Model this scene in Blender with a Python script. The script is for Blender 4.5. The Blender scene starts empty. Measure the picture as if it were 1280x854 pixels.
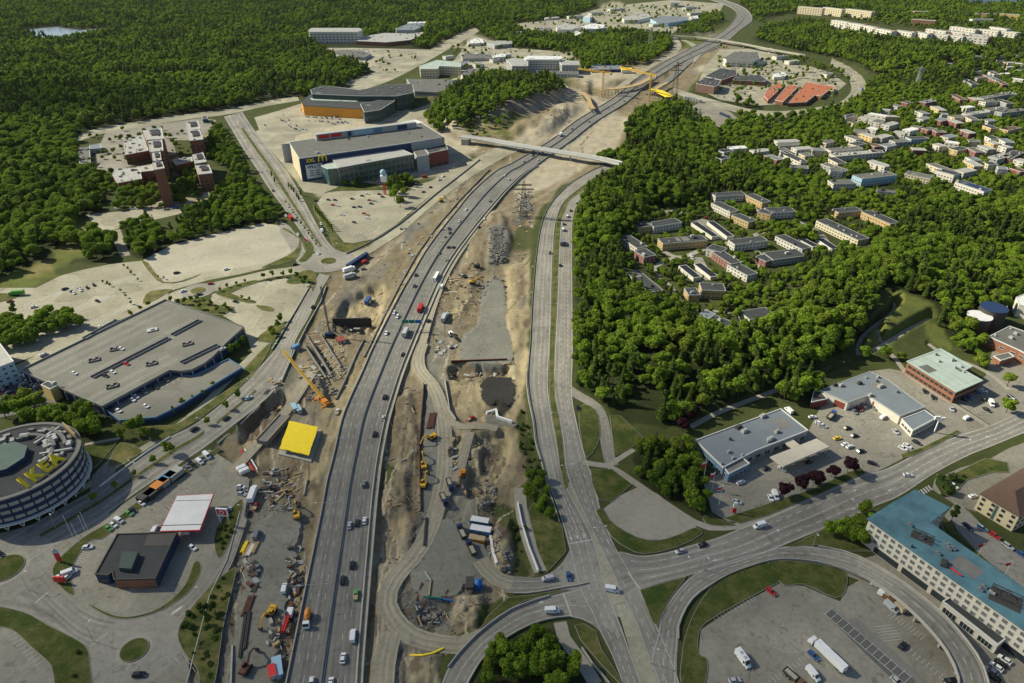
import bpy,math,random
import numpy as np
from mathutils import Vector,Matrix,noise
from mathutils.geometry import tessellate_polygon
random.seed(11)
rs=np.random.RandomState(5)
SC=bpy.context.scene
COL=SC.collection
F=853.3;PITCH=math.radians(31.2);CH=225.0
cP,sP=math.cos(PITCH),math.sin(PITCH)
def G(px,py,z=0.0):
 u=(px-640)/F;v=(427-py)/F
 t=(z-CH)/(-sP+v*cP)
 return Vector((u*t,(cP+v*sP)*t,z))
def UNG(x,y,z=0.0):
 d=y*cP-(z-CH)*sP
 up=y*sP+(z-CH)*cP
 return 640+F*x/d,427-F*up/d
TR=[0,214,428,640]
def T(c,r,*pts):
 return[(320*c+x/3.99,TR[r]+y/3.99)for x,y in pts]
def T1(c,r,x,y):return(320*c+x/3.99,TR[r]+y/3.99)
MATS={}
def mat(name,col,rough=.8,var=.12,scale=.5,metal=0.0,bump=0.0,spec=.3,objcol=False,alpha_var=None,emit=None):
 if name in MATS:return MATS[name]
 m=bpy.data.materials.new(name);m.use_nodes=True
 nt=m.node_tree;N=nt.nodes;L=nt.links
 b=N['Principled BSDF'];b.inputs['Roughness'].default_value=rough
 b.inputs['Metallic'].default_value=metal
 b.inputs['Specular IOR Level'].default_value=spec
 geo=N.new('ShaderNodeNewGeometry')
 nz=N.new('ShaderNodeTexNoise');nz.inputs['Scale'].default_value=scale
 nz.inputs['Detail'].default_value=5;nz.inputs['Roughness'].default_value=.65
 L.new(geo.outputs['Position'],nz.inputs['Vector'])
 mr=N.new('ShaderNodeMapRange');mr.inputs['From Min'].default_value=.25;mr.inputs['From Max'].default_value=.75
 mr.inputs['To Min'].default_value=1-var;mr.inputs['To Max'].default_value=1+var
 L.new(nz.outputs['Fac'],mr.inputs['Value'])
 mul=N.new('ShaderNodeVectorMath');mul.operation='SCALE'
 if objcol:
  oi=N.new('ShaderNodeObjectInfo');L.new(oi.outputs['Color'],mul.inputs[0])
 else:
  mul.inputs[0].default_value=col
 L.new(mr.outputs['Result'],mul.inputs['Scale'])
 L.new(mul.outputs['Vector'],b.inputs['Base Color'])
 if bump:
  bp=N.new('ShaderNodeBump');bp.inputs['Strength'].default_value=bump;bp.inputs['Distance'].default_value=.3
  L.new(nz.outputs['Fac'],bp.inputs['Height']);L.new(bp.outputs['Normal'],b.inputs['Normal'])
 MATS[name]=m
 return m
def ap0(name,col,var=.16,tracks=0,patch=.10):
 m=bpy.data.materials.new(name);m.use_nodes=True;nt=m.node_tree;N=nt.nodes;L=nt.links
 b=N['Principled BSDF'];b.inputs['Roughness'].default_value=.85;b.inputs['Specular IOR Level'].default_value=.25
 geo=N.new('ShaderNodeNewGeometry')
 def nz(sc,det,lo,hi):
  n=N.new('ShaderNodeTexNoise');n.inputs['Scale'].default_value=sc;n.inputs['Detail'].default_value=det
  n.inputs['Roughness'].default_value=.6
  L.new(geo.outputs['Position'],n.inputs['Vector'])
  r=N.new('ShaderNodeMapRange');r.inputs['From Min'].default_value=.3;r.inputs['From Max'].default_value=.7
  r.inputs['To Min'].default_value=lo;r.inputs['To Max'].default_value=hi
  L.new(n.outputs['Fac'],r.inputs['Value']);return r.outputs['Result']
 a=nz(.03,6,1-var,1+var);c=nz(.5,8,1-var*.6,1+var*.6)
 vo=N.new('ShaderNodeTexVoronoi');vo.inputs['Scale'].default_value=.045;vo.distance='CHEBYCHEV'
 L.new(geo.outputs['Position'],vo.inputs['Vector'])
 sp=N.new('ShaderNodeSeparateColor');L.new(vo.outputs['Color'],sp.inputs['Color'])
 pr=N.new('ShaderNodeMapRange');pr.inputs['To Min'].default_value=1-patch;pr.inputs['To Max'].default_value=1+patch
 L.new(sp.outputs['Red'],pr.inputs['Value'])
 st_=N.new('ShaderNodeTexNoise');st_.inputs['Scale'].default_value=.33;st_.inputs['Detail'].default_value=6;st_.inputs['Distortion'].default_value=1.2;L.new(geo.outputs['Position'],st_.inputs['Vector'])
 sr_=N.new('ShaderNodeMapRange');sr_.inputs['From Min'].default_value=.58;sr_.inputs['From Max'].default_value=.68;sr_.inputs['To Min'].default_value=1;sr_.inputs['To Max'].default_value=1-var*1.3;L.new(st_.outputs['Fac'],sr_.inputs['Value'])
 def mu(x,y):
  q=N.new('ShaderNodeMath');q.operation='MULTIPLY';L.new(x,q.inputs[0]);L.new(y,q.inputs[1]);return q.outputs[0]
 f=mu(mu(mu(a,c),pr.outputs['Result']),sr_.outputs['Result'])
 if tracks:
  uv=N.new('ShaderNodeUVMap');sx=N.new('ShaderNodeSeparateXYZ');L.new(uv.outputs['UV'],sx.inputs[0])
  q=N.new('ShaderNodeMath');q.operation='MULTIPLY';q.inputs[1].default_value=tracks*2*math.pi*2
  L.new(sx.outputs['X'],q.inputs[0])
  s=N.new('ShaderNodeMath');s.operation='COSINE';L.new(q.outputs[0],s.inputs[0])
  cb=N.new('ShaderNodeCombineXYZ');L.new(sx.outputs['X'],cb.inputs[0])
  q3=N.new('ShaderNodeMath');q3.operation='MULTIPLY';q3.inputs[1].default_value=.004;L.new(sx.outputs['Y'],q3.inputs[0])
  L.new(q3.outputs[0],cb.inputs[1])
  n2=N.new('ShaderNodeTexNoise');n2.inputs['Scale'].default_value=9;L.new(cb.outputs[0],n2.inputs['Vector'])
  ms=N.new('ShaderNodeMapRange');ms.inputs['From Min'].default_value=-1
  ms.inputs['To Min'].default_value=.88;ms.inputs['To Max'].default_value=1.08
  L.new(s.outputs[0],ms.inputs['Value'])
  m2=N.new('ShaderNodeMapRange');m2.inputs['From Min'].default_value=.3;m2.inputs['From Max'].default_value=.7
  m2.inputs['To Min'].default_value=.82;m2.inputs['To Max'].default_value=1.18
  L.new(n2.outputs['Fac'],m2.inputs['Value'])
  f=mu(mu(f,ms.outputs['Result']),m2.outputs['Result'])
 v=N.new('ShaderNodeVectorMath');v.operation='SCALE';v.inputs[0].default_value=col
 L.new(f,v.inputs['Scale']);L.new(v.outputs['Vector'],b.inputs['Base Color'])
 MATS[name]=m
 return m
def tag(o,l0=None,cat=None,group=None,kind=None,category=None):
 cat=cat or category
 if l0:o['label']=l0
 if cat:o['category']=cat
 if group:o['group']=group
 if kind:o['kind']=kind
 return o
def empty(name,loc,rz=0,**k):
 o=bpy.data.objects.new(name,None);COL.objects.link(o);o.location=loc;o.rotation_euler=(0,0,rz)
 o.empty_display_size=1
 return tag(o,**k)
def copy_tree(o,parent=None):
 c=o.copy();COL.objects.link(c)
 if parent is not None:c.parent=parent
 for k in('label','category','group'):
  if parent is None and k in c:del c[k]
 for ch in KIDS.get(o.name,[]):copy_tree(ch,c)
 return c
KIDS={}
def link(o,parent=None):
 COL.objects.link(o)
 if parent is not None:
  o.parent=parent;KIDS.setdefault(parent.name,[]).append(o)
 return o
class MB:
 def __init__(s):s.v=[];s.f=[];s.m=[];s.uv=None
 def poly(s,pts,mi=0):
  n=len(s.v);s.v+=[tuple(p)for p in pts];s.f.append(tuple(range(n,n+len(pts))));s.m.append(mi)
 def box(s,x0,y0,z0,x1,y1,z1,mi=0,taper=0,M=None):
  t=taper
  P=[(x0,y0,z0),(x1,y0,z0),(x1,y1,z0),(x0,y1,z0),(x0+t,y0+t,z1),(x1-t,y0+t,z1),(x1-t,y1-t,z1),(x0+t,y1-t,z1)]
  if M is not None:P=[tuple(M@Vector(p))for p in P]
  s.hexa(P,mi)
 def hexa(s,P,mi=0):
  n=len(s.v);s.v+=[tuple(p)for p in P]
  for f in((0,3,2,1),(4,5,6,7),(0,1,5,4),(1,2,6,5),(2,3,7,6),(3,0,4,7)):
   s.f.append(tuple(n+i for i in f));s.m.append(mi)
 def beam(s,a,b,w=.3,h=None,mi=0):
  a=Vector(a);b=Vector(b);h=h or w
  d=(b-a)
  if d.length<1e-6:return
  d.normalize();up=Vector((0,0,1))if abs(d.z)<.95 else Vector((1,0,0))
  r=d.cross(up).normalized()*w/2;u=r.cross(d).normalized()*h/2
  s.hexa([a-r-u,a+r-u,a+r+u,a-r+u,b-r-u,b+r-u,b+r+u,b-r+u],mi)
 def tube(s,a,b,r0,r1=None,n=8,mi=0,cap=True):
  a=Vector(a);b=Vector(b);r1=r0 if r1 is None else r1
  d=(b-a).normalized();up=Vector((0,0,1))if abs(d.z)<.95 else Vector((1,0,0))
  x=d.cross(up).normalized();y=d.cross(x)
  k=len(s.v)
  for p,r in((a,r0),(b,r1)):
   for i in range(n):
    t=2*math.pi*i/n;s.v.append(tuple(p+(x*math.cos(t)+y*math.sin(t))*r))
  for i in range(n):
   j=(i+1)%n;s.f.append((k+i,k+n+i,k+n+j,k+j));s.m.append(mi)
  if cap:
   s.f.append(tuple(k+i for i in range(n)));s.m.append(mi)
   s.f.append(tuple(k+n+i for i in reversed(range(n))));s.m.append(mi)
 def prism(s,pts,z0,z1,mi=0,mtop=None,bottom=False):
  P=[(p[0],p[1])for p in pts]
  ar=sum(P[i][0]*P[(i+1)%len(P)][1]-P[(i+1)%len(P)][0]*P[i][1]for i in range(len(P)))
  if ar<0:P.reverse()
  n=len(P);k=len(s.v)
  if z0 is not None and z0!=z1:
   s.v+=[(x,y,z0)for x,y in P]+[(x,y,z1)for x,y in P]
   for i in range(n):
    j=(i+1)%n;s.f.append((k+i,k+j,k+n+j,k+n+i));s.m.append(mi)
   k2=k+n
  else:
   s.v+=[(x,y,z1)for x,y in P];k2=k
  for t in tessellate_polygon([[Vector((x,y,0))for x,y in P]]):
   a,b,c=t
   if(P[b][0]-P[a][0])*(P[c][1]-P[a][1])-(P[b][1]-P[a][1])*(P[c][0]-P[a][0])<0:b,c=c,b
   s.f.append((k2+a,k2+b,k2+c));s.m.append(mi if mtop is None else mtop)
 def lattice(s,a,b,w,t=.18,seg=None,mi=0):
  a=Vector(a);b=Vector(b);d=b-a;Ln=d.length;d.normalize()
  up=Vector((0,0,1))if abs(d.z)<.95 else Vector((1,0,0))
  x=d.cross(up).normalized()*w/2;y=d.cross(x).normalized()*w/2
  c=[x+y,x-y,-x-y,-x+y]
  for q in c:s.beam(a+q,b+q,t,t,mi)
  seg=seg or max(2,int(Ln/w/1.1))
  for i in range(seg):
   p0=a+d*Ln*i/seg;p1=a+d*Ln*(i+1)/seg
   for j in range(4):
    k2=(j+1)%4
    s.beam(p0+c[j],p1+c[k2],t*.6,t*.6,mi)
    s.beam(p0+c[j],p0+c[k2],t*.6,t*.6,mi)
 def mesh(s,name,mats):
  me=bpy.data.meshes.new(name);me.from_pydata(s.v,[],s.f)
  for m in mats:me.materials.append(MATS[m]if isinstance(m,str)else m)
  me.polygons.foreach_set('material_index',s.m);me.update()
  return me
 def build(s,name,mats,parent=None,loc=None,rz=0,sm0=False,**k):
  if isinstance(mats,(str,bpy.types.Material)):mats=[mats]
  me=s.mesh(name,mats)
  if sm0:me.polygons.foreach_set('use_smooth',[True]*len(me.polygons))
  o=bpy.data.objects.new(name,me);link(o,parent)
  if loc is not None:o.location=loc
  o.rotation_euler=(0,0,rz)
  return tag(o,**k)
def obj(name,me,parent=None,loc=(0,0,0),rz=0,**k):
 o=bpy.data.objects.new(name,me);link(o,parent);o.location=loc;o.rotation_euler=(0,0,rz)
 return tag(o,**k)
def cm0(P,n=8,closed=False):
 P=[Vector(p)for p in P];out=[];m=len(P)
 for i in range(m if closed else m-1):
  if closed:a,b,c,d=P[(i-1)%m],P[i],P[(i+1)%m],P[(i+2)%m]
  else:a,b,c,d=P[max(i-1,0)],P[i],P[i+1],P[min(i+2,m-1)]
  for j in range(n):
   t=j/n;out.append(.5*((2*b)+(c-a)*t+(2*a-5*b+4*c-d)*t*t+(3*b-a-3*c+d)*t**3))
 if not closed:out.append(P[-1])
 return out
def arclen(P):
 s=[0]
 for a,b in zip(P,P[1:]):s.append(s[-1]+(b-a).length)
 return s
def rs0(P,step):
 s=arclen(P);n=max(2,int(s[-1]/step)+1);out=[];j=0
 for i in range(n):
  t=s[-1]*i/(n-1)
  while j<len(s)-2 and s[j+1]<t:j+=1
  q=(t-s[j])/max(1e-9,s[j+1]-s[j]);out.append(P[j].lerp(P[j+1],min(1,max(0,q))))
 return out
MASKPOLY=[]
class Road:
 def __init__(s,left=None,right=None,centre=None,width=None,n=8,zf=None,mask=True):
  zf=zf or(lambda t:0.0)
  if centre is not None:
   C=cm0([G(*p)for p in centre],n);C=rs0(C,6)
   s.L=[];s.R=[]
   for i,c in enumerate(C):
    d=C[min(i+1,len(C)-1)]-C[max(i-1,0)];nn=Vector((-d.y,d.x,0)).normalized()*width/2
    s.L.append(c+nn);s.R.append(c-nn)
  else:
   m=len(left)
   zs=[zf(i/(m-1))for i in range(m)]
   s.L=cm0([G(p[0],p[1],z)for p,z in zip(left,zs)],n)
   s.R=cm0([G(p[0],p[1],z)for p,z in zip(right,zs)],n)
  s.n=len(s.L)
  if mask:
   s.maskpoly=[UNG(p.x,p.y,0)for p in s.L]+[UNG(p.x,p.y,0)for p in reversed(s.R)]
   MASKPOLY.append(s.maskpoly)
 def at(s,i,f):return s.L[i].lerp(s.R[i],f)
 def line(s,f):return[s.at(i,f)for i in range(s.n)]
 def surface(s,name,m,z=.1,f0=0,f1=1,skirt=None,**k):
  b=MB();uv=[]
  al=arclen(s.line(.5))
  for i in range(s.n-1):
   a,c=s.at(i,f0),s.at(i,f1);a2,c2=s.at(i+1,f0),s.at(i+1,f1)
   dz=Vector((0,0,z))
   q=[a+dz,c+dz,c2+dz,a2+dz]
   b.poly(q);uv+=[(0,al[i]),(1,al[i]),(1,al[i+1]),(0,al[i+1])]
   if skirt is not None:
    sk=Vector((0,0,skirt))
    b.poly([a+dz,a2+dz,a2+dz+sk,a+dz+sk],1);uv+=[(0,0)]*4
    b.poly([c2+dz,c+dz,c+dz+sk,c2+dz+sk],1);uv+=[(0,0)]*4
  mats=m if isinstance(m,list)else[m,m]
  o=b.build(name,mats,None,**k)
  ul=o.data.uv_layers.new(name='UVMap')
  for i,u in enumerate(uv):ul.data[i].uv=u
  return o
 def marks(s,mb,f,w=.22,dash=None,z=.14,i0=0,i1=None):
  P=rs0(s.line(f)[i0:i1],.75 if dash else 4)
  st=.75
  def seg(P):
   for a,c in zip(P,P[1:]):
    d=(c-a);nn=Vector((-d.y,d.x,0)).normalized()*w/2;dz=Vector((0,0,z))
    mb.poly([a-nn+dz,a+nn+dz,c+nn+dz,c-nn+dz])
  if dash:
   on,per=dash;al=arclen(P);k=0
   L_=al[-1];t=0
   i=0
   while i<len(P)-1:
    j=i+max(1,int(on/st));j=min(j,len(P)-1)
    seg([P[i],P[j]]);i+=int(per/st)
  else:seg(P)
 def wall(s,name,f,h,w,m,z=0.1,off=0,i0=0,i1=None,**k):
  P=rs0(s.line(f)[i0:i1],5);b=MB()
  def pt(i):
   d=P[min(i+1,len(P)-1)]-P[max(i-1,0)];nn=Vector((-d.y,d.x,0)).normalized()
   return P[i],nn
  prev=None
  for i in range(len(P)):
   p,nn=pt(i);a=p+nn*(off-w/2);c=p+nn*(off+w/2)
   r=(a+Vector((0,0,z)),c+Vector((0,0,z)),c+Vector((0,0,z+h)),a+Vector((0,0,z+h)))
   if prev:
    for q in range(4):
     q2=(q+1)%4
     b.poly([prev[q],prev[q2],r[q2],r[q]])
   prev=r
  return b.build(name,m,None,**k)
def polyG(pts,sm0=0,z=0):
 P=[G(p[0],p[1],z)for p in pts]
 return cm0(P,sm0,closed=True)if sm0 else P
def sheet(name,pts,m,z,sm0=0,mask=True,**k):
 P=polyG(pts,sm0)
 if name=='works_yard':
  P=rs0(cm0(P+[P[0]],3),1.6);P=[p+Vector((noise.noise(p*.35)*2.4+noise.noise(p*1.3),noise.noise(p*.35+Vector((9,9,9)))*2.4,0))for p in P[:-1]]
 if mask:MASKPOLY.append([UNG(p.x,p.y)for p in P])
 b=MB();b.prism(P,None,z)
 return b.build(name,m,None,**k)
ISL=[0]
def island(name,pts,z=.26,sm0=4,top='turf',kerb='kerb_stone',world=None,ztop=.22,**k):
 ISL[0]+=1;z+=.0035*ISL[0];P=world or polyG(pts,sm0)
 b=MB();b.prism(P,.0,z-.02,0,0)
 c=sum(P,Vector())/len(P)
 P2=[]
 for i,p in enumerate(P):
  d=P[(i+1)%len(P)]-P[i-1];nn=Vector((-d.y,d.x,0)).normalized()*.2
  P2.append((p,nn))
 ar=sum(P[i].x*P[(i+1)%len(P)].y-P[(i+1)%len(P)].x*P[i].y for i in range(len(P)))
 sg=1 if ar>0 else-1
 Q=[p+nn*sg for p,nn in P2]
 b.prism(Q,None,z,1,1)
 return b.build(name,[kerb,top],None,kind='structure',**k)
ORD=['first','second','third','fourth','fifth','sixth','seventh','eighth','ninth','tenth','eleventh','twelfth','thirteenth','fourteenth','fifteenth','sixteenth','seventeenth','eighteenth','nineteenth','twentieth']
TENS=['','','twenty','thirty','forty','fifty','sixty']
def ordw(i):
 if i<20:return ORD[i]
 n=i+1
 return TENS[n//10]+'-'+ORD[n%10-1]if n%10 else TENS[n//10][:-1]+'ieth'
ap0('motorway_asphalt',(.175,.168,.150),.14,tracks=6,patch=.06)
ap0('road_asphalt',(.235,.222,.19),.20,tracks=2)
ap0('dark_asphalt',(.10,.10,.095),.14,tracks=2)
ap0('lot_asphalt',(.23,.215,.175),.24,patch=.10)
ap0('works_gravel',(.185,.18,.148),.26,patch=.03)
ap0('haul_gravel',(.30,.27,.20),.2,tracks=1.5,patch=.02)
ap0('pale_paving',(.30,.28,.205),.22,patch=.15)
ap0('gravel_pad',(.36,.335,.26),.16,patch=.02)
ap0('path_gravel',(.30,.28,.23),.14,patch=.02)
ap0('deck_concrete',(.165,.16,.135),.10,patch=.09)
mat('marking',(.47,.46,.42),.7,.35,1.5)
mat('kerb_stone',(.24,.225,.19),.8,.15,1)
mat('concrete',(.36,.345,.30),.85,.18,.3,bump=.1)
mat('concrete_dark',(.18,.175,.16),.85,.2,.3)
def grassmat(name,c0,c1):
 m=mat(name,c0,.95,.3,.9,spec=.05);nt=m.node_tree;N=nt.nodes;L=nt.links;sc=[n for n in N if n.type=='VECT_MATH'][0]
 geo=[n for n in N if n.type=='NEW_GEOMETRY'][0];nz=N.new('ShaderNodeTexNoise');nz.inputs['Scale'].default_value=.11;nz.inputs['Detail'].default_value=8;nz.inputs['Roughness'].default_value=.7;L.new(geo.outputs['Position'],nz.inputs['Vector'])
 r=N.new('ShaderNodeMapRange');r.inputs['From Min'].default_value=.42;r.inputs['From Max'].default_value=.62;L.new(nz.outputs['Fac'],r.inputs['Value'])
 mx=N.new('ShaderNodeMix');mx.data_type='RGBA';mx.inputs['A'].default_value=(*c0,1);mx.inputs['B'].default_value=(*c1,1);L.new(r.outputs['Result'],mx.inputs['Factor']);L.new(mx.outputs['Result'],sc.inputs[0])
grassmat('turf',(.045,.066,.016),(.105,.105,.035));grassmat('dry_turf',(.10,.105,.035),(.20,.175,.075));grassmat('verge',(.055,.075,.020),(.15,.135,.05))
mat('glass',(.025,.035,.045),.12,.3,.4,spec=.6)
mat('glass_green',(.06,.12,.11),.15,.4,.2,spec=.6)
mat('frame_white',(.6,.6,.57),.6,.08,1)
mat('steel',(.30,.31,.31),.45,.15,1,metal=.5)
mat('galv',(.42,.43,.42),.5,.12,1,metal=.2)
mat('dark_steel',(.06,.055,.05),.6,.2,1)
mat('rust',(.12,.055,.04),.8,.35,1.2)
mat('rubber',(.02,.02,.02),.8,.1,1)
mat('paint',(1,1,1),.28,.04,1,spec=.5,objcol=True)
mat('paint_matt',(1,1,1),.5,.08,.5,spec=.3,objcol=True)
mat('car_glass',(.018,.024,.03),.08,.1,1,spec=.7)
mat('headlamp',(.7,.7,.66),.2,.05,1,spec=.6)
mat('cat_yellow',(.62,.36,.03),.5,.12,2)
mat('crane_orange',(.60,.22,.03),.5,.15,2)
mat('crane_yellow',(.66,.42,.06),.5,.15,2)
mat('slab_yellow',(.80,.60,.02),.7,.10,.4)
mat('formwork_timber',(.42,.30,.14),.8,.3,.8)
mat('timber',(.38,.29,.17),.85,.3,1)
mat('brick',(.215,.095,.06),.9,.18,.6)
mat('wall_ochre',(.50,.34,.12),.8,.1,.3)
mat('roof_black',(.016,.018,.024),.7,.3,.2)
mat('glass_pale',(.13,.135,.13),.3,.6,.45)
mat('brick_orange',(.26,.12,.07),.9,.14,.6)
mat('roof_felt',(.046,.050,.052),.9,.22,.12)
mat('roof_grey',(.125,.125,.112),.85,.2,.12)
mat('roof_blue_grey',(.17,.195,.215),.7,.12,.1)
mat('roof_light',(.35,.345,.315),.7,.15,.15)
mat('roof_white',(.66,.66,.64),.6,.10,.2)
mat('roof_beige',(.52,.47,.38),.7,.10,.2)
mat('roof_mint',(.36,.43,.38),.7,.16,.15)
mat('roof_blue',(.085,.185,.22),.75,.45,.10)
mat('roof_dark_mint',(.085,.135,.11),.7,.25,.15)
mat('roof_brown',(.12,.075,.055),.85,.15,.3)
mat('roof_tile_orange',(.38,.125,.06),.85,.25,.3)
mat('wall_white',(.60,.565,.48),.8,.07,.3)
mat('wall_cream',(.60,.52,.34),.8,.08,.3)
mat('wall_yellow',(.58,.42,.16),.8,.08,.3)
mat('wall_orange',(.68,.30,.04),.7,.10,.3)
mat('wall_grey',(.34,.35,.34),.8,.1,.3)
mat('wall_red',(.22,.055,.04),.8,.12,.3)
mat('wall_navy',(.02,.04,.10),.6,.1,.3)
mat('wall_dark_green',(.035,.06,.055),.6,.2,.3)
mat('wall_blue',(.10,.22,.36),.6,.12,.3)
mat('wall_light_blue',(.30,.46,.56),.6,.12,.3)
mat('sign_yellow',(.85,.62,.02),.5,.05,1)
mat('sign_red',(.60,.03,.03),.5,.05,1)
mat('sign_white',(.75,.75,.75),.5,.05,1)
mat('sign_green',(.01,.16,.12),.5,.05,1)
mat('sign_blue',(.02,.12,.40),.5,.05,1)
mat('cloth_white',(.7,.7,.68),.9,.1,2)
mat('rock',(.26,.23,.19),.9,.4,.25,bump=.6)
mat('rubble',(.16,.16,.15),.9,.5,.8,bump=.6)
ap0('soil_dark',(.032,.030,.026),.3,patch=.05)
mat('soil',(.22,.155,.085),.95,.4,.3,bump=.5)
mat('bark',(.07,.05,.035),.9,.2,2)
mat('water_deep',(.02,.06,.12),.3,.15,.01,spec=.5)
mat('water',(.20,.25,.30),.25,.15,.01,spec=.5)
def leafmat(name,c0,c1):
 m=bpy.data.materials.new(name);m.use_nodes=True;nt=m.node_tree;N=nt.nodes;L=nt.links
 b=N['Principled BSDF'];b.inputs['Roughness'].default_value=.75;b.inputs['Specular IOR Level'].default_value=.12
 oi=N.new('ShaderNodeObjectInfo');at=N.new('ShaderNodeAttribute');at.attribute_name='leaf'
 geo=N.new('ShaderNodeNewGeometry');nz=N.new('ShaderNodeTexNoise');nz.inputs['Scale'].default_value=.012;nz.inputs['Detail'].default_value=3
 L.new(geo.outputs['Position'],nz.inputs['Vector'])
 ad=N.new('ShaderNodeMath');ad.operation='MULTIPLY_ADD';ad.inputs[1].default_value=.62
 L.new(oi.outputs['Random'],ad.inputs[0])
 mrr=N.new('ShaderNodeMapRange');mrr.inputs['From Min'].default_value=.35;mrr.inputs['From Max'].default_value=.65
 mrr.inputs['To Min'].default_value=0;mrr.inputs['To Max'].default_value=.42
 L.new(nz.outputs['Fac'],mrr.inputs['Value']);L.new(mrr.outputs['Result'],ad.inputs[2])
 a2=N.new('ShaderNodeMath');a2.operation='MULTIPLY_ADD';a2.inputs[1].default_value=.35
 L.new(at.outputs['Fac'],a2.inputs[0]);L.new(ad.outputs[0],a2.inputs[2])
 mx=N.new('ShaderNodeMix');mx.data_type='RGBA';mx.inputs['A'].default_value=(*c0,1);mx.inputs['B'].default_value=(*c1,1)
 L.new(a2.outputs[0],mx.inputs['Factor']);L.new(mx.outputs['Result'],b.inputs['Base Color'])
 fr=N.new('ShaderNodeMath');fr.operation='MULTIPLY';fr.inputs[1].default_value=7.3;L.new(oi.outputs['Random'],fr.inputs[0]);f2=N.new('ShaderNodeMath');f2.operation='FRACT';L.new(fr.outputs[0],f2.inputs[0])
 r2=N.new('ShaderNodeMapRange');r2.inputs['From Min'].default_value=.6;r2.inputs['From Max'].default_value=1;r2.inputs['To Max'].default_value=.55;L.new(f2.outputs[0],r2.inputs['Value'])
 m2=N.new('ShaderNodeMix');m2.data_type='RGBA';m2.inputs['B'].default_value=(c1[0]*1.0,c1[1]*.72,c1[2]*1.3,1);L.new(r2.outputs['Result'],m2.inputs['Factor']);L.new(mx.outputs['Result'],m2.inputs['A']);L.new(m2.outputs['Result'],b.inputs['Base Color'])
 tr=N.new('ShaderNodeBsdfTranslucent');L.new(mx.outputs['Result'],tr.inputs['Color'])
 ms=N.new('ShaderNodeMixShader');ms.inputs['Fac'].default_value=.32
 L.new(b.outputs[0],ms.inputs[1]);L.new(tr.outputs[0],ms.inputs[2])
 L.new(ms.outputs[0],N['Material Output'].inputs['Surface'])
 MATS[name]=m
leafmat('leaves_broad',(.040,.090,.010),(.205,.305,.026))
leafmat('needles',(.028,.058,.014),(.125,.185,.030))
leafmat('leaves_purple',(.030,.010,.014),(.055,.020,.025))
leafmat('leaves_hedge',(.045,.085,.018),(.090,.150,.030))
S=dict(kind='structure')
marks=MB()
MWL=[(350,890),(357,854),(364,820),(379,747),(401,641),(408,603),(417,568),(426,528),(435,503),(452,466),(469,428),(501,366),(517,339),(531,315),(549,290),(570,264),(591,239),(620,214),(642,203),(689,175),(720,151),(763,125),(795,101),(837,74),(886,49),(906,37),(917,25),(920,15),(908,7),(888,0)]
MWR=[(444,890),(447,854),(449,820),(455,747),(464,641),(468,603),(473,568),(481,528),(488,503),(500,466),(515,428),(541,366),(554,339),(569,315),(588,290),(609,264),(631,239),(652,219),(670,207),(714,176),(745,152),(785,127),(813,103),(855,77),(908,52),(925,38),(940,26),(936,15),(924,7),(904,0)]
MW=Road(MWL,MWR,n=6)
MW.surface('motorway',['motorway_asphalt','concrete_dark'],.12,skirt=-2.2,l0='wide grey motorway with two carriageways curving through the roadworks',**S)
for f in(.015,.478,.502,.522,.975):MW.marks(marks,f,.25)
for f,i_ in((.125,0),(.245,1),(.362,0)):MW.marks(marks,f,.17,(3,9),i0=i_)
for f in(.60,.68+.02,.80):
 if f!=.60:MW.marks(marks,f+.02,.17,(3,9),i0=(1 if f>.75 else 0))
pass
ST=Road([(p[0],p[1])for p in MWR[:19]],[(p[0]+d,p[1])for p,d in zip(MWR[:19],(6,6,6,6,6,6,5.5,5.5,5.5,5,5,5,4.5,4.5,4,4,3,2.5,2))],n=6)
ST.surface('motorway_margin',['pale_paving','concrete_dark'],.118,skirt=-2.2,l0='pale paved margin between the motorway and its outer wall',**S)
PL=[(779,856),(765,820),(750,790),(738,762),(724,735),(710,680),(699,642),(685,603),(679,578),(672,553),(669,528),(664,503),(661,478),(662,450),(664,428),(667,370),(672,314),(679,276),(692,251),(715,229),(740,214),(765,204)]
PLR=[(802,856),(790,822),(777,785),(766,757),(757,730),(744,680),(726,642),(706,603),(700,578),(696,553),(691,528),(687,503),(685,478),(686,450),(687.5,428),(689,370),(691,314),(695,276),(706,251),(732,230),(752,216),(772,207)]
PR=[(825,856),(808,815),(795,780),(781,752),(768,722),(748,680),(730,642),(712,603),(706,578),(704,553),(700,528),(695,503),(692,478),(693,450),(694,428),(697,370),(699,314),(702,276),(712,251),(738,231),(757,217),(777,208)]
PRR=[(850,856),(838,822),(822,785),(803,745),(786,713),(768,682),(752,642),(743,603),(734,578),(727,553),(721,528),(716,503),(715,478),(716,450),(716,428),(715.5,370),(715,314),(716,276),(724,251),(748,232),(768,219),(788,211)]
EL=Road(PL,PLR,n=6);ER=Road(PR,PRR,n=6)
EL.surface('parkway','road_asphalt',.10,l0='left carriageway of the two-way parkway beside the wood',**S)
ER.surface('parkway','road_asphalt',.101,l0='right carriageway of the parkway running along the wood edge',**S)
for r in(EL,ER):
 r.marks(marks,.04,.22);r.marks(marks,.96,.22)
nI=5*6
EL.marks(marks,.52,.25,(4,6),i0=nI);EL.marks(marks,.34,.22,(3,5),i0=0,i1=nI+14);EL.marks(marks,.66,.22,(3,5),i0=0,i1=nI+14)
ER.marks(marks,.36,.22,(3,6));ER.marks(marks,.68,.22,(3,6),i0=nI)
MED=Road([(766,757),(757,730),(744,680),(726,642),(706,603)],[(781,752),(768,722),(748,680),(730,642),(712,603)],n=6,mask=False)
MED.surface('median_strip','pale_paving',.16,l0='pale paved median strip of the junction',**S)
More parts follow.
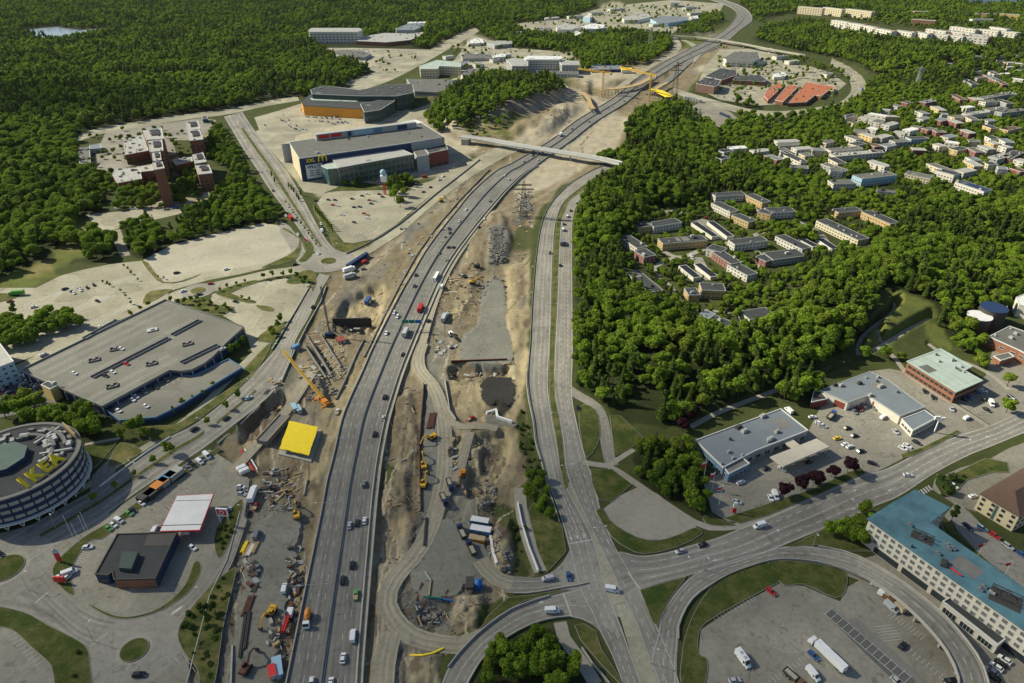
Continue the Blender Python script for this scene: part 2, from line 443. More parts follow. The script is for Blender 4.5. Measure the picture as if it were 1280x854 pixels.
island('median_verge',[(706,612),(700,585),(695,550),(690,520),(687,500),(686,470),(687,428),(689.5,370),(691.5,314),(696,276),(708,251),(735,230),(738,231),(711,251),(701.5,276),(698.5,314),(696.5,370),(693.5,428),(692.5,470),(694,500),(699,520),(703,550),(706,580),(711,608)],sm0=0,top='verge',l0='narrow dry grass median along the parkway')
MB2=Road([(802,856),(790,822),(779,785),(771,757)],[(825,856),(808,815),(795,780),(781,755)],n=6,mask=False)
MB2.surface('median_strip','pale_paving',.17,l0='pale paved median strip below the junction',**S)
XU=[(740,702),(772,690),(800,695),(832,691),(866,681),(900,671),(955,648),(1010,625),(1050,607),(1080,594),(1110,585),(1160,560),(1200,544),(1240,531),(1290,508),(1340,486)]
XL=[(775,752),(800,738),(830,728),(860,720),(905,708),(940,698),(975,684),(1030,661),(1065,646),(1092,634),(1125,620),(1168,592),(1210,570),(1245,556),(1290,537),(1340,514)]
X=Road(XU,XL,n=6)
X.surface('cross_road','road_asphalt',.108,l0='broad grey road crossing below the garages on the right',**S)
X.marks(marks,.03,.22,i0=8);X.marks(marks,.97,.22,i0=20)
X.marks(marks,.52,.25,i0=9,i1=34);X.marks(marks,.25,.25,(3,6),i0=8);X.marks(marks,.52,.25,(4,5),i0=34);X.marks(marks,.76,.25,(3,6),i0=10)
RU=[(548,866),(560,835),(576,815),(595,795),(620,775),(640,762),(672,750),(700,742),(724,736)]
RL=[(580,866),(590,845),(602,826),(615,811),(640,794),(663,782),(690,774),(718,772),(742,782)]
LR=Road(RU,RL,n=6);LR.surface('slip_road','road_asphalt',.102,l0='curved slip road sweeping in from the lower edge of the junction',**S)
LR.marks(marks,.05,.2);LR.marks(marks,.95,.2);LR.marks(marks,.5,.22,(4,5))
BU=[(632,720),(650,721),(672,722),(690,715),(703,703),(712,688)]
BL=[(632,741),(655,742),(680,739),(700,735),(715,733),(735,728)]
BR=Road(BU,BL,n=6);BR.surface('link_road','road_asphalt',.098,l0='short link road from the roadworks to the junction',**S)
BR.marks(marks,.3,.18,i1=18);BR.marks(marks,.7,.18,i1=18)
sheet('junction',[(700,738),(706,700),(745,676),(790,712),(806,738),(800,760),(786,775),(768,770),(752,792),(735,775),(712,772)],'road_asphalt',.107,l0='worn asphalt of the traffic light junction',**S)
for a,b in(((712,680),(740,675)),((704,742),(715,772)),((785,716),(800,736))):
 A,B=G(*a),G(*b);d=B-A;n_=Vector((-d.y,d.x,0)).normalized()*.25
 marks.poly([p+Vector((0,0,.15))for p in(A-n_,B-n_,B+n_,A+n_)])
LU=[(822,790),(826,770),(840,747),(860,724),(880,712),(915,700),(960,688),(985,683),(1022,684),(1060,692),(1090,705),(1120,723),(1150,745),(1178,768),(1200,792),(1220,818),(1232,843),(1238,870)]
LL=[(848,800),(848,785),(857,762),(870,745),(890,731),(915,717),(960,702),(990,700),(1030,705),(1072,718),(1100,733),(1130,756),(1156,781),(1175,803),(1188,823),(1197,845),(1198,858),(1197,880)]
LU=[(812,872),(812,830)]+LU;LL=[(846,872),(846,828)]+LL
zl=lambda t:0 if t<.50 else 5.6*min(1,(t-.50)/.2)**1.3
LP=Road(LU,LL,n=6,zf=zl)
LP.surface('ramp',['road_asphalt','concrete'],.112,l0='curved loop ramp climbing onto a bridge past the blue-roofed hotel',skirt=-.9,**S)
LP.marks(marks,.08,.2);LP.marks(marks,.92,.2);LP.marks(marks,.5,.22,(3,6))
BVU=[(-40,705),(20,668),(75,636),(125,608),(170,577),(212,547),(240,533),(263,516),(285,498),(304,482),(322,462),(345,436),(356,417),(372,389),(390,358),(400,342)]
BVL=[(-40,770),(40,700),(100,664),(135,642),(175,613),(225,580),(248,565),(270,549),(298,527),(322,508),(346,484),(362,450),(370,424),(386,396),(400,366),(412,345)]
BV=Road(BVU,BVL,n=6);BV.surface('boulevard','road_asphalt',.10,l0='dual boulevard with small trees in its grass median',**S)
BV.marks(marks,.03,.2);BV.marks(marks,.97,.2)
for f in(.22,.76):BV.marks(marks,f,.22,(3,6),i0=12,i1=58)
def band_island(rd,f0,f1,i0,i1,**k):
 P=[rd.at(i,f0)for i in range(i0,i1)]+[rd.at(i,f1)for i in range(i1-1,i0-1,-1)]
 return island('boulevard_verge',None,world=P,**k)
band_island(BV,.44,.56,8,40,l0='grass median of the boulevard beside the round building',top='verge')
band_island(BV,.46,.55,43,57,l0='grass median of the boulevard below the deck',top='verge')
FP=Road([(40,640),(95,612),(150,575),(210,537),(250,505),(290,465),(315,440),(330,425)],[(45,645),(100,617),(155,580),(215,542),(256,510),(296,470),(321,445),(336,430)],n=6)
FP.surface('footpath','pale_paving',.09,l0='pale footpath along the upper side of the boulevard',**S)
IK=Road([(115,595),(108,625),(70,645),(20,662),(-40,676)],[(150,560),(135,612),(90,642),(40,668),(-40,695)],n=6)
IK.surface('access_road','road_asphalt',.092,l0='service road wrapping round the round building',**S)
NU=[(398,322),(385,303),(365,274),(335,234),(320,210),(305,188),(292,166),(280,146)]
NL=[(420,314),(408,300),(395,279),(376,243),(358,214),(338,188),(318,163),(303,140)]
NB=Road(NU,NL,n=6);NB.surface('boulevard','road_asphalt',.10,l0='dual boulevard leading away past the shopping hall',**S)
NB.marks(marks,.03,.22);NB.marks(marks,.97,.22);NB.marks(marks,.22,.24,(3,6));NB.marks(marks,.75,.24,(3,6))
band_island(NB,.44,.58,4,38,l0='planted grass median of the boulevard leading away',top='verge')
sheet('access_road',[(350,275),(362,283),(376,300),(385,322),(396,330),(388,334),(372,330),(360,305),(350,290)],'road_asphalt',.094,l0='curved access road between roundabout and gravel car park',**S)
WU=[(400,325),(370,333),(335,338),(300,346),(262,354),(240,358),(215,366),(190,382),(150,402),(110,416),(60,438),(0,466),(-40,480)]
WL=[(405,337),(375,342),(340,347),(305,356),(270,364),(245,372),(222,376),(205,384),(165,404),(120,426),(70,449),(10,479),(-40,497)]
WR=Road(WU,WL,n=6);WR.surface('street','pale_paving',.104,l0='pale street running left from the roundabout past the car parks',**S)
WR.marks(marks,.5,.2,(3,6))
NEU=[(425,318),(450,307),(475,296),(500,280),(520,262),(545,240),(580,213),(612,195),(640,178)]
NEL=[(428,332),(455,321),(480,306),(504,290),(526,270),(550,250),(588,222),(620,203),(650,186)]
NE=Road(NEU,NEL,n=6);NE.surface('street','pale_paving',.103,l0='pale street from the roundabout along the edge of the roadworks',**S)
FE=Road([(95,170),(125,160),(180,151),(230,143),(280,137),(330,127),(372,120)],[(95,178),(125,168),(180,158),(230,150),(285,143),(332,133),(374,126)],n=6)
FE.surface('street','pale_paving',.102,l0='thin pale street along the foot of the big forest',**S)
FE2=Road([(430,112),(470,98),(510,78),(545,58),(575,42),(592,35)],[(448,114),(485,102),(525,82),(560,62),(588,46),(602,37)],n=6)
FE2.surface('street','pale_paving',.102,l0='pale street climbing between the forest and the dark mall',**S)
FR1=Road([(838,44),(870,45),(900,49),(930,54),(960,60),(1000,66),(1040,73)],[(838,47.5),(870,49),(900,53),(930,58.5),(960,65),(1000,72),(1038,80)],n=6)
FR2=Road([(1040,73),(1060,82),(1078,96),(1082,108),(1076,118),(1058,130),(1035,138),(1010,142)],[(1038,80),(1052,90),(1062,102),(1064,112),(1058,122),(1042,131),(1022,134),(1000,137)],n=6)
FR2.surface('street','pale_paving',.103,l0='wide pale road curving round the orange-roofed halls',**S)
FR2.marks(marks,.5,.4)
FR3=Road([(1000,137),(975,139),(940,137),(900,127),(865,117),(842,110)],[(1006,143),(975,147),(940,145),(895,134),(860,123),(840,116)],n=6)
FR3.surface('street','pale_paving',.102,l0='pale road from the brick offices towards the orange-roofed halls',**S)
FR4=Road([(838,47),(842,56),(836,66),(815,74)],[(846,47),(852,58),(842,70),(820,78)],n=6)
FR4.surface('street','pale_paving',.1,l0='short pale slip road under the far bridge',**S)
FR5=Road([(850,50),(862,56),(868,66),(866,80)],[(855,49),(870,56),(876,64),(874,72)],n=6)
FR5.surface('street','pale_paving',.1,l0='pale slip road beside the far motorway',**S)
FR6=Road([(904,20),(925,28),(930,36),(915,46)],[(900,24),(915,30),(918,36),(905,44)],n=4)
for pts,w,lb in(([(810,118),(838,98),(858,80),(878,66),(897,58)],13,'dark new carriageway right of the far motorway'),([(770,112),(800,92),(826,76),(848,68),(862,62)],12,'pale side lane left of the far motorway')):
 path_=Road(centre=pts,width=w,n=6,mask=False);path_.surface('side_road','motorway_asphalt' if 'dark' in lb else 'pale_paving',.09,l0=lb,**S)
def circle(px,py,r,n=40,z=0):
 c=G(px,py);return[Vector((c.x+r*math.cos(2*math.pi*i/n),c.y+r*math.sin(2*math.pi*i/n),z))for i in range(n)]
def roundabout(px,py,r,rin,what,m='road_asphalt',z=.109,top='turf'):
 P=circle(px,py,r);MASKPOLY.append([UNG(p.x,p.y)for p in P])
 b=MB();b.prism(P,None,z);b.build('roundabout',m,None,l0='ring of asphalt of the roundabout '+what,**S)
 b=MB();b.prism(circle(px,py,rin*1.28),0,z+.03);b.build('roundabout_apron','pale_paving' if py<500 else 'path_gravel',None,l0='pale paved apron of the roundabout '+what,**S)
 island('roundabout_lawn',None,world=circle(px,py,rin),top=top,z=.45,l0='round lawn in the middle of the roundabout '+what)
roundabout(410.5,326.5,21,6.0,'under the shopping hall')
roundabout(247.5,363.5,12,5.3,'by the flat car deck',top='dry_turf')
roundabout(168,813,17,4.9,'below the black filling station')
roundabout(6,711,18,7.2,'at the left edge')
sheet('car_park',[(-60,360),(45,360),(75,345),(105,337),(140,330),(178,326),(215,306),(270,292),(330,279),(352,283),(366,300),(368,316),(345,332),(300,343),(262,350),(240,356),(212,364),(205,377),(150,400),(110,418),(60,440),(-60,480)],'pale_paving',.06,l0='huge pale car park sweeping below the forest',**S)
sheet('gravel_yard',[(182,327),(215,308),(250,299),(280,291),(330,281),(352,284),(364,300),(364,314),(340,327),(290,336),(240,343),(200,350),(192,342)],'gravel_pad',.075,sm0=3,l0='smooth gravel yard between the car park and the shrubs',**S)
sheet('car_park',T(0,1,(375,310),(470,270),(430,215),(560,205),(700,190),(800,150),(960,150),(960,185),(890,215),(760,245),(600,285),(500,310),(400,320)),'pale_paving',.06,l0='small pale car park behind the brick office complex',**S)
sheet('yard_path',T(0,1,(540,300),(600,290),(650,420),(600,425)),'pale_paving',.065,l0='pale track joining the two car parks',**S)
sheet('forecourt',T(0,0,(510,700),(530,650),(1010,590),(1080,600),(1000,700),(860,700),(880,770),(560,854),(480,854),(470,780)),'lot_asphalt',.06,l0='paved ground among the brick offices',**S)
sheet('car_park',[(396,254),(405,243),(440,236),(472,238),(500,238),(540,226),(590,200),(640,176),(655,186),(590,214),(540,243),(517,262),(495,281),(467,299),(442,304),(430,303),(416,286)],'pale_paving',.06,l0='pale car park in front of the shopping hall',**S)
sheet('plaza',[(372,232),(400,244),(420,236),(440,231),(520,212),(560,205),(590,198),(575,190),(540,196),(420,222)],'pale_paving',.057,l0='paved apron along the front of the shopping hall',**S)
sheet('plaza',[(318,165),(350,150),(372,150),(368,178),(380,225),(400,243),(380,240),(362,215)],'pale_paving',.058,l0='paved plaza at the left end of the shopping hall',**S)
sheet('car_park',[(318,147),(350,138),(375,130),(455,140),(515,138),(560,120),(580,105),(560,100),(600,90),(640,85),(700,100),(712,110),(600,96),(560,126),(540,146),(500,152),(440,152),(360,172),(325,165)],'pale_paving',.055,l0='pale car parks between the shopping hall and the dark mall',**S)
sheet('yard',[(440,60),(540,62),(532,75),(505,84),(470,100),(440,108),(430,104),(470,90),(430,75),(395,60)],'pale_paving',.055,l0='pale yard in front of the long flat offices',**S)
sheet('yard',[(590,45),(640,60),(720,66),(700,90),(640,94),(600,92),(575,98),(560,84),(575,66)],'pale_paving',.054,l0='pale industrial yards among the far sheds',**S)
sheet('yard',[(640,30),(700,24),(760,8),(840,0),(905,5),(900,14),(870,20),(840,42),(800,38),(740,40),(700,44),(660,42)],'pale_paving',.054,l0='pale yards round the farthest warehouses',**S)
sheet('yard',[(870,110),(900,125),(950,132),(1000,128),(1040,120),(1058,105),(1040,92),(1010,82),(980,80),(965,60),(900,62),(880,85)],'pale_paving',.053,l0='pale yards round the orange-roofed halls',**S)
sheet('car_park',T(2,0,(880,540),(960,500),(1090,560),(1150,610),(1030,640),(940,620)),'lot_asphalt',.06,l0='grey yard with parked trailers below the brick offices',**S)
sheet('forecourt',[(-60,900),(-60,700),(20,690),(75,670),(140,640),(190,606),(262,562),(300,585),(312,600),(305,650),(285,700),(258,745),(235,800),(238,900)],'lot_asphalt',.085,l0='worn asphalt forecourt round the black filling station',**S)
RA=Road([(60,715),(88,748),(120,770),(160,777),(200,768),(235,745),(262,712),(280,680),(300,640)],[(36,738),(70,772),(108,800),(160,802),(215,795),(250,765),(275,730),(292,700),(309,650)],n=6)
RA.surface('street','road_asphalt',.10,l0='street curving round the front of the black filling station',**S)
RB=Road([(-30,690),(30,700),(60,712),(62,740),(85,765)],[(-40,760),(20,765),(62,780),(95,800),(118,812)],n=6);RB.surface('street','road_asphalt',.099,l0='street joining the two lower roundabouts',**S)
RC=Road([(112,800),(118,830),(120,870)],[(150,800),(168,835),(240,870)],n=4);RC.surface('street','road_asphalt',.098,l0='street leaving at the bottom left',**S)
def verge(pts,what,top='turf',sm0=3,name='verge'):return island(name,pts,top=top,sm0=sm0,l0=what)
verge(T(0,3,(-60,470),(120,500),(240,565),(370,630),(435,680),(450,760),(450,900),(290,900),(255,770),(160,680),(60,590),(-60,560)),'grass wedge between the lower street and the corner car park')
sheet('car_park',T(0,3,(-60,600),(60,590),(160,680),(250,765),(290,900),(-60,900)),'lot_asphalt',.115,l0='corner car park with white bay lines at lower left',**S)
verge(T(0,3,(445,460),(560,513),(660,522),(800,478),(920,370),(965,260),(995,250),(1000,300),(940,400),(810,490),(670,533),(560,530),(460,480)),'thin crescent of grass in front of the black filling station')
verge(T(0,3,(1075,100),(1130,10),(1200,-60),(1210,-20),(1170,110),(1100,228),(1072,190)),'grass strip right of the white canopy')
verge(T(0,3,(262,310),(290,240),(400,140),(480,90),(600,20),(700,-60),(720,-45),(640,20),(520,130),(440,150),(370,260),(350,310),(370,410),(320,395)),'grass strip with flagpoles left of the filling station')
verge([(150,648),(200,610),(262,566),(275,560),(268,570),(205,614),(152,653)],'grass strip between the boulevard and the container row',sm0=2)
verge(T(0,3,(1030,390),(1150,290),(1180,290),(1150,420),(1110,600),(1070,860),(1000,870),(985,790),(905,680),(895,570)),'dark scrubby bank between the street and the roadworks',top='verge')
verge(T(0,2,(420,530),(560,500),(575,510),(480,620),(445,620)),'dark lawn by the foot of the round building',top='turf',sm0=2)
verge(T(0,2,(600,500),(710,540),(640,590),(560,620),(540,610)),'dry lawn between the two roads by the round building',top='dry_turf',sm0=2)
verge(T(0,2,(700,420),(860,415),(960,360),(1190,200),(1215,210),(1000,380),(840,470),(760,495)),'dry verge under the blue-edged car deck',top='verge',sm0=2)
sheet('lake',[(22,39),(45,36),(70,34),(100,38),(136,35),(142,37),(120,41),(100,47),(82,50),(60,50),(40,44)],'water',.3,l0='pale narrow lake lying in the far forest',**S)
sheet('lake',[(1183,2),(1200,-3),(1400,-6),(1400,6),(1260,5),(1225,6)],'water_deep',.3,l0='deep blue lake at the upper right edge',**S)
verge(T(1,1,(210,450),(250,400),(230,350),(270,350),(290,400),(250,450)),'green wedge of grass left of the shopping roundabout',sm0=2)
verge(T(1,1,(370,310),(400,320),(440,370),(570,350),(560,375),(470,405),(400,395),(375,350)),'dry grass triangle right of the shopping roundabout',top='verge',sm0=2)
verge(T(1,1,(30,480),(120,440),(190,400),(215,340),(130,290),(160,290),(225,350),(215,420),(180,450),(60,480)),'yellow-green fringe of the gravel yard',top='verge',sm0=2)
verge(T(1,1,(150,550),(230,500),(290,500),(300,560),(280,600),(260,560),(180,565)),'green fork of grass under the shopping roundabout',top='verge',sm0=2)
verge(T(1,1,(285,170),(330,200),(380,290),(360,300),(300,220)),'planted strip between the boulevard and the shop car park',top='verge',sm0=2)
verge(T(1,1,(340,110),(400,100),(600,95),(610,70),(480,50),(430,60),(400,85)),'lawn under the trees before the shopping hall',top='turf',sm0=2)
verge(T(0,1,(705,450),(740,460),(800,540),(860,560),(1000,515),(920,550),(830,555),(780,545)),'yellow verge at the corner of the gravel yard',top='dry_turf',sm0=2)
verge(T(0,1,(715,640),(750,600),(840,590),(850,600),(730,665)),'yellow traffic island on the pale street',top='dry_turf',sm0=2)
verge(T(0,1,(870,640),(1000,640),(1090,670),(1170,680),(1110,720),(1040,710),(900,670)),'planted bed between the car deck and the street',top='verge',sm0=2)
verge(T(0,1,(1085,600),(1200,560),(1277,545),(1277,560),(1150,610),(1277,650),(1240,660),(1100,625)),'thin planted island of the middle car park',top='verge',sm0=2)
verge(T(0,1,(-60,615),(100,615),(60,640),(-60,660)),'bright verge at the left edge',top='verge',sm0=2)
sheet('car_park',[(265,368),(300,357),(370,346),(392,345),(388,365),(366,395),(340,430),(315,440),(305,410),(262,385)],'pale_paving',.062,l0='pale car park between the car deck and the viaduct',**S)
verge(T(1,1,(0,670),(80,680),(85,700),(30,695)),'small green island by the car deck',top='verge',sm0=2)
verge(T(1,1,(60,790),(110,760),(160,770),(100,850),(40,854),(0,840)),'shrub bed by the corner of the car deck',top='verge',sm0=2)
verge([(300,470),(325,440),(340,428),(330,450),(308,478)],'yellowish slope beside the viaduct',top='verge',sm0=2)
sheet('car_park',[(878,600),(905,590),(960,560),(1010,540),(1030,500),(1060,500),(1090,464),(1112,461),(1127,464),(1240,536),(1205,542),(1160,557),(1110,583),(1082,596),(1000,632),(958,652),(910,652),(890,640)],'lot_asphalt',.06,l0='grey forecourts of the garages right of the wood',**S)
sheet('car_park',[(1190,500),(1232,470),(1240,440),(1290,430),(1290,512),(1240,533)],'lot_asphalt',.06,l0='grey car park behind the mint-roofed building',**S)
sheet('car_park',[(975,729),(1005,733),(1050,752),(1058,735),(1080,722),(1110,735),(1160,775),(1192,820),(1200,880),(882,880),(884,825),(873,817),(876,787),(927,755),(955,740)],'lot_asphalt',.07,l0='large grey car park inside the loop ramp',**S)
sheet('car_park',[(1045,715),(1080,698),(1110,690),(1150,720),(1300,840),(1300,890),(1200,890),(1190,830),(1150,775),(1100,735)],'lot_asphalt',.066,l0='shaded yard between the ramp and the hotel',**S)
sheet('street',[(1180,645),(1195,628),(1212,640),(1235,665),(1290,705),(1340,740),(1340,775),(1280,735),(1230,698),(1205,672)],'road_asphalt',.07,sm0=0,l0='side street with parked cars behind the hotel',**S)
sheet('forecourt',[(1168,600),(1200,585),(1235,575),(1262,560),(1290,550),(1300,575),(1240,610),(1220,640),(1195,632),(1165,612)],'lot_asphalt',.062,l0='small forecourt of the cream building',**S)
verge([(852,856),(852,820),(858,790),(872,758),(900,722),(935,708),(957,703),(975,725),(955,738),(927,753),(900,768),(876,786),(873,817),(884,825),(880,856)],'curved dark lawn inside the loop ramp',sm0=3)
verge([(960,703),(995,702),(1030,707),(1056,714),(1058,735),(1045,748),(1005,731),(982,733),(970,722)],'dark lawn under the start of the loop bridge',sm0=3)
verge([(800,738),(858,721),(855,726),(838,748),(822,783),(815,778)],'triangular lawn between the slip lanes',sm0=1)
verge([(755,638),(745,640),(765,672),(785,686),(805,693),(845,685),(878,668),(868,660),(850,668),(815,677),(782,665),(762,650)],'grass rim of the gravel patch',sm0=2)
sheet('gravel_patch',[(755,636),(800,608),(840,632),(868,656),(868,664),(840,672),(810,675),(782,665),(762,650)],'path_gravel',.08,sm0=2,l0='grey gravel patch beside the parkway',**S)
verge([(738,587),(765,587),(790,606),(765,628),(748,625),(740,605)],'square dark lawn beside the parkway',sm0=1)
verge([(723,510),(738,508),(748,520),(750,545),(745,560),(735,572),(728,560)],'narrow lawn inside the slip road',sm0=2)
verge([(762,520),(775,520),(805,548),(790,560),(768,572),(765,545)],'green lawn right of the slip road',sm0=1)
verge(T(3,2,(660,560),(770,525),(940,440),(960,450),(850,510),(720,570),(670,580)),'grass strip in front of the garage forecourt',sm0=1)
verge([(905,648),(960,630),(1015,612),(1062,590),(1075,585),(1082,592),(1030,616),(960,645),(925,655)],'hedge-lined grass strip below the purple trees',sm0=1)
verge([(880,645),(905,652),(920,657),(900,658),(882,655)],'dark grass corner by the red and white pylon sign',sm0=2)
verge([(985,684),(1010,672),(1045,655),(1075,642),(1100,636),(1090,650),(1083,668),(1090,690),(1060,690),(1022,682)],'grass bank between the cross road and the ramp',sm0=1)
verge(T(3,2,(840,660),(900,670),(1080,580),(1190,600),(1200,650),(1120,650),(990,690),(920,770),(870,770),(830,710)),'hedged bed in front of the cream building',sm0=1)
verge([(1176,655),(1190,650),(1200,670),(1230,698),(1275,735),(1300,752),(1300,762),(1250,728),(1190,690)],'dark lawn between the hotel and the side street',sm0=1)
verge([(1008,470),(1060,448),(1090,440),(1096,452),(1060,462),(1020,480)],'verge along the footpath behind the garages',top='verge',sm0=1)
verge([(745,790),(730,780),(718,782),(725,800),(750,830),(775,856),(790,872),(770,840),(752,812)],'dry verge with stones inside the lower ramp',top='verge',sm0=1)
verge([(660,640),(676,612),(690,625),(703,660),(708,690),(690,710),(684,716),(672,690)],'rough verge left of the parkway',top='verge',sm0=1)
verge([(635,748),(665,744),(700,738),(712,738),(690,744),(655,752),(628,768),(600,786),(610,770)],'thin hedge strip between the link road and the ramp',sm0=1)
PZ=[0]
def path(name,pts,w,m,l0,z=.13):
 PZ[0]+=1;z+=.004*PZ[0];r=Road(centre=pts,width=w,n=6);r.surface(name,m,z,l0=l0,**S);return r
path('footpath',[(708,484),(720,493),(733,500),(745,509),(752,522),(757,545),(761,566),(765,582)],6.5,'road_asphalt','narrow slip road curling off the parkway')
path('footpath',[(728,578),(745,581),(758,582),(772,589),(800,608),(835,632),(866,652),(890,660),(935,655),(990,632)],3.6,'path_gravel','pale footpath from the slip road to the cross road')
path('footpath',[(762,582),(775,573),(792,562)],3,'path_gravel','stub of footpath into the copse')
path('footpath',[(863,534),(900,515),(960,492),(1004,474),(1050,455),(1075,446),(1110,428),(1140,410),(1165,398)],3.4,'path_gravel','long pale footpath between the wood and the garages')
path('footpath',[(1072,444),(1076,425),(1095,407),(1112,395),(1120,383),(1112,376),(1098,370)],3.2,'path_gravel','pale path curving through the park lawn')
path('footpath',[(1098,412),(1101,428)],2.4,'path_gravel','short path in the park lawn')
path('footpath',[(1102,432),(1120,450),(1136,470),(1170,492),(1210,517),(1236,534)],3,'path_gravel','footpath behind the mint-roofed building')
path('footpath',[(1160,430),(1185,447),(1212,455),(1240,470),(1262,488)],3,'path_gravel','footpath right of the mint-roofed building')
path('footpath',[(650,610),(652,640),(662,680),(676,715)],5.5,'path_gravel','walled footpath running down to the link road')
path('footpath',[(700,778),(706,800),(725,825),(745,856)],5,'path_gravel','sunken footpath under the lower ramp')
path('footpath',[(106,556),(140,550),(150,548)],2.2,'path_gravel','short path from the round building')
sheet('works_yard',[(528,655),(560,650),(588,657),(603,678),(612,705),(606,722),(585,728),(570,742),(538,748),(520,735),(515,700)],'works_gravel',.03,sm0=4,l0='grey gravel court with parked tipper trucks',**S)
sheet('works_yard',[(580,424),(600,405),(606,372),(618,350),(630,360),(632,400),(638,422),(637,453),(600,453),(577,449)],'works_gravel',.03,sm0=2,l0='flat grey pad above the sheet-pile wall',**S)
sheet('works_yard',[(322,655),(350,642),(372,640),(372,670),(362,720),(354,780),(346,815),(340,860),(288,860),(296,790),(304,730),(312,690)],'works_gravel',.03,sm0=3,l0='grey works yard left of the motorway',**S)
sheet('works_yard',[(533,505),(545,490),(552,520),(550,600),(542,640),(528,640),(529,560)],'works_gravel',.031,sm0=3,l0='grey strip along the sheet-pile trench',**S)
sheet('works_yard',[(602,476),(622,472),(640,474),(641,492),(634,508),(624,500),(612,508),(604,500)],'soil_dark',.03,sm0=2,l0='patch of fresh dark soil in the works',**S)
sheet('works_yard',T(1,2,(1150,370),(1165,350),(1210,375),(1277,390),(1277,425),(1150,400)),'works_gravel',.033,sm0=1,l0='small grey pad below the white sheeting',**S)
path('haul_road',[(528,430),(523,445),(525,462),(538,478),(546,492),(553,515),(556,545),(556,580),(551,615),(540,655),(522,690),(500,715),(487,735),(484,755),(494,776),(515,795),(545,804),(580,806),(612,792)],7.5,'haul_gravel','pale haul road winding down through the works',z=.045)
path('haul_road',[(552,512),(565,528),(580,534),(600,532),(622,536)],5,'haul_gravel','short haul road branching to the white sheeting',z=.045)
path('haul_road',[(545,640),(562,610),(574,590),(582,560),(588,540)],4.5,'haul_gravel','narrow haul road beside the stepped block',z=.045)
path('haul_road',[(600,700),(618,722),(640,730)],7,'haul_gravel','haul road joining the link road',z=.045)
path('haul_road',[(528,430),(536,400),(548,365),(562,335),(585,300),(612,262)],5,'haul_gravel','upper haul road along the right of the motorway',z=.045)
path('haul_road',[(290,590),(318,560),(345,530),(368,500),(382,478),(392,465)],5.5,'haul_gravel','haul road past the yellow slab',z=.045)
path('haul_road',[(478,856),(482,820),(490,790)],8,'haul_gravel','haul road leaving at the lower edge',z=.045)
for pts,w,lb in(([(935,250),(945,262),(975,282),(1000,292)],4,'lane past the white terraces'),([(830,315),(850,322),(880,312),(925,300),(955,290)],5,'lane between the yellow terraces'),([(822,345),(818,335),(835,325),(850,322)],5,'bend of lane beside the red terrace'),([(822,345),(840,360),(852,385),(880,388),(920,392)],3,'footpath winding to the lower houses'),([(870,322),(880,345),(872,350)],10,'garage court beside the wood'),([(900,290),(925,302),(950,318),(945,335)],4,'lane to the right-hand terraces'),([(996,278),(1020,290),(1035,310)],9,'garage court of the long cream terrace'),([(872,275),(895,285),(905,300)],12,'upper garage court'),([(812,262),(840,266),(850,262)],12,'car park by the wood edge')):
 path('lane',[(x,y)for x,y in pts],w,'lot_asphalt' if w>8 else 'path_gravel','pale '+lb,z=.12)
def bays(a,b,n,depth_px,w=.16):
 w=.16 if a[1]>500 else.3
 A,B=G(*a),G(*b);D=G(a[0]+depth_px[0],a[1]+depth_px[1])-A
 for i in range(n+1):
  p=A.lerp(B,i/n);q=p+D;d=D.normalized();nn=Vector((-d.y,d.x,0))*w/2;z=Vector((0,0,.13))
  marks.poly([p-nn+z,p+nn+z,q+nn+z,q-nn+z])
bays((1031,768),(1130,854),13,(9,-7));bays((1031,768),(1130,854),13,(-1,-.7))
A=[(1031,768),(1130,854)]
for off in((0,0),(9,-7)):
 a,b=G(A[0][0]+off[0],A[0][1]+off[1]),G(A[1][0]+off[0],A[1][1]+off[1]);d=(b-a).normalized();nn=Vector((-d.y,d.x,0))*.1;z=Vector((0,0,.135))
 marks.poly([a-nn+z,a+nn+z,b+nn+z,b-nn+z])
bays((1135,816),(1185,858),9,(5,-5));bays((1158,770),(1192,800),6,(-10,6));bays((1093,784),(1104,802),5,(24,-3));
bays((10,797),(42,834),9,(12,-7));bays((30,790),(70,828),11,(10,-6));bays((88,705),(104,690),6,(10,2));
for(a,b,n,dp)in(((420,262),(500,246),22,(3,5)),((430,276),(495,264),18,(3,5)),((438,290),(480,282),12,(3,5)),((70,395),(140,365),26,(4,6)),((95,410),(165,378),26,(4,6)),((110,365),(160,345),18,(3,4)),((405,250),(470,243),20,(2,4)),((530,240),(600,205),22,(3,4)),((30,380),(90,358),20,(3,4)),((160,350),(175,340),6,(3,4)),((290,358),(340,352),14,(3,4)),((275,376),(320,370),12,(3,4)),((1040,535),(1062,550),7,(5,-4)),((1015,560),(1050,578),9,(5,-4)),((1075,520),(1095,533),6,(5,-3)),((1200,505),(1225,492),8,(5,5)),((1215,520),(1245,505),9,(-4,-5)),((930,600),(950,592),6,(3,5)),((210,640),(240,612),8,(-5,-3)),((890,770),(940,745),12,(5,6)),((960,850),(1010,815),12,(6,6)),((1110,770),(1150,800),10,(7,-5)),((440,262),(495,252),20,(2,4)),((330,145),(365,138),12,(2,3)),((470,150),(510,144),14,(2,2)),((640,80),(700,85),20,(1,2))):bays(a,b,n,dp)
sheet('bay_strip',[(1031,768),(1041,760),(1142,849),(1150,862),(1128,862)],'dark_asphalt',.09,l0='strip of darker asphalt under the painted bays',**S)
sheet('bay_strip',[(1056,778),(1070,772),(1170,862),(1140,862)],'motorway_asphalt',.088,l0='grey driving lane beside the painted bays',**S)
def zebra(a,b,n,dp):
 A,B=G(*a),G(*b);D=G(a[0]+dp[0],a[1]+dp[1])-A
 for i in range(n):
  p=A.lerp(B,i/n);p2=A.lerp(B,(i+.5)/n);z=Vector((0,0,.15))
  marks.poly([p+z,p2+z,p2+D+z,p+D+z])
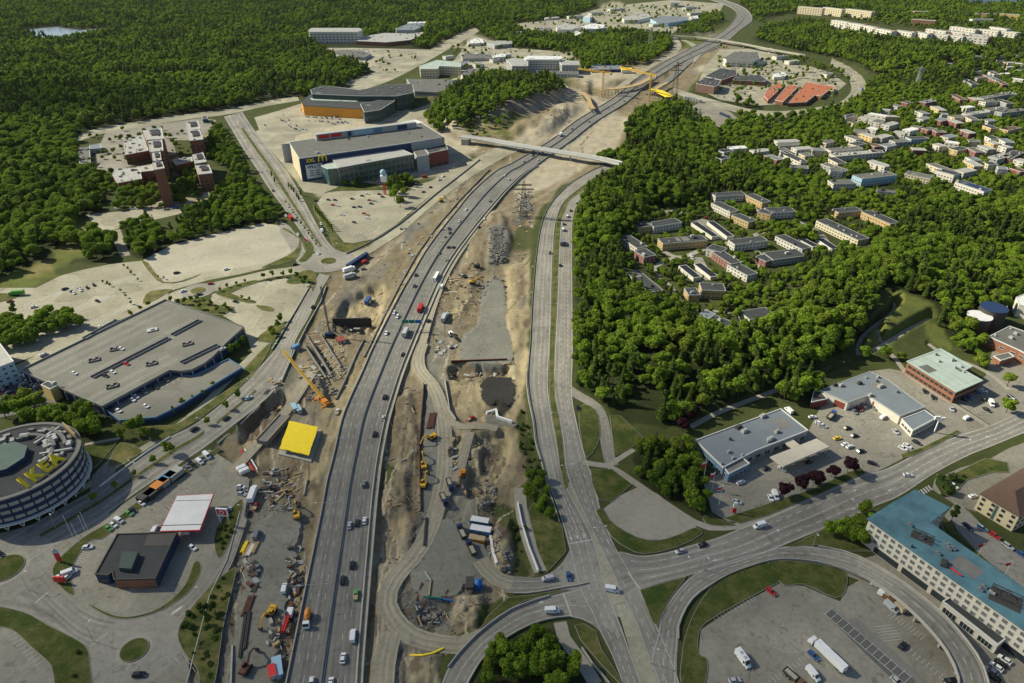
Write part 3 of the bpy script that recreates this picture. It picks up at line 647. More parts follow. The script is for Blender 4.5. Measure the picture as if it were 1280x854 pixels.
zebra((42,755),(58,741),7,(4,-1));zebra((112,808),(134,791),8,(2.5,-.4));zebra((1144,616),(1162,606),6,(5,6));zebra((216,820),(222,828),2,(6,5));zebra((228,815),(244,838),5,(2.6,6));zebra((214,770),(240,752),1,(1,-4))
def arrow(px,py,dx,dy):
 A=G(px,py);d=(G(px+dx,py+dy)-A).normalized();n_=Vector((-d.y,d.x,0));z=Vector((0,0,.15))
 marks.poly([A-n_*.12+z,A+n_*.12+z,A+d*4+n_*.12+z,A+d*4-n_*.12+z])
 marks.poly([A+d*3.6-n_*.7+z,A+d*6.2+z,A+d*3.6+n_*.7+z])
for p in((711,664),(719,662),(728,660)):arrow(p[0],p[1],2,7)
for p in((1120,609),(1075,632),(1240,543)):arrow(p[0],p[1],-8,4)
arrow(690,749,-8,2.5);arrow(905,697,-9,3);arrow(1060,617,9,-4)
marks.build('road_markings','marking',None,l0='white lane lines, bays, arrows and crossings painted on the asphalt',**S)
WINS={}
def window_mesh(w,h,frame='frame_white',glass='glass',mull=1):
 k=(round(w,2),round(h,2),frame,glass,mull)
 if k not in WINS:
  b=MB();t=min(.14,w*.12)
  b.box(-w/2,0,0,w/2,.04,h,1)
  b.box(-w/2-t,0,-t,w/2+t,.12,0,0);b.box(-w/2-t,0,h,w/2+t,.12,h+t,0)
  b.box(-w/2-t,0,0,-w/2,.12,h,0);b.box(w/2,0,0,w/2+t,.12,h,0)
  for i in range(1,mull+1):
   if w>1.0:x=-w/2+w*i/(mull+1);b.box(x-t/3,.04,0,x+t/3,.10,h,0)
  WINS[k]=b.mesh('window',[frame,glass])
 return WINS[k]
def ccw(P):
 ar=sum(P[i].x*P[(i+1)%len(P)].y-P[(i+1)%len(P)].x*P[i].y for i in range(len(P)))
 return P if ar>0 else P[::-1]
def wxy(poly,h,z=0):return ccw([G(p[0],p[1],h)for p in poly])
BARN={}
def bg0(name,l0,cat,P,h,wall,roof,z0=0,win=None,parapet=.35,group=None,vents=0,facade=None,ridge=None,trim='frame_white',door=True,overhang=0,wname='wall'):
 P=ccw([Vector((p[0],p[1],0))for p in P]);n=len(P)
 MASKPOLY.append([UNG(p.x,p.y)for p in P])
 BPOLY.append([UNG(p.x,p.y)for p in P])
 c=sum(P,Vector())/n;c.z=z0
 root=empty(name,c,l0=l0,cat=cat,group=group)
 Q=[p-Vector((c.x,c.y,0))for p in P]
 b=MB();b.prism(Q,-1.5,h)
 b.build(wname,wall,root)
 r=MB()
 def off(Q,d):
  out=[]
  for i in range(n):
   a=(Q[i]-Q[i-1]).normalized();e=(Q[(i+1)%n]-Q[i]).normalized()
   n1=Vector((a.y,-a.x,0));n2=Vector((e.y,-e.x,0));k=1+n1.dot(n2)
   out.append(Q[i]+(n1+n2)*(d/max(.4,k)))
  return out
 if ridge and n==4:
  O=off(Q,.5);e0=(O[1]-O[0]).length;e1=(O[2]-O[1]).length
  if e0<e1:O=O[1:]+O[:1]
  A,B_,C_,D_=[v+Vector((0,0,h+.02))for v in O]
  m1=(A+D_)/2;m2=(B_+C_)/2;hip=ridge[1]if isinstance(ridge,tuple)else 0;rh=ridge[0]if isinstance(ridge,tuple)else ridge
  d=(m2-m1).normalized()*hip;r1=m1+d+Vector((0,0,rh));r2=m2-d+Vector((0,0,rh))
  r.poly([A,B_,r2,r1]);r.poly([C_,D_,r1,r2]);r.poly([B_,C_,r2]);r.poly([D_,A,r1]);r.poly([D_,C_,B_,A])
  r.build('roof',roof,root)
 else:
  O=off(Q,.12+overhang);I=off(Q,-.3)
  r.prism(I if parapet>.05 else O,h-.2,h+.05)
  ro=r.build('roof',roof,root)
  if parapet>.05:
   t=MB()
   for i in range(n):
    j=(i+1)%n;z1=Vector((0,0,h-.25));z2=Vector((0,0,h+parapet))
    t.poly([O[i]+z1,O[j]+z1,O[j]+z2,O[i]+z2]);t.poly([O[i]+z2,O[j]+z2,I[j]+z2,I[i]+z2]);t.poly([I[j]+z1,I[i]+z1,I[i]+z2,I[j]+z2])
   t.build('parapet',trim,root)
  rr=random.Random(int(abs(c.x)*7+abs(c.y)))
  xs=[q.x for q in Q];ys=[q.y for q in Q]
  e0=max(range(n),key=lambda i:(Q[(i+1)%n]-Q[i]).length);dv=(Q[(e0+1)%n]-Q[e0]).normalized();nv_=Vector((-dv.y,dv.x,0));area=(max(xs)-min(xs))*(max(ys)-min(ys))
  if area>700:
   sb=MB();step=5 if area<5000 else 9;md=MB()
   for v_,w_ in((dv,nv_),(nv_,dv)):
    t_=[q.dot(w_)for q in Q];u_=[q.dot(v_)for q in Q];t=min(t_)+step*rr.uniform(.3,1)
    while t<max(t_):
     u=min(u_);on=None
     while u<=max(u_)+1.5:
      p=v_*u+w_*t;ins=inpoly(p,I)
      if ins and on is None:on=p
      if not ins and on is not None:
       e_=p-v_*1.5
       if(e_-on).length>3 and rr.random()<(.9 if v_ is dv else.35):sb.poly([on-w_*.07+Vector((0,0,h+.062)),on+w_*.07+Vector((0,0,h+.062)),e_+w_*.07+Vector((0,0,h+.062)),e_-w_*.07+Vector((0,0,h+.062))])
       on=None
      u+=1.5
     t+=step*(1 if v_ is dv else 3)
   sb.build('roof_seams','concrete_dark',ro)
   for _ in range(4):
    p=Vector((rr.uniform(min(xs),max(xs)),rr.uniform(min(ys),max(ys)),0));a_,b2=rr.uniform(1.5,5),rr.uniform(1,4);C4=[p+dv*s1*a_+nv_*s2*b2 for s1,s2 in((-1,-1),(1,-1),(1,1),(-1,1))]
    if all(inpoly(c4,I)for c4 in C4):md=MB();md.poly([c4+Vector((0,0,h+.068+.003*_))for c4 in C4]);md.build('roof_patch',rr.choice(['roof_grey','concrete_dark']),ro)
   if h<13.5:vents=max(vents,min(16,int(area/220)))
  for k in range(vents):
   for tr_ in range(20):
    x,y=rr.uniform(min(xs),max(xs)),rr.uniform(min(ys),max(ys))
    if inpoly((x,y),I):break
   else:continue
   s=rr.choice([.6,.8,1.3,1.8]);vb=MB();vb.box(-s,-s*.6,0,s,s*.6,rr.uniform(.6,1.4));vb.box(-s*.8,-s*.45,.6,s*.8,s*.45,1.6,0)if s>1 else vb.tube((0,0,0),(0,0,1.3),.3,.3,8)
   e=(Q[1]-Q[0]);vb.build('roof_vent',rr.choice(['galv','roof_light','dark_steel']),ro,loc=(x,y,h+.05),rz=math.atan2(e.y,e.x))
 if win:
  W_=dict(rows=2,pitch=3.2,w=1.4,h=1.3,sill=.9,storey=h/2,frame='frame_white',glass='glass',margin=1.2,sides=None,mull=1);W_.update(win)
  me=window_mesh(W_['w'],W_['h'],W_['frame'],W_['glass'],W_['mull']);spots=[]
  for i in range(n):
   a,e=Q[i],Q[(i+1)%n];d=e-a;Ld=d.length
   if Ld<3:continue
   d.normalize();nn=Vector((d.y,-d.x,0));mid=(a+e)/2+c
   if nn.dot(Vector((0,0,0))-Vector((mid.x,mid.y,0)))<0.02*mid.length:continue
   if W_['sides']is not None and i not in W_['sides']:continue
   k=max(1,int((Ld-2*W_['margin']+W_['pitch']-W_['w'])/W_['pitch']));st=(Ld-2*W_['margin']-W_['w'])/max(1,k-1)if k>1 else 0
   for j in range(k):
    s=W_['margin']+W_['w']/2+j*st if k>1 else Ld/2
    for fl in range(W_['rows']):spots.append((a+d*s+nn*.01,math.atan2(nn.y,nn.x)-math.pi/2,W_['sill']+fl*W_['storey'],(fl==0 and j%5==2)))
  if len(spots)>96:
   extra=spots[96:];spots=spots[:96];b=MB()
   bm_=[(v.co.copy())for v in me.vertices];fs=[(tuple(p.vertices),p.material_index)for p in me.polygons]
   for p,a,z,_ in extra:
    k0=len(b.v);R_=Matrix.Rotation(a,4,'Z');b.v+=[tuple(R_@v+Vector((p.x,p.y,z)))for v in bm_]
    for f,mi in fs:b.f.append(tuple(k0+i for i in f));b.m.append(mi)
   b.build('window',[W_['frame'],W_['glass']],root,kind='stuff')
  for p,a,z,dr in spots:obj('window',me,root,(p.x,p.y,z),a)
 BARN[name+'|'+l0]=root
 return root
BPOLY=[]
def inpoly(p,P):
 x,y=p[0],p[1];r=False;n=len(P)
 for i in range(n):
  a,b=P[i],P[(i+1)%n]
  if(a[1]>y)!=(b[1]>y)and x<(b[0]-a[0])*(y-a[1])/(b[1]-a[1])+a[0]:r=not r
 return r
def bar(a,b,w,h):
 A,B_=G(a[0],a[1],h),G(b[0],b[1],h);d=(B_-A);d.z=0;d.normalize();nn=Vector((-d.y,d.x,0))*w/2
 return ccw([A-nn,B_-nn,B_+nn,A+nn])
def text_mesh(s,size,depth=.15,bold=True):
 cu=bpy.data.curves.new('lettering','FONT');cu.body=s;cu.size=size;cu.extrude=depth;cu.align_x='CENTER';cu.align_y='CENTER'
 if bold:cu.offset=size*.025*bold
 o=bpy.data.objects.new('tmp',cu);COL.objects.link(o);bpy.context.view_layer.update()
 me=bpy.data.meshes.new_from_object(o.evaluated_get(bpy.context.evaluated_depsgraph_get()));bpy.data.objects.remove(o)
 return me
def sign_text(s,size,p,ang,m,parent,name='lettering',tilt=math.pi/2):
 me=text_mesh(s,size);me.materials.clear();me.materials.append(MATS[m])
 o=bpy.data.objects.new(name,me);link(o,parent);o.location=p;o.rotation_euler=(tilt,0,ang+math.pi/2);return o
Ra=[G(65,529,17),G(99,562,17),G(0,626,17)]
def circ3(a,b,c):
 ax,ay,bx,by,cx,cy=a.x,a.y,b.x,b.y,c.x,c.y;d=2*(ax*(by-cy)+bx*(cy-ay)+cx*(ay-by))
 ux=((ax**2+ay**2)*(by-cy)+(bx**2+by**2)*(cy-ay)+(cx**2+cy**2)*(ay-by))/d
 uy=((ax**2+ay**2)*(cx-bx)+(bx**2+by**2)*(ax-cx)+(cx**2+cy**2)*(bx-ax))/d
 return ux,uy,math.hypot(ax-ux,ay-uy)
cx,cy,RR=circ3(*Ra);print('round store',cx,cy,RR)
root=empty('round_store',(cx,cy,0),l0='large round dark blue store with white window bands and yellow roof letters',cat='store building')
b=MB();ring=lambda r,z,n=72:[Vector((r*math.cos(2*math.pi*i/n),r*math.sin(2*math.pi*i/n),z))for i in range(n)]
MASKPOLY.append([UNG(cx+q.x*1.03,cy+q.y*1.03)for q in ring(RR,0)]);BPOLY.append(MASKPOLY[-1])
b.prism(ring(RR-.6,0),3.2,16.6);b.build('wall','wall_navy',root)
b=MB();b.prism(ring(RR-4,0),0,3.3);b.build('ground_floor','glass',root)
b=MB();b.prism(ring(RR-1.2,0),16.5,17.0);rf=b.build('roof','roof_felt',root)
def ringwall(r0,r1,z0,z1,mats,name,parent,n=72):
 b=MB()
 for i in range(n):
  a0,a1=2*math.pi*i/n,2*math.pi*(i+1)/n
  q=lambda r,a,z:(r*math.cos(a),r*math.sin(a),z)
  b.poly([q(r1,a0,z0),q(r1,a1,z0),q(r1,a1,z1),q(r1,a0,z1)]);b.poly([q(r1,a0,z1),q(r1,a1,z1),q(r0,a1,z1),q(r0,a0,z1)]);b.poly([q(r0,a1,z0),q(r0,a0,z0),q(r0,a0,z1),q(r0,a1,z1)])
  b.poly([q(r0,a0,z0),q(r0,a1,z0),q(r1,a1,z0),q(r1,a0,z0)])
 return b.build(name,mats,parent)
ringwall(RR-1.5,RR+.3,16.7,17.4,'concrete_dark','parapet',root)
ringwall(RR-.6,RR+.9,3.0,3.7,'frame_white','canopy_ring',root)
seg=40;k_=0
for fl,z in enumerate((5.0,8.8,12.6)):
 b=MB()
 for j in range(seg):
  a0,a1=2*math.pi*(j+.08)/seg,2*math.pi*(j+.92)/seg;q=lambda r,a,z:(r*math.cos(a),r*math.sin(a),z)
  if math.sin((a0+a1)/2)>.55:continue
  b=MB();r0,r1=RR-.55,RR-.30
  for s in range(3):
   b0,b1=a0+(a1-a0)*s/3,a0+(a1-a0)*(s+1)/3
   b.poly([q(r1,b0,z),q(r1,b1,z),q(r1,b1,z+1.7),q(r1,b0,z+1.7)]);b.poly([q(r1,b0,z+1.7),q(r1,b1,z+1.7),q(r0,b1,z+1.7),q(r0,b0,z+1.7)]);b.poly([q(r0,b0,z),q(r0,b1,z),q(r1,b1,z),q(r1,b0,z)])
  k_+=1
  b.build('window_panel','roof_light',root)if k_<=95 else None
b=MB()
for z in(7.2,11.0,14.9):
 for j in range(seg):
  a=2*math.pi*j/seg;b.beam(((RR-.3)*math.cos(a),(RR-.3)*math.sin(a),4),((RR-.3)*math.cos(a),(RR-.3)*math.sin(a),16.6),.25)
 break
b.build('mullions','dark_steel',root)
for j in range(14):
 a=-2.3+j*.21;b=MB();p=lambda r,z,da=0:(r*math.cos(a+da),r*math.sin(a+da),z)
 b.beam(p(RR+.6,3.2,-.035),p(RR-.4,0),.4);b.beam(p(RR+.6,3.2,.035),p(RR-.4,0),.4);b.build('brace','frame_white',root)
b=MB();b.prism(ring(RR*.40,0,8),17.0,19.5,0,1);b.build('lantern',['wall_navy','roof_dark_mint'],rf,loc=(-RR*.15,-RR*.02,0))
rr=random.Random(4)
for i in range(52):
 a=rr.uniform(-.9,2.6);r=rr.uniform(RR*.48,RR*.86);s=rr.uniform(.8,2.0)
 if-1.2<a<-.15 and r>RR*.5:continue
 b=MB();b.box(-s,-s*.55,0,s,s*.55,rr.uniform(.8,1.8));b.build('roof_vent',rr.choice(['galv','concrete','concrete_dark']),rf,loc=(r*math.cos(a),r*math.sin(a),17.02),rz=rr.choice([a,a+1.57]))
for a0,a1,r in((.55,1.75,RR*.62),(.5,1.5,RR*.78),(-.3,.4,RR*.6)):
 b=MB();n=6
 for i in range(n):
  t0,t1=a0+(a1-a0)*i/n,a0+(a1-a0)*(i+1)/n;b.beam((r*math.cos(t0),r*math.sin(t0),18),(r*math.cos(t1),r*math.sin(t1),18),1.6,1.3)
 b.build('duct','concrete_dark',rf)
for t in(.3,1.2):
 b=MB();b.beam((RR*.42*math.cos(t),RR*.42*math.sin(t),18),(RR*.9*math.cos(t),RR*.9*math.sin(t),18),.9);b.build('duct','galv',rf)
b=MB();b.beam((RR*.95*math.cos(.62),RR*.95*math.sin(.62),19),(RR*.95*math.cos(1.15),RR*.95*math.sin(1.15),19),.5,3);b.build('screen','formwork_timber',rf)
L4=[(29.5,604),(43,594),(57,583.5),(70,574.5)]
for ch,(x,y)in zip('IKEA',L4):
 p=G(x,y,19.2)-Vector((cx,cy,0));A_,B_=G(29,604,19),G(72,573,19);dd=(B_-A_);ang=math.atan2(dd.y,dd.x)
 me=text_mesh(ch,7.6,.4,1.6);me.materials.clear();me.materials.append(MATS['sign_yellow'])
 o=bpy.data.objects.new('roof_letter',me);link(o,root);o.location=p;o.rotation_euler=(math.radians(38),0,ang)
 b=MB();
 for s in(-1.6,1.6):b.beam((s,-2.2,-2.4),(s,1.2,.5),.2);b.beam((s,1.8,-2.4),(s,1.2,.5),.2)
 b.build('letter_frame','galv',root,loc=p,rz=ang)
h=6.5
DK=[(207,375.5),(305,409.5),(284,429),(266,447),(256,455),(240,463),(226,465),(212,464),(128,509),(25,464)]
P=wxy(DK,h);cD=sum(P,Vector())/len(P);cD.z=0
MASKPOLY.append([UNG(p.x,p.y)for p in P]);BPOLY.append(MASKPOLY[-1])
root=empty('parking_deck',cD,l0='vast flat two-level car deck with rows of bays on its roof',cat='parking garage')
Q=[p-cD for p in P]
Qi=[q*.985 for q in Q]
b=MB();b.prism(Qi,-.5,h-.9);b.build('wall','wall_navy',root)
b=MB();b.prism([Vector((q.x,q.y,0))for q in Q],h-.9,h);rf=b.build('roof_deck','deck_concrete',root)
b=MB()
for i in range(len(Q)):
 a,e=Q[i],Q[(i+1)%len(Q)];b.beam((a.x,a.y,h+.5),(e.x,e.y,h+.5),.25,1.0)
b.build('parapet','steel',root)
b=MB()
for i in range(len(Q)):
 a,e=Q[i],Q[(i+1)%len(Q)];k=max(1,int((e-a).length/8))
 for j in range(k):
  p=a.lerp(e,j/k);b.beam((p.x,p.y,0),(p.x,p.y,h-.9),.5)
b.build('columns','galv',root)
def deckline(mb,a,b_,w=.16,z=None,c=cD):
 z=z or h+.03;A,B2=G(a[0],a[1],z)-c,G(b_[0],b_[1],z)-c;d=(B2-A).normalized();nn=Vector((-d.y,d.x,0))*w/2
 mb.poly([A-nn,A+nn,B2+nn,B2-nn])
b=MB()
for r_ in range(9):
 t=(r_+.6)/9.4
 A0=(25+(128-25)*t,464+(509-464)*t);B0=(207+(300-207)*t,375.5+(412-375.5)*t)
 if r_ in(3,6):continue
 s0,s1=(.06,.94)if r_<5 else(.02,.60 if r_>6 else.75)
 n_=int(62*(s1-s0))
 for i in range(n_):
  s=s0+(s1-s0)*i/n_;x=A0[0]+(B0[0]-A0[0])*s;y=A0[1]+(B0[1]-A0[1])*s
  deckline(b,(x-2.4,y-1.1),(x+2.4,y+1.1))
b.build('bay_lines','marking',rf)
for(a,e)in((T1(0,2,460,178),T1(0,2,845,-20)),(T1(0,1,860,820),T1(0,1,1000,745)),(T1(0,1,420,838),T1(0,1,590,745)),(T1(0,2,905,105),T1(0,2,1090,15))):
 A_,B_=G(*a,h)-cD,G(*e,h)-cD;b=MB();b.beam(A_+Vector((0,0,.02)),B_+Vector((0,0,.02)),2.6,.12);b.build('light_slot','dark_steel',rf)
 d=(B_-A_).normalized();nn=Vector((-d.y,d.x,0))*1.5
 b=MB();
 for s in(-1,1):b.beam(A_+nn*s+Vector((0,0,.5)),B_+nn*s+Vector((0,0,.5)),.25,1.0)
 b.build('slot_rail','steel',rf)
for(x,y)in((575,35),(755,108),(470,90),(560,220),(935,10)):
 p=G(*T1(0,2,x,y),h)-cD;b=MB();b.box(-3,-2,0,3,-1.6,.9);b.box(-3,1.6,0,3,2,.9);b.box(-3,-2,0,-2.6,2,.9);b.box(2.6,-2,0,3,2,.9);b.box(-.8,-.8,0,.8,.8,1.4);b.build('stair_well','concrete_dark',rf,loc=p,rz=.5)
p=G(*T1(0,1,760,795),h)-cD;b=MB();b.box(-3,-2,0,3,2,.8);b.box(-1,-1,0,1,1,1.5);b.build('stair_well','galv',rf,loc=p,rz=.5)
P=wxy([(131,512),(150,526.5),(195,522.5),(226,507),(303,460),(286,449.5),(241,471),(213,468)],3.4);c2=sum(P,Vector())/len(P);c2.z=0
MASKPOLY.append([UNG(p.x,p.y)for p in P]);BPOLY.append(MASKPOLY[-1])
root=empty('parking_terrace',c2,l0='lower car terrace with blue edge walls below the big deck',cat='parking garage')
Q=[p-c2 for p in P];b=MB();b.prism([q*.99 for q in Q],-.5,3.0);b.build('wall','wall_navy',root)
b=MB();b.prism(Q,3.0,3.4);b.build('roof_deck','deck_concrete',root)
b=MB()
for i in range(len(Q)):
 a,e=Q[i],Q[(i+1)%len(Q)];b.beam((a.x,a.y,3.6),(e.x,e.y,3.6),.3,1.1)
b.build('edge_wall','wall_blue',root)
b=MB();h_=3.43
for i in range(17):x=160+i*6.8;y=500-i*3.0;deckline(b,(x,y),(x+3,y+3.2),z=h_,c=c2)
b.build('bay_lines','marking',root)
bg0('stair_house','small yellow stair house with dark roof beside the car deck','stair house',wxy(T(0,2,(205,213),(240,195),(290,212),(250,235)),8.5),8.5,'wall_yellow','roof_felt',vents=1)
bs=bg0('filling_station','black low filling station shop with orange end wall and roof box','shop building',wxy(T(0,3,(585,112),(738,108),(885,100),(850,172),(775,335),(570,340),(560,300),(540,318),(475,312)),5),5,'wall_navy','roof_felt',parapet=.5,trim='dark_steel',win=dict(rows=1,pitch=6,w=3.2,h=2.2,sill=.5,storey=4,sides=None,frame='dark_steel'))
P=wxy(T(0,3,(610,198),(690,200),(655,285),(592,280)),7);c_=bs.location;b=MB();b.prism([p-Vector((c_.x,c_.y,0))for p in P],5,7.2);b.build('roof_box','wall_dark_green',bs)
P=wxy(T(0,3,(738,112),(882,102),(852,168),(716,172)),5.1);b=MB();b.prism([p-Vector((c_.x,c_.y,0))for p in P],5.05,5.16);b.build('roof_patch','dark_steel',bs)
def canopy(l0,poly,h,top,fascia,cols=3,cat='canopy',name='canopy',th=.7,pumps=True):
 P=wxy(poly,h);c=sum(P,Vector())/len(P);c.z=0;root=empty(name,c,l0=l0,cat=cat);Q=[Vector((p.x-c.x,p.y-c.y,0))for p in P]
 BPOLY.append([UNG(p.x,p.y)for p in P])
 b=MB();b.prism(Q,h-th,h-.03);b.build('fascia',fascia,root);b=MB();b.prism([q*.97 for q in Q],h-.05,h+.06);ro=b.build('roof',top,root)
 a,e=(Q[0]+Q[3])/2,(Q[1]+Q[2])/2
 if(Q[1]-Q[0]).length<(Q[2]-Q[1]).length:a,e=(Q[0]+Q[1])/2,(Q[2]+Q[3])/2
 w=(Q[2]-Q[1]).length if(Q[1]-Q[0]).length>=(Q[2]-Q[1]).length else(Q[1]-Q[0]).length
 dn=(e-a).normalized();nn=Vector((-dn.y,dn.x,0))
 for i in range(cols):
  for s in(-.28,.28):
   p=a.lerp(e,(i+.5)/cols)+nn*w*s;b=MB();b.beam((p.x,p.y,0),(p.x,p.y,h-th),.4);b.build('column','galv',root)
  if pumps:
   p=a.lerp(e,(i+.5)/cols);b=MB();b.box(-.4,-.9,0,.4,.9,1.7);b.box(-.6,-1.6,0,.6,1.6,.18);b.build('fuel_pump','sign_white',root,loc=p,rz=math.atan2(dn.y,dn.x))
 return root,ro
cn,ro=canopy('large white-roofed canopy with red edge beside the black shop',[(221,619.5),(267.5,617),(250,663),(199,664.5)],5.8,'roof_white','sign_red')
b=MB();A_,B_=G(201,657,5.9)-cn.location,G(252,655.5,5.9)-cn.location;b.beam(A_,B_,.3,.12);A_,B_=G(218,626,5.9)-cn.location,G(265,625,5.9)-cn.location;b.beam(A_,B_,.15,.12);b.build('roof_seam','dark_steel',ro)
canopy('beige flat canopy over the fuel pumps beside the grey-blue shop',[(962.5,571),(1021,548),(1037,558.5),(979,583.5)],5.6,'roof_beige','roof_beige',cols=4)
canopy('small beige link canopy between shop and pump canopy',T(3,2,(65,488),(108,470),(160,512),(122,528)),4.6,'roof_beige','roof_beige',cols=1,pumps=False)
sh=bg0('garage_shop','long grey-blue flat-roofed shop with white eaves behind the beige canopy','shop building',wxy([(869,551),(976,511.5),(1010,538.5),(944,564),(904,585)],5.5),5.5,'wall_grey','roof_blue_grey',parapet=.5,vents=4,win=dict(rows=1,pitch=5,w=3.2,h=2.4,sill=.4,storey=5,frame='frame_white'))
bg0('shop_porch','square grey porch roof with white edge and blue base at the shop corner','shop porch',wxy([(902,581),(925,570.5),(937,580),(911,593)],4.9),4.9,'wall_blue','concrete_dark',parapet=.6,win=dict(rows=1,pitch=3,w=2.2,h=2.4,sill=.5,storey=5))
gg=bg0('repair_garage','white L-shaped repair garage with slate-blue roof and red doors','garage building',wxy([(1025,488),(1087.5,464.5),(1110,475),(1156,509),(1125,520.5),(1085,494.5),(1060,503.5)],5.2),5.2,'wall_white','roof_blue_grey',parapet=.25,vents=6,trim='wall_grey')
def wp0(root,a,b_,h_roof,z0,z1,m,name,proud=.06):
 A,B2=G(a[0],a[1],h_roof),G(b_[0],b_[1],h_roof);c=root.location;A=A-Vector((c.x,c.y,0));B2=B2-Vector((c.x,c.y,0));d=(B2-A);d.z=0;d.normalize();nn=Vector((d.y,-d.x,0))
 if nn.dot(Vector((c.x,c.y,0))+A)>0:nn=-nn
 bb=MB();A=A+nn*proud;B2=B2+nn*proud
 bb.hexa([Vector((A.x,A.y,z0))-nn*.3,Vector((B2.x,B2.y,z0))-nn*.3,Vector((B2.x,B2.y,z0)),Vector((A.x,A.y,z0)),Vector((A.x,A.y,z1))-nn*.3,Vector((B2.x,B2.y,z1))-nn*.3,Vector((B2.x,B2.y,z1)),Vector((A.x,A.y,z1))])
 return bb.build(name,m,root)
wp0(bs,T1(0,3,573,340),T1(0,3,772,335),5,.2,4.6,'brick_orange','front_wall')
wp0(sh,(870,551.8),(903.5,584.4),5.5,.1,4.6,'wall_blue','blue_wall')
for k_,(x_,y_)in enumerate(((947,562),(960,557),(972,552.5),(985,547.5))):wp0(sh,(x_,y_),(x_+7,y_-2.7),5.5,.3,3.8,'wall_red' if k_%2 else 'glass','shop_bay')
for a,b_,m in(((1044,497.0),(1057,502.3),'wall_red'),((1092,499),(1099,503.4),'wall_red'),((1103,506),(1108,509),'glass'),((1112,511.7),(1119,516.5),'glass'),((1065,501.6),(1074,498.2),'glass')):wp0(gg,a,b_,5.2,.1,3.9,m,'garage_door')
bg0('garage_annex','low white annex with slate-blue roof and yellow panel by the mast sign','annex',wxy([(1127,524),(1156,513),(1170,523),(1141,538.5)],4.2),4.2,'wall_white','roof_blue_grey',parapet=.3,win=dict(rows=1,pitch=2.6,w=2.0,h=1.5,sill=1.4,storey=4),trim='frame_white')
bg0('garage_shed','low black-roofed red shed at the end of the white garage','shed',wxy(T(3,2,(215,300),(228,245),(262,245),(298,282)),4),4,'wall_red','dark_steel')
bg0('office','brick office with pale mint stepped roof on the slope','office building',wxy([(1135,452),(1176,436.5),(1214,458),(1204.5,463),(1227,475.5),(1195,489.5)],8),8,'brick_orange','roof_mint',parapet=.2,vents=3,overhang=.5,win=dict(rows=2,pitch=3,w=2.2,h=1.3,sill=1.2,storey=3.6,frame='dark_steel'),trim='roof_mint')
bg0('workshop','orange brick workshop with cluttered grey roof at the right edge','workshop',wxy([(1236,421),(1262,408),(1310,425),(1310,458),(1274,438)],7),7,'brick_orange','roof_grey',vents=7,win=dict(rows=1,pitch=5,w=2.6,h=1.4,sill=3,storey=5))
bg0('shed','small brick shed with grey roof below the orange workshop','shed',wxy(T(3,2,(1125,70),(1200,52),(1228,72),(1160,92)),4),4,'brick_orange','roof_grey')
bg0('warehouse','white plant building cut by the right edge above the workshop','warehouse',wxy([(1270,372),(1290,364),(1310,374),(1300,388),(1274,381)],9),9,'wall_white','roof_white')
for px,py,r,hh,top,wl,lb in((1243,384,8,13,'wall_navy','dark_steel','tall dark cylindrical tank with blue top among the trees'),(1225,394.5,7.2,10,'roof_white','dark_steel','dark cylindrical tank with flat white lid')):
 p=G(px,py,hh);rt=empty('storage_tank',(p.x,p.y,0),l0=lb,cat='tank');b=MB();b.tube((0,0,0),(0,0,hh-.3),r,r,28);b.build('tank_wall',wl,rt)
 b=MB();b.tube((0,0,hh-.3),(0,0,hh),r+.25,r+.25,28);b.build('lid',top,rt);MASKPOLY.append([UNG(p.x+r*math.cos(a),p.y+r*math.sin(a))for a in(0,1,2,3,4,5)])
 b=MB();b.beam((r+.3,0,0),(r+.3,0,hh+.8),.5,.2);b.build('ladder','galv',rt)
hh=14
ht=bg0('hotel','long white hotel with weathered blue roof and rows of square windows','hotel',wxy([(1086.5,649),(1120,628),(1145,614),(1184.5,634),(1160,653),(1340,778),(1340,829)],hh),hh,'wall_white','roof_blue',parapet=.0,overhang=.6,vents=3,win=dict(rows=3,pitch=3.1,w=1.5,h=1.5,sill=4.8,storey=3.05,margin=1.4,mull=1,frame='wall_grey',glass='glass_pale'))
c_=ht.location
A_,B_=G(1086.5,649,hh),G(1340,829,hh);d=(B_-A_);Ln=d.length;d.normalize();nn=Vector((d.y,-d.x,0));nn=-nn if nn.dot(A_)>0 else nn
for i in range(int(Ln/12.5)):
 s=6+i*12.5
 if 72<s<78:continue
 b=MB();p=A_+d*(s+10.6/2)-Vector((c_.x,c_.y,0));b.box(-5.4,0,.3,5.4,.1,3.4);b.build('arcade_window','glass',ht,loc=(p.x,p.y,0),rz=math.atan2(nn.y,nn.x)-math.pi/2)
b=MB()
for(x,y)in((765,130),(845,210),(895,170),(900,186),(920,186),(1075,375),(1055,390),(1115,405),(705,68)):
 p=G(*T1(3,3,x,y),hh)-c_;b=MB();b.box(-1,-.7,0,1,.7,.9);b.tube((0,0,.5),(0,0,1.6),.3,.3,8);b.build('roof_vent','galv' if x>1100 else 'roof_blue_grey',ht,loc=(p.x,p.y,hh+.05),rz=-.7)
for(x,y,w,l)in((770,130,4,2.5),(1185,435,5,4)):
 p=G(*T1(3,3,x,y),hh)-c_;b=MB();b.lattice((-w,0,.8),(w,0,.8),l,.25);b.box(-w,-l,.0,w,l,.12);b.build('roof_rack','dark_steel',ht,loc=(p.x,p.y,hh+.05),rz=-.7)
p=G(1194,716,hh)-c_;sign_text('HOTEL',2.6,(p.x,p.y,hh+1.6),math.atan2(nn.y,nn.x),'sign_red',ht,'roof_lettering')if 0 else None
b=MB();b.box(-2.2,-.15,.3,2.2,.15,1.0);b.build('roof_sign','sign_red',ht,loc=(p.x,p.y,hh+.1),rz=math.atan2(nn.y,nn.x)-math.pi/2)
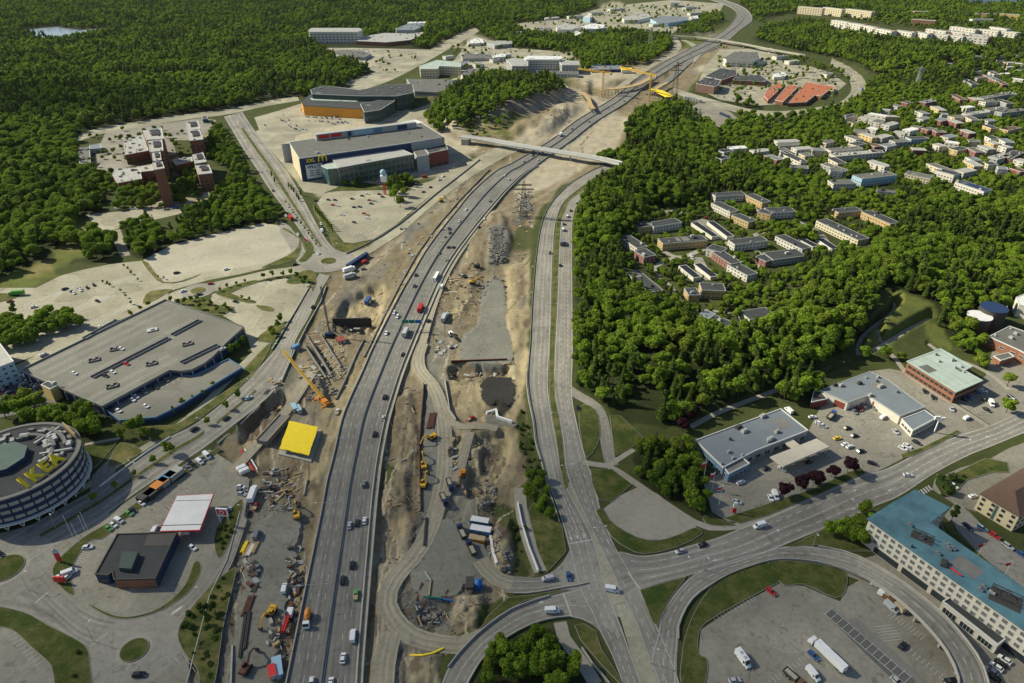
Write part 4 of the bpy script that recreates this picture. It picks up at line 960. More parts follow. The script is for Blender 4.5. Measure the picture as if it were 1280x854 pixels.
an=bg0('hotel_annex','low white annex with dark grey roof along the hotel front','annex',wxy([(1178,752.5),(1188,747),(1257,799),(1247,807)],4.6),4.6,'wall_white','roof_felt',parapet=.6,win=dict(rows=1,pitch=6,w=5,h=2.6,sill=.5,storey=4,mull=3))
cr=bg0('office','cream office block with brown hipped roof beside the side street','office building',wxy([(1226,618),(1290,580),(1342,611),(1274,646)],9),9,'wall_cream','roof_brown',ridge=(4.5,9),win=dict(rows=3,pitch=3.2,w=1.2,h=1.1,sill=1.2,storey=2.8,frame='dark_steel'))
wp0(cr,(1244,628.3),(1250,632.0),9,.2,8.2,'glass_green','stair_glazing')
SH=bg0('shopping_hall','big shopping hall with dark roof, navy end wall and billboard strip','shopping centre',wxy([(361.5,178.5),(527,154),(555.5,171.5),(514,178.5),(374,198.5)],24),24,'wall_navy','roof_grey',parapet=.5,vents=8)
c_=SH.location
def rel(p,z):q=G(p[0],p[1],z);return q-Vector((c_.x,c_.y,0))
wp0(SH,(514,178.5),(555.5,171.5),24,15,24.2,'wall_grey','upper_wall',.15)
for a,e,m in(((515.5,177.9),(519.5,177.3),'sign_red'),((522.5,176.8),(533,175.1),'sign_white'),((536.5,174.6),(545.5,173),'sign_red'),((547,172.8),(553.5,171.8),'sign_red')):wp0(SH,a,e,24,18.5,22.5,m,'sign_panel',.3)
b=MB();A_,B_=rel((396,176),24),rel((521,160),24);d=(B_-A_).normalized();nn=Vector((-d.y,d.x,0))
b.hexa([A_,B_,B_+nn*7,A_+nn*7]+[q+Vector((0,0,6.5))for q in(A_,B_,B_+nn*7,A_+nn*7)]);ps=b.build('roof_house','wall_grey',SH)
for t0,t1,m in((.02,.12,'sign_red'),(.14,.24,'sign_red'),(.30,.335,'wall_navy'),(.36,.54,'wall_light_blue'),(.56,.64,'wall_blue'),(.80,.90,'wall_navy')):
 b=MB();a,e=A_.lerp(B_,t0)-nn*.15,A_.lerp(B_,t1)-nn*.15;hz0=.6 if m!='sign_red' else 1.5
 b.hexa([a+Vector((0,0,hz0)),e+Vector((0,0,hz0)),e+nn*.1+Vector((0,0,hz0)),a+nn*.1+Vector((0,0,hz0)),a+Vector((0,0,5.6)),e+Vector((0,0,5.6)),e+nn*.1+Vector((0,0,5.6)),a+nn*.1+Vector((0,0,5.6))]);b.build('billboard',m,SH)
b=MB();a,e=rel((360,176),13.5),rel((520,150),13.5);b.hexa([a,e,e+nn*7,a+nn*7]+[q+Vector((0,0,.9))for q in(a,e,e+nn*7,a+nn*7)]);pass
bg0('rear_wing','white-roofed rear wing running along the back of the shopping hall','warehouse',wxy([(352,181),(519,149.5),(529,153.5),(362,178)],20),20,'wall_white','roof_white',parapet=.2)
bg0('entrance_hall','pale-roofed glazed entrance hall in front of the shopping hall','entrance hall',wxy([(413,195.5),(492,182.5),(516.5,193),(422.5,210)],19),19,'glass_green','roof_light',parapet=.3,trim='frame_white',win=dict(rows=3,pitch=5,w=4.2,h=4.2,sill=1.2,storey=5.8,frame='galv',glass='glass',mull=2,margin=.8))
bg0('entrance_wing','green glass-fronted wing with pale rim under the navy end wall','entrance hall',wxy([(401,207.5),(416,202.5),(421,210.5),(409.5,211.5)],17),17,'glass_green','roof_mint',parapet=.3)
bg0('shop_block','dark red shop block at the right end of the shopping hall','shop block',wxy([(531,186),(556.5,180.5),(560,187),(536,192)],16),16,'wall_red','roof_felt',parapet=.5,win=dict(rows=1,pitch=7,w=5,h=2.6,sill=.8,storey=5,frame='wall_grey'))
bg0('shop_block','plain grey shop block between the glazed hall and the red block','shop block',wxy([(517,190),(531,187),(536,193.5),(521,196)],16.5),16.5,'wall_grey','roof_grey',parapet=.3)
wp0(SH,(362.5,180),(373.5,197.6),24,.3,23.6,'wall_cream','end_wall',.12)
a0,a1=G(374,198.5,24),G(413,193,24);dd=a1-a0;dd.z=0;Lw=dd.length;dd.normalize();nv=Vector((dd.y,-dd.x,0));nv=-nv if nv.dot(a0)>0 else nv;an_=math.atan2(nv.y,nv.x)
def onwall(t,z,pr=.35):p=a0+dd*Lw*t+nv*pr-Vector((c_.x,c_.y,0));return(p.x,p.y,z)
sign_text('XXL',4.8,onwall(.34,20.6),an_,'sign_yellow',SH,'lettering')
b=MB()
for s in(-1,1):
 pts=[(s*1.15+1.15*math.cos(t),2.1*max(0,math.sin(t))**.8*1.9)for t in[math.pi*i/10 for i in range(11)]]
 for(x0,z0),(x1,z1)in zip(pts,pts[1:]):b.beam((x0*1.8,0,z0*1.55-3.2),(x1*1.8,0,z1*1.55-3.2),.6,1.15)
b.build('arch_sign','sign_yellow',SH,loc=onwall(.72,21.2),rz=an_-math.pi/2+math.pi)
b=MB();b.box(-8.6,-.15,-8,8.6,.15,6.5);p=onwall(.42,10,.4);b.build('sign_board','sign_white',SH,loc=p,rz=an_-math.pi/2)
sign_text('WILLYS',4.3,onwall(.42,14,.65),an_,'wall_navy',SH)
for k in range(3):
 for j,w in((-1,4.4),(1,4.0)):
  b=MB();b.box(-w/2,0,0,w/2,.12,1.0);q=onwall(.42+j*.09,9.6-k*2.3,.62);b.build('small_print','concrete_dark',SH,loc=q,rz=an_-math.pi/2)
p=G(481.5,243);tt=empty('sign_tower',(p.x,p.y,0),l0='red and white advertising tower topped by a pale ball',cat='sign tower');hT=27
b=MB()
for x,y in((-1,-1),(1,-1),(0,1)):b.beam((x,y,0),(x*.8,y*.8,13),.5)
b.lattice((0,0,0),(0,0,13),1.6,.15);b.build('mast','sign_red',tt)
b=MB();b.box(-2.6,-2,13,2.6,2,19,0,-.4);b.build('sign_box','sign_white',tt)
b=MB();n=12
for i in range(n):
 t0,t1=math.pi*i/n-math.pi/2,math.pi*(i+1)/n-math.pi/2
 b.tube((0,0,22+3*math.sin(t0)),(0,0,22+3*math.sin(t1)),max(.05,3*math.cos(t0)),max(.05,3*math.cos(t1)),16,cap=False)
b.build('ball','wall_light_blue',tt)
M1=bg0('mall','low dark mall with bright orange curved front wall','mall',wxy(T(1,0,(225,505),(270,470),(480,465),(690,480),(690,500),(560,545),(480,542),(235,528)),13),13,'wall_orange','roof_felt',parapet=.4,vents=8,trim='wall_dark_green')
bg0('mall','dark green upper mall block with pale roof lights behind the orange front','mall',wxy(T(1,0,(272,448),(330,430),(400,435),(520,450),(650,425),(780,420),(788,462),(700,480),(520,480),(280,470)),20),20,'wall_dark_green','roof_felt',parapet=.5,vents=12,win=dict(rows=2,pitch=9,w=6,h=1.6,sill=3,storey=5,glass='glass_green',frame='wall_dark_green'))
bg0('mall_corner','dark glazed corner block of the mall facing the plaza','mall',wxy(T(1,0,(520,520),(690,485),(690,505),(620,548),(540,560)),15),15,'wall_dark_green','roof_felt',vents=3,win=dict(rows=2,pitch=5,w=4,h=2.2,sill=1,storey=4.5,glass='glass',frame='wall_grey'))
for q in(T(1,0,(320,470),(500,462),(520,474),(330,484)),T(1,0,(270,490),(400,485),(520,496),(500,508),(280,500))):
 P=wxy(q,13.5);b=MB();cc=M1.location;b.prism([p-Vector((cc.x,cc.y,0))for p in P],13.06,13.6);b.build('roof_light','roof_mint',M1)
bg0('car_park_house','grey slatted roof deck between the dark mall and the cream block','parking garage',wxy(T(1,0,(750,395),(1028,400),(1020,422),(905,460),(790,455)),7),7,'wall_grey','roof_grey',win=dict(rows=1,pitch=6,w=5,h=1.5,sill=3,storey=5,frame='wall_grey'))
bg0('cream_block','cream three-storey block with pale green copper roof','office building',wxy(T(1,0,(815,330),(900,300),(1020,312),(1022,335),(915,330),(905,345),(820,345)),15),15,'wall_cream','roof_mint',parapet=.3,win=dict(rows=3,pitch=5,w=2.2,h=1.8,sill=2,storey=4.2))
def far(l0,poly,h,wall='wall_grey',roof='roof_light',cat='warehouse',name='warehouse',**k):
 return bg0(name,l0,cat,wxy(poly,h),h,wall,roof,**k)
wf=dict(rows=3,pitch=9,w=6,h=1.6,sill=2,storey=3.6,mull=2)
far('long white four-storey office block at the foot of the forest',T(1,0,(262,150),(275,140),(515,140),(530,150),(505,160),(265,160)),24,'wall_white','roof_light','office building','office',win=dict(rows=4,pitch=8,w=5.4,h=1.8,sill=1.6,storey=5.4,))
far('wide flat pale workshop in front of the forest',T(1,0,(500,205),(560,178),(640,165),(780,168),(835,160),(835,172),(770,200),(650,212)),8,'brick','roof_light',vents=6)
far('white works with three stepped roofs in the forest clearing',T(1,0,(695,140),(760,120),(845,115),(840,128),(790,150),(700,150)),9,'wall_white','roof_blue_grey')
far('small pale shed beside the long white office',T(1,0,(755,110),(845,108),(845,116),(755,118)),10,'wall_white','roof_white')
far('low dark green hall roof between forest and yard',T(1,0,(370,262),(430,250),(540,255),(575,268),(540,285),(420,280)),6,'wall_grey','roof_grey')
far('white shed with pitched roof by the pale street',T(1,0,(1055,205),(1100,190),(1140,200),(1135,215),(1060,218)),6,'wall_white','roof_white')
far('grey shed with pale roof right of the white shed',T(1,0,(1150,215),(1200,203),(1277,205),(1277,218),(1190,228)),7,'wall_grey','roof_light')
far('flat grey roofed depot with green roof at mid distance',T(1,0,(1022,278),(1040,268),(1175,272),(1180,288),(1030,292)),6,'wall_grey','roof_grey')
far('small white office beside the flat depot',T(1,0,(1180,280),(1200,268),(1245,270),(1245,283),(1185,288)),8,'wall_white','roof_white',win=dict(rows=1,pitch=6,w=3,h=2,sill=2,storey=3))
far('pale low hall with grey roof beside the cream block',T(1,0,(1022,375),(1060,345),(1140,345),(1135,362),(1060,390)),7,'wall_white','roof_grey')
far('low blue-grey annex behind the cream block',T(1,0,(1000,310),(1060,305),(1062,320),(1020,330)),7,'wall_grey','roof_blue_grey')
far('left wing of the long pale office rows',T(2,0,(-30,298),(0,290),(80,295),(80,330),(0,330)),17,'wall_grey','roof_light','office building','office',win=dict(rows=4,pitch=5,w=3.6,h=1.6,sill=2,storey=3.8))
far('white centre block of the long pale office rows',T(2,0,(60,288),(75,278),(245,280),(250,292),(235,298),(70,298)),19,'wall_white','roof_white','office building','office',win=dict(rows=4,pitch=5,w=3.6,h=1.6,sill=2,storey=4))
far('right wing of the long pale office rows',T(2,0,(235,310),(260,300),(335,308),(335,325),(250,325)),15,'wall_grey','roof_light','office building','office',win=dict(rows=3,pitch=5,w=3.6,h=1.6,sill=2,storey=4))
far('low front range below the long pale office rows',T(2,0,(0,350),(60,352),(330,358),(330,368),(100,368),(0,362)),6,'wall_white','roof_grey','office building','office',win=dict(rows=1,pitch=6,w=4,h=1.5,sill=2,storey=4))
far('dark blue containers hall behind the tower crane',T(2,0,(395,330),(540,328),(548,345),(400,348)),5,'wall_navy','roof_blue_grey')
for lb,q,h_,wl,rf_ in(('white shed with broad pale roof, leftmost of the farthest group',((220,130),(260,115),(320,125),(350,135),(300,148),(225,148)),8,'wall_white','roof_light'),('bright white shed right of the broad pale roof',((350,130),(400,118),(460,125),(455,140),(420,145),(360,145)),8,'wall_white','roof_white'),('tiny white hut below the bright sheds',((290,165),(320,155),(345,165),(330,175)),6,'wall_white','roof_white'),('low white hut at the left of the far sheds',((120,140),(150,132),(170,145),(140,152)),6,'wall_white','roof_light'),('cubic pale blue block on the far hill',((355,85),(375,75),(400,82),(390,90)),12,'wall_light_blue','roof_white'),('long pale warehouse with light roof, left of the far pair',((548,88),(600,75),(680,68),(690,85),(630,100),(560,100)),9,'wall_white','roof_light'),('long blue-grey warehouse, right of the far pair',((690,95),(760,80),(880,85),(880,100),(780,115),(720,112)),9,'wall_light_blue','roof_blue_grey'),('small white warehouse at the end of the far pair',((885,82),(925,78),(930,92),(890,98)),9,'wall_white','roof_white'),('white tower of a concrete plant on the skyline yards',((790,5),(835,5),(835,14),(790,14)),14,'wall_white','roof_light')):
 far(lb,T(2,0,*q),h_,wl,rf_)
far('white flat-roofed dealership with dark window bands beside the motorway',T(2,0,(1055,290),(1110,258),(1230,262),(1235,290),(1200,305),(1070,300)),12,'wall_white','roof_grey','office building','office',win=dict(rows=2,pitch=8,w=6,h=1.6,sill=1.6,storey=3.6),vents=4)
far('red brick office with white bands facing the motorway',T(2,0,(918,418),(960,385),(1040,400),(1030,425),(1010,432)),12,'brick','roof_felt','office building','office',win=dict(rows=3,pitch=7,w=5.5,h=1.2,sill=1.6,storey=3.6))
far('dark-roofed brick hall behind the red brick office',T(2,0,(960,382),(1040,340),(1120,352),(1120,375),(1045,400)),8,'brick','roof_felt',vents=4)
far('long dark flat roof right of the brick office',T(2,0,(1120,380),(1240,375),(1270,395),(1262,408),(1100,400)),7,'brick','roof_felt',vents=4)
for lb,q in(('left orange-roofed hall of three',T(3,0,(-20,480),(0,440),(60,412),(82,425),(0,500))),('middle orange-roofed hall of three',T(3,0,(35,500),(100,422),(155,430),(75,508))),('largest orange-roofed hall with saw-tooth edge',T(3,0,(102,515),(190,410),(330,432),(325,455),(305,450),(265,480),(235,475),(190,510)))):
 far(lb,q,5,'brick','roof_tile_orange','market hall','market_hall',vents=2)
far('small white kiosk row left of the orange halls',T(3,0,(25,372),(60,360),(100,368),(80,385),(30,385)),5,'wall_white','roof_white')
sl=[(1042,25.0,1062,28.0),(1063,28.5,1081,31.5),(1082,31.8,1097,35.0),(1098,35.5,1118,39.5),(1120,37.5,1143,41),(1144,39.5,1163,43),(1164,41.5,1187,44),(1188,43.5,1206,45.5),(1207,45,1236,47.5)]
for i,(x0,y0,x1,y1)in enumerate(sl):
 r=bg0('apartment_block','white slab of flats on the wooded ridge, %s from the left of the long row'%ordw(i),'apartment block',bar((x0,y0),(x1,y1),14,26),26,'wall_white','roof_light',parapet=.3,group='white slab blocks along the ridge',win=dict(rows=5,pitch=9,w=4,h=1.8,sill=3,storey=4.6))
 c_=r.location;p=G(x1+.8,y1+.5,24)-Vector((c_.x,c_.y,0));b=MB();b.box(-3,-7.5,0,3,7.5,27);b.build('stair_tower','brick_orange',r,loc=(p.x,p.y,0),rz=-.3)
for i,(x0,y0,x1,y1)in enumerate([(1160,36,1185,39.5),(1186,38.5,1215,42),(1190,33,1222,37),(1224,36,1250,39),(1240,33.5,1262,37),(1251,38.5,1274,41),(1212,42.5,1240,45)]):
 bg0('apartment_block','flat white apartment row behind the long slab, %s from the left'%ordw(i),'apartment block',bar((x0,y0),(x1,y1),14,12),12,'wall_white','roof_light',parapet=.3,group='white rows behind the long slab',win=dict(rows=2,pitch=9,w=4,h=1.8,sill=3,storey=4.6))
for i,(x0,y0,x1,y1)in enumerate([(999,8,1030,10.5),(1031,9,1055,12),(1059,11,1092,15),(1142,14.5,1160,14.5),(1140,24,1170,26),(1214,24,1240,24)]):
 lb=['brown slab block at the left end of the far hilltop row','brown slab block second on the far hilltop row','brown slab block third on the far hilltop row','dark brown cube block on the far hilltop','small brown row between the two ridges','white flat block at the far right ridge'][i]
 bg0('apartment_block',lb,'apartment block',bar((x0,y0),(x1,y1),14,20 if i<3 else 14),20 if i<3 else 14,'wall_cream' if i<3 else('brick' if i<5 else 'wall_white'),'roof_light',parapet=.3,win=dict(rows=4 if i<3 else 2,pitch=8,w=4,h=1.8,sill=2,storey=4.4))
for i,(x0,y0,x1,y1)in enumerate([(1220,16.5,1245,17.5),(1248,17,1275,18.5)]):
 bg0('apartment_block','yellow block at the farthest right ridge, %s'%('left one' if i==0 else 'right one'),'apartment block',bar((x0,y0),(x1,y1),12,14),14,'wall_yellow','roof_light')
for i,(x,y,w,l,m)in enumerate(((600,66,6,14,'roof_light'),(618,74,7,12,'roof_grey'),(632,68,6,16,'roof_white'),(645,84,6,18,'roof_light'),(708,84,8,14,'roof_grey'),(598,80,7,16,'roof_blue_grey'),(650,40,9,20,'roof_light'),(680,36,9,24,'roof_grey'),(720,20,9,30,'roof_light'),(745,16,10,22,'roof_grey'),(870,16,9,26,'roof_light'),(862,9,9,20,'roof_blue_grey'),(690,22,8,22,'roof_white'),(820,30,9,18,'roof_light'),(975,70,8,20,'roof_grey'),(990,76,8,18,'roof_light'),(1035,92,8,14,'roof_grey'),(950,76,8,14,'roof_light'),(770,11,9,26,'roof_white'),(560,70,7,14,'roof_light'),(735,34,8,24,'roof_light'))):
 bg0('shed','small shed with %s in the far yards, the %s'%({'roof_light':'pale roof','roof_grey':'grey roof','roof_white':'white roof','roof_blue_grey':'slate roof'}[m],['by the first street','beside the grey hut','under the knoll','on the lower row','by the office wing','behind the street bend','left on the upper yard','second on the upper yard','under the skyline plant','beside the skyline plant','at the top right yard','above the top right yard','by the blue cube','right of the long warehouse','by the orange halls','above the orange halls','right of the orange halls','left of the orange halls','highest on the yards','by the cream block','between the two warehouse groups'][i]),'shed',bar((x-l*.35,y+.6),(x+l*.35,y-.6),w*1.6,6),6,'wall_white',m,group='sheds of the far yards')
def Z(*pts):return[(90+x/6.4,140+y/6.4)for x,y in pts]
BW=dict(rows=2,pitch=3.4,w=2.0,h=1.2,sill=1.6,storey=3.6,frame='dark_steel')
def brick(l0,q,h,roof='roof_light',win=BW,**k):
 r=brick_(l0,q,h,roof,win,**k)
 if h>15:
  P=wxy(Z(*q),h);c=sum(P,Vector())/len(P);b=MB();b.prism([(c+(p-c)*.5+(P[2]-c)*.15)-Vector((r.location.x,r.location.y,0))for p in P],h+.05,h+1.3,0,1);b.build('roof_well',['brick','roof_black'],r)
 return r
def brick_(l0,q,h,roof='roof_light',win=BW,**k):return bg0('brick_office',l0,'office building',wxy(Z(*q),h),h,'brick',roof,group='stepped brick office complex',win=dict(BW,rows=max(1,int(h/3.6)-1))if win else None,**k)
brick('broad low brick office with dotted pale roof, left in the complex',((418,225),(575,180),(612,310),(425,345)),11,vents=9)
brick('brick tower with black roof well at the back of the complex',((565,150),(715,125),(735,215),(600,225)),28,vents=2)
brick('stepped brick wing directly below the black-topped tower',((610,235),(720,222),(730,310),(625,322)),30,vents=2)
brick('middle step of the long brick spine',((640,330),(705,322),(715,385),(650,395)),33,vents=1)
brick('tallest brick tower with plain end wall facing the car park',((645,408),(722,400),(740,450),(655,465)),36,vents=1,win=None)
brick('brick tower with dark roof well at the right rear',((912,85),(1005,70),(1025,135),(925,150)),20,vents=1)
brick('brick tower with pale roof at right, second from the rear',((925,150),(1020,140),(1050,220),(940,232)),20,vents=2)
brick('brick tower with pale stepped roof at right front, upper',((962,345),(1048,325),(1075,400),(985,415)),18,vents=2)
brick('brick tower with plain pale roof at right front, lower',((985,430),(1095,425),(1122,490),(1010,502)),17,vents=1)
brick('white-roofed bridge wing between spine and right towers',((805,385),(960,360),(965,395),(830,425)),10,'roof_light',vents=2)
brick('low white-roofed canteen wing in front of the spine',((325,505),(345,455),(540,445),(560,535),(365,570)),9,'roof_light',vents=3)
brick('thin brick link wing left of the tallest tower',((520,440),(640,420),(650,470),(555,480)),10,vents=1)
bg0('office_shed','long low grey shed at the edge of the forest left of the brick offices','shed',wxy(Z((52,290),(140,280),(148,410),(60,415)),5),5,'wall_grey','roof_grey')
bg0('office_shed','narrow blue-grey roofed link shed behind the brick offices','shed',wxy(Z((140,268),(225,252),(235,290),(145,298)),5),5,'wall_grey','roof_blue_grey')
bg0('kiosk','small dark kiosk by the street at the forest foot','kiosk',wxy(Z((1038,38),(1080,35),(1085,55),(1045,58)),5),5,'wall_dark_green','roof_felt')
bg0('office','white and pale blue block cut by the left edge','office building',wxy([(-40,425),(-8,420),(2,432),(17,452),(-30,470)],14),14,'wall_light_blue','roof_light',win=dict(rows=4,pitch=3.5,w=1.6,h=1.4,sill=1.5,storey=3.2))
HW=dict(rows=2,pitch=3.0,w=1.5,h=1.2,sill=.8,storey=2.7,frame='frame_white')
def terr(l0,tile,a,b_,w,h,wall,roof='roof_felt',win=True,**k):
 wall={'wall_yellow':'wall_ochre'}.get(wall,wall);roof={'roof_grey':'roof_felt','roof_light':'roof_grey'}.get(roof,roof)
 return bg0('terraced_house',l0,'house',bar(T1(*tile,*a),T1(*tile,*b_),w,h),h,wall,roof,parapet=.2,group=k.pop('group','flat-roofed terraces between the trees'),win=HW if win else None,trim=k.pop('trim','wall_grey'),vents=k.pop('vents',1),**k)
t2,t3=(2,1),(3,1)
terr('yellow-ended terrace nearest the parkway wood, upper row left',t2,(618,270),(690,262),11,6,'wall_yellow')
terr('white dark-roofed terrace with blue window bands, upper row',t2,(690,268),(830,245),11,6,'wall_white','roof_felt')
terr('grey-roofed terrace with ochre gable, leftmost of the slope',t2,(560,322),(650,380),10,6,'wall_white')
terr('red-ended terrace stepping down from the ochre gable',t2,(640,392),(690,425),11,6,'wall_red')
terr('long yellow terrace with grey roof above the garage court',t2,(740,350),(962,332),11,6,'wall_yellow','roof_grey')
terr('dark-roofed terrace with red panels nearest the wood edge',t2,(600,500),(720,600),11,6,'wall_white')
terr('left half of the lower yellow terrace',t2,(870,602),(930,600),11,5.5,'wall_yellow','roof_grey')
terr('right half of the lower yellow terrace, with white dormers',t2,(940,575),(1060,580),12,6.5,'wall_yellow')
terr('yellow house stepping down beside the lower footpath',t2,(945,705),(1000,725),10,6,'wall_yellow','roof_blue_grey')
terr('grey-roofed yellow house at the end of the lower footpath',t2,(1000,730),(1085,770),10,5.5,'wall_yellow')
terr('white terrace head above the red terrace',t2,(985,375),(1060,395),11,6.5,'wall_white')
terr('red-fronted terrace with grey roof in the middle',t2,(1025,400),(1120,460),10,6,'wall_red')
terr('white terrace tail below the red-fronted terrace',t2,(1100,460),(1200,515),10,5.5,'wall_white')
terr('long white terrace with yellow end beside the upper lane',t2,(1015,155),(1110,200),10,6,'wall_white')
terr('yellow end of the long white terrace by the lane',t2,(1115,215),(1200,250),10,6,'wall_yellow','roof_grey')
terr('cream-ended terrace at the top of the lane',t2,(1005,118),(1155,108),10,6,'wall_white','roof_grey')
terr('yellow terrace behind the lawn court',t2,(1185,115),(1270,155),10,6,'wall_yellow')
terr('white terrace with pale roof right of the red one',t2,(1095,355),(1260,335),10,6,'wall_white','roof_grey')
terr('small red and white house right of the crossing',t2,(1235,420),(1290,445),10,5,'wall_red')
terr('yellow house with grey roof at the lane end',t2,(1235,195),(1300,210),10,6,'wall_yellow','roof_grey')
terr('white terrace with dark windows at the lower right of the estate',t2,(1160,720),(1290,700),12,6,'wall_white','roof_grey')
for i,(a,b_)in enumerate((((910,255),(1015,325)),((990,250),(1090,325)),((850,470),(925,530)),((925,460),(1010,525)))):
 bg0('garage_row',('black-roofed garage row, '+['left one of the upper court','right one of the upper court','left one of the lower court','right one of the lower court'][i]),'garages',bar(T1(2,1,*a),T1(2,1,*b_),6.5,3),3,'wall_white','roof_black',parapet=.06,group='garage rows of the terraces')
terr('long cream terrace with yellow stair bays',t3,(268,242),(478,340),12,6,'wall_cream','roof_felt')
terr('orange terrace with grey roof beyond the long cream one',t3,(490,198),(635,260),11,6.5,'wall_ochre','roof_grey')
terr('small orange house with hipped look beside the orange terrace',t3,(335,198),(455,188),10,6,'wall_ochre')
terr('red and white terrace right of the garage court',t3,(60,320),(195,385),10,5.5,'wall_white','roof_grey')
terr('low pale terrace with dark windows under the pines',t3,(0,425),(165,405),14,5.5,'wall_grey','roof_grey')
terr('grey-roofed white row at the upper left of the pines',t3,(-5,195),(125,190),12,6,'wall_white','roof_grey')
for i,(a,b_)in enumerate((((165,335),(240,375)),((258,335),(338,388)))):
 bg0('garage_row','black-roofed garages beside the long cream terrace, %s'%['left','right'][i],'garages',bar(T1(3,1,*a),T1(3,1,*b_),6.5,3),3,'wall_white','roof_black',parapet=.06,group='garage rows of the terraces')
terr('pale house with blue glazed front above the orange terrace',t3,(445,30),(620,10),14,8,'wall_light_blue','roof_light',win=True)
terr('white house with light roof left of the blue glazed house',t3,(312,55),(425,52),13,6,'wall_white','roof_light')
terr('navy-roofed white house among the eastern trees',t3,(955,50),(1100,98),12,7,'wall_white','wall_navy')
terr('white house above the navy-roofed house',t3,(850,-10),(945,15),12,8,'wall_white','roof_grey')
terr('low pale house with long porch among the eastern trees',t3,(690,5),(820,30),13,6,'wall_cream','roof_light')
terr('low shed with pale doors behind the orange terrace',t3,(545,95),(640,105),8,4,'wall_grey','roof_light')
terr('white low house half hidden at the upper left of the pines',t3,(310,-10),(370,-5),12,7,'wall_white','roof_light')
t0=(3,0)
HS=[('row',(470,590),(500,575),'wall_white','roof_light'),('',(500,600),(530,588),'wall_white','roof_light'),('',(535,610),(565,598),'wall_white','roof_grey'),('',(585,625),(640,610),'wall_white','roof_light'),('',(505,565),(595,580),'wall_white','roof_white'),('',(410,605),(440,612),'wall_cream','roof_felt'),('',(430,648),(495,655),'wall_white','roof_grey'),('',(500,635),(550,645),'wall_white','roof_white'),('',(550,685),(600,672),'wall_grey','roof_light'),('',(630,655),(690,665),'wall_white','roof_light'),('',(690,650),(735,640),'wall_white','roof_white'),('',(720,628),(760,635),'wall_cream','roof_grey'),('',(780,645),(830,640),'wall_red','roof_grey'),('',(830,655),(880,655),'wall_red','roof_grey'),('',(620,705),(700,700),'wall_grey','roof_grey'),('',(700,690),(790,685),'wall_light_blue','roof_felt'),('',(830,715),(875,730),'wall_white','roof_light'),('',(885,705),(955,715),'wall_white','roof_white'),('',(1005,735),(1060,760),'wall_red','roof_grey'),('',(1065,725),(1120,745),'wall_grey','roof_light'),('',(1120,790),(1190,770),'wall_grey','roof_light'),('',(1190,785),(1250,755),'wall_red','roof_felt'),('',(615,520),(660,530),'wall_white','roof_grey'),('',(668,505),(710,515),'wall_red','roof_felt'),('',(568,545),(610,550),'wall_white','roof_light'),('',(38,705),(150,700),'wall_white','roof_light'),('',(45,722),(155,715),'wall_grey','roof_grey'),('',(130,742),(215,735),'wall_white','roof_light'),('',(65,755),(185,810),'wall_white','roof_felt'),('',(300,748),(460,735),'wall_white','roof_grey'),('',(320,775),(545,755),'wall_white','roof_light'),('',(505,800),(600,830),'wall_white','roof_light'),('',(110,828),(200,835),'wall_grey','roof_grey'),('',(280,815),(390,854),'wall_grey','roof_grey'),('',(810,815),(930,860),'wall_cream','roof_grey'),('',(1085,815),(1135,815),'wall_cream','roof_felt'),('',(1145,835),(1195,840),'wall_grey','roof_blue_grey'),('',(1060,490),(1215,462),'wall_grey','roof_grey'),('',(985,570),(1090,555),'wall_white','roof_light'),('',(1070,508),(1165,498),'wall_white','roof_grey'),('',(1090,548),(1180,535),'wall_grey','roof_grey'),('',(1150,560),(1277,545),'wall_grey','roof_grey'),('',(975,535),(1020,530),'wall_white','roof_white'),('',(1002,285),(1050,280),'wall_white','roof_white'),('',(1058,282),(1095,280),'wall_white','roof_light'),('',(1140,278),(1170,278),'wall_white','roof_light'),('',(1138,300),(1180,302),'wall_white','roof_grey'),('',(1185,312),(1225,310),'wall_cream','roof_light'),('',(1235,315),(1277,318),'wall_white','roof_white'),('',(1080,318),(1120,315),'wall_white','roof_light'),('',(1130,325),(1175,322),'wall_yellow','roof_grey'),('',(1180,335),(1225,332),'wall_white','roof_light'),('',(1238,345),(1277,350),'wall_light_blue','roof_felt'),('',(1170,368),(1208,365),'wall_white','roof_white'),('',(1025,310),(1055,308),'wall_red','roof_grey'),('',(878,335),(948,330),'wall_red','roof_light'),('',(870,318),(915,315),'wall_white','roof_light'),('',(1030,388),(1080,382),'wall_cream','roof_grey'),('',(1215,390),(1277,398),'wall_white','roof_white'),('',(1030,740-0),(1030,741),'wall_white','roof_felt')]
HS=HS[:-1]
rh=random.Random(77);hp=[((a[0]+b_[0])/2,(a[1]+b_[1])/2)for _,a,b_,_,_ in HS]
for(x0,y0,x1,y1,n)in((400,560,960,760,16),(20,690,420,850,6),(950,560,1277,850,14),(1000,270,1277,420,20),(760,460,1277,600,8)):
 for _ in range(n*6):
  if n<=0:break
  x,y=rh.uniform(x0,x1),rh.uniform(y0,y1)
  if any(abs(x-p[0])<62 and abs(y-p[1])<22 for p in hp):continue
  l=rh.uniform(16,34);t=rh.choice([-.2,-.1,.05,.35,.5]);hp.append((x,y));n-=1
  HS.append(('',(x-l,y-l*t),(x+l,y+l*t),rh.choice(['wall_white','wall_white','wall_cream','wall_grey','wall_red','wall_yellow','wall_cream']),rh.choice(['roof_light','roof_grey','roof_grey','roof_felt','roof_brown','roof_light','roof_blue_grey'])))
bands={}
for i,(_,a,b_,wl,rf_)in enumerate(HS):
 pa,pb=T1(3,0,*a),T1(3,0,*b_);bands.setdefault(int((pa[1]+pb[1])/2//22),[]).append((pa,pb,wl,rf_))
CN=dict(wall_white='white',wall_cream='cream',wall_grey='grey',wall_red='red',wall_light_blue='pale blue',wall_yellow='yellow')
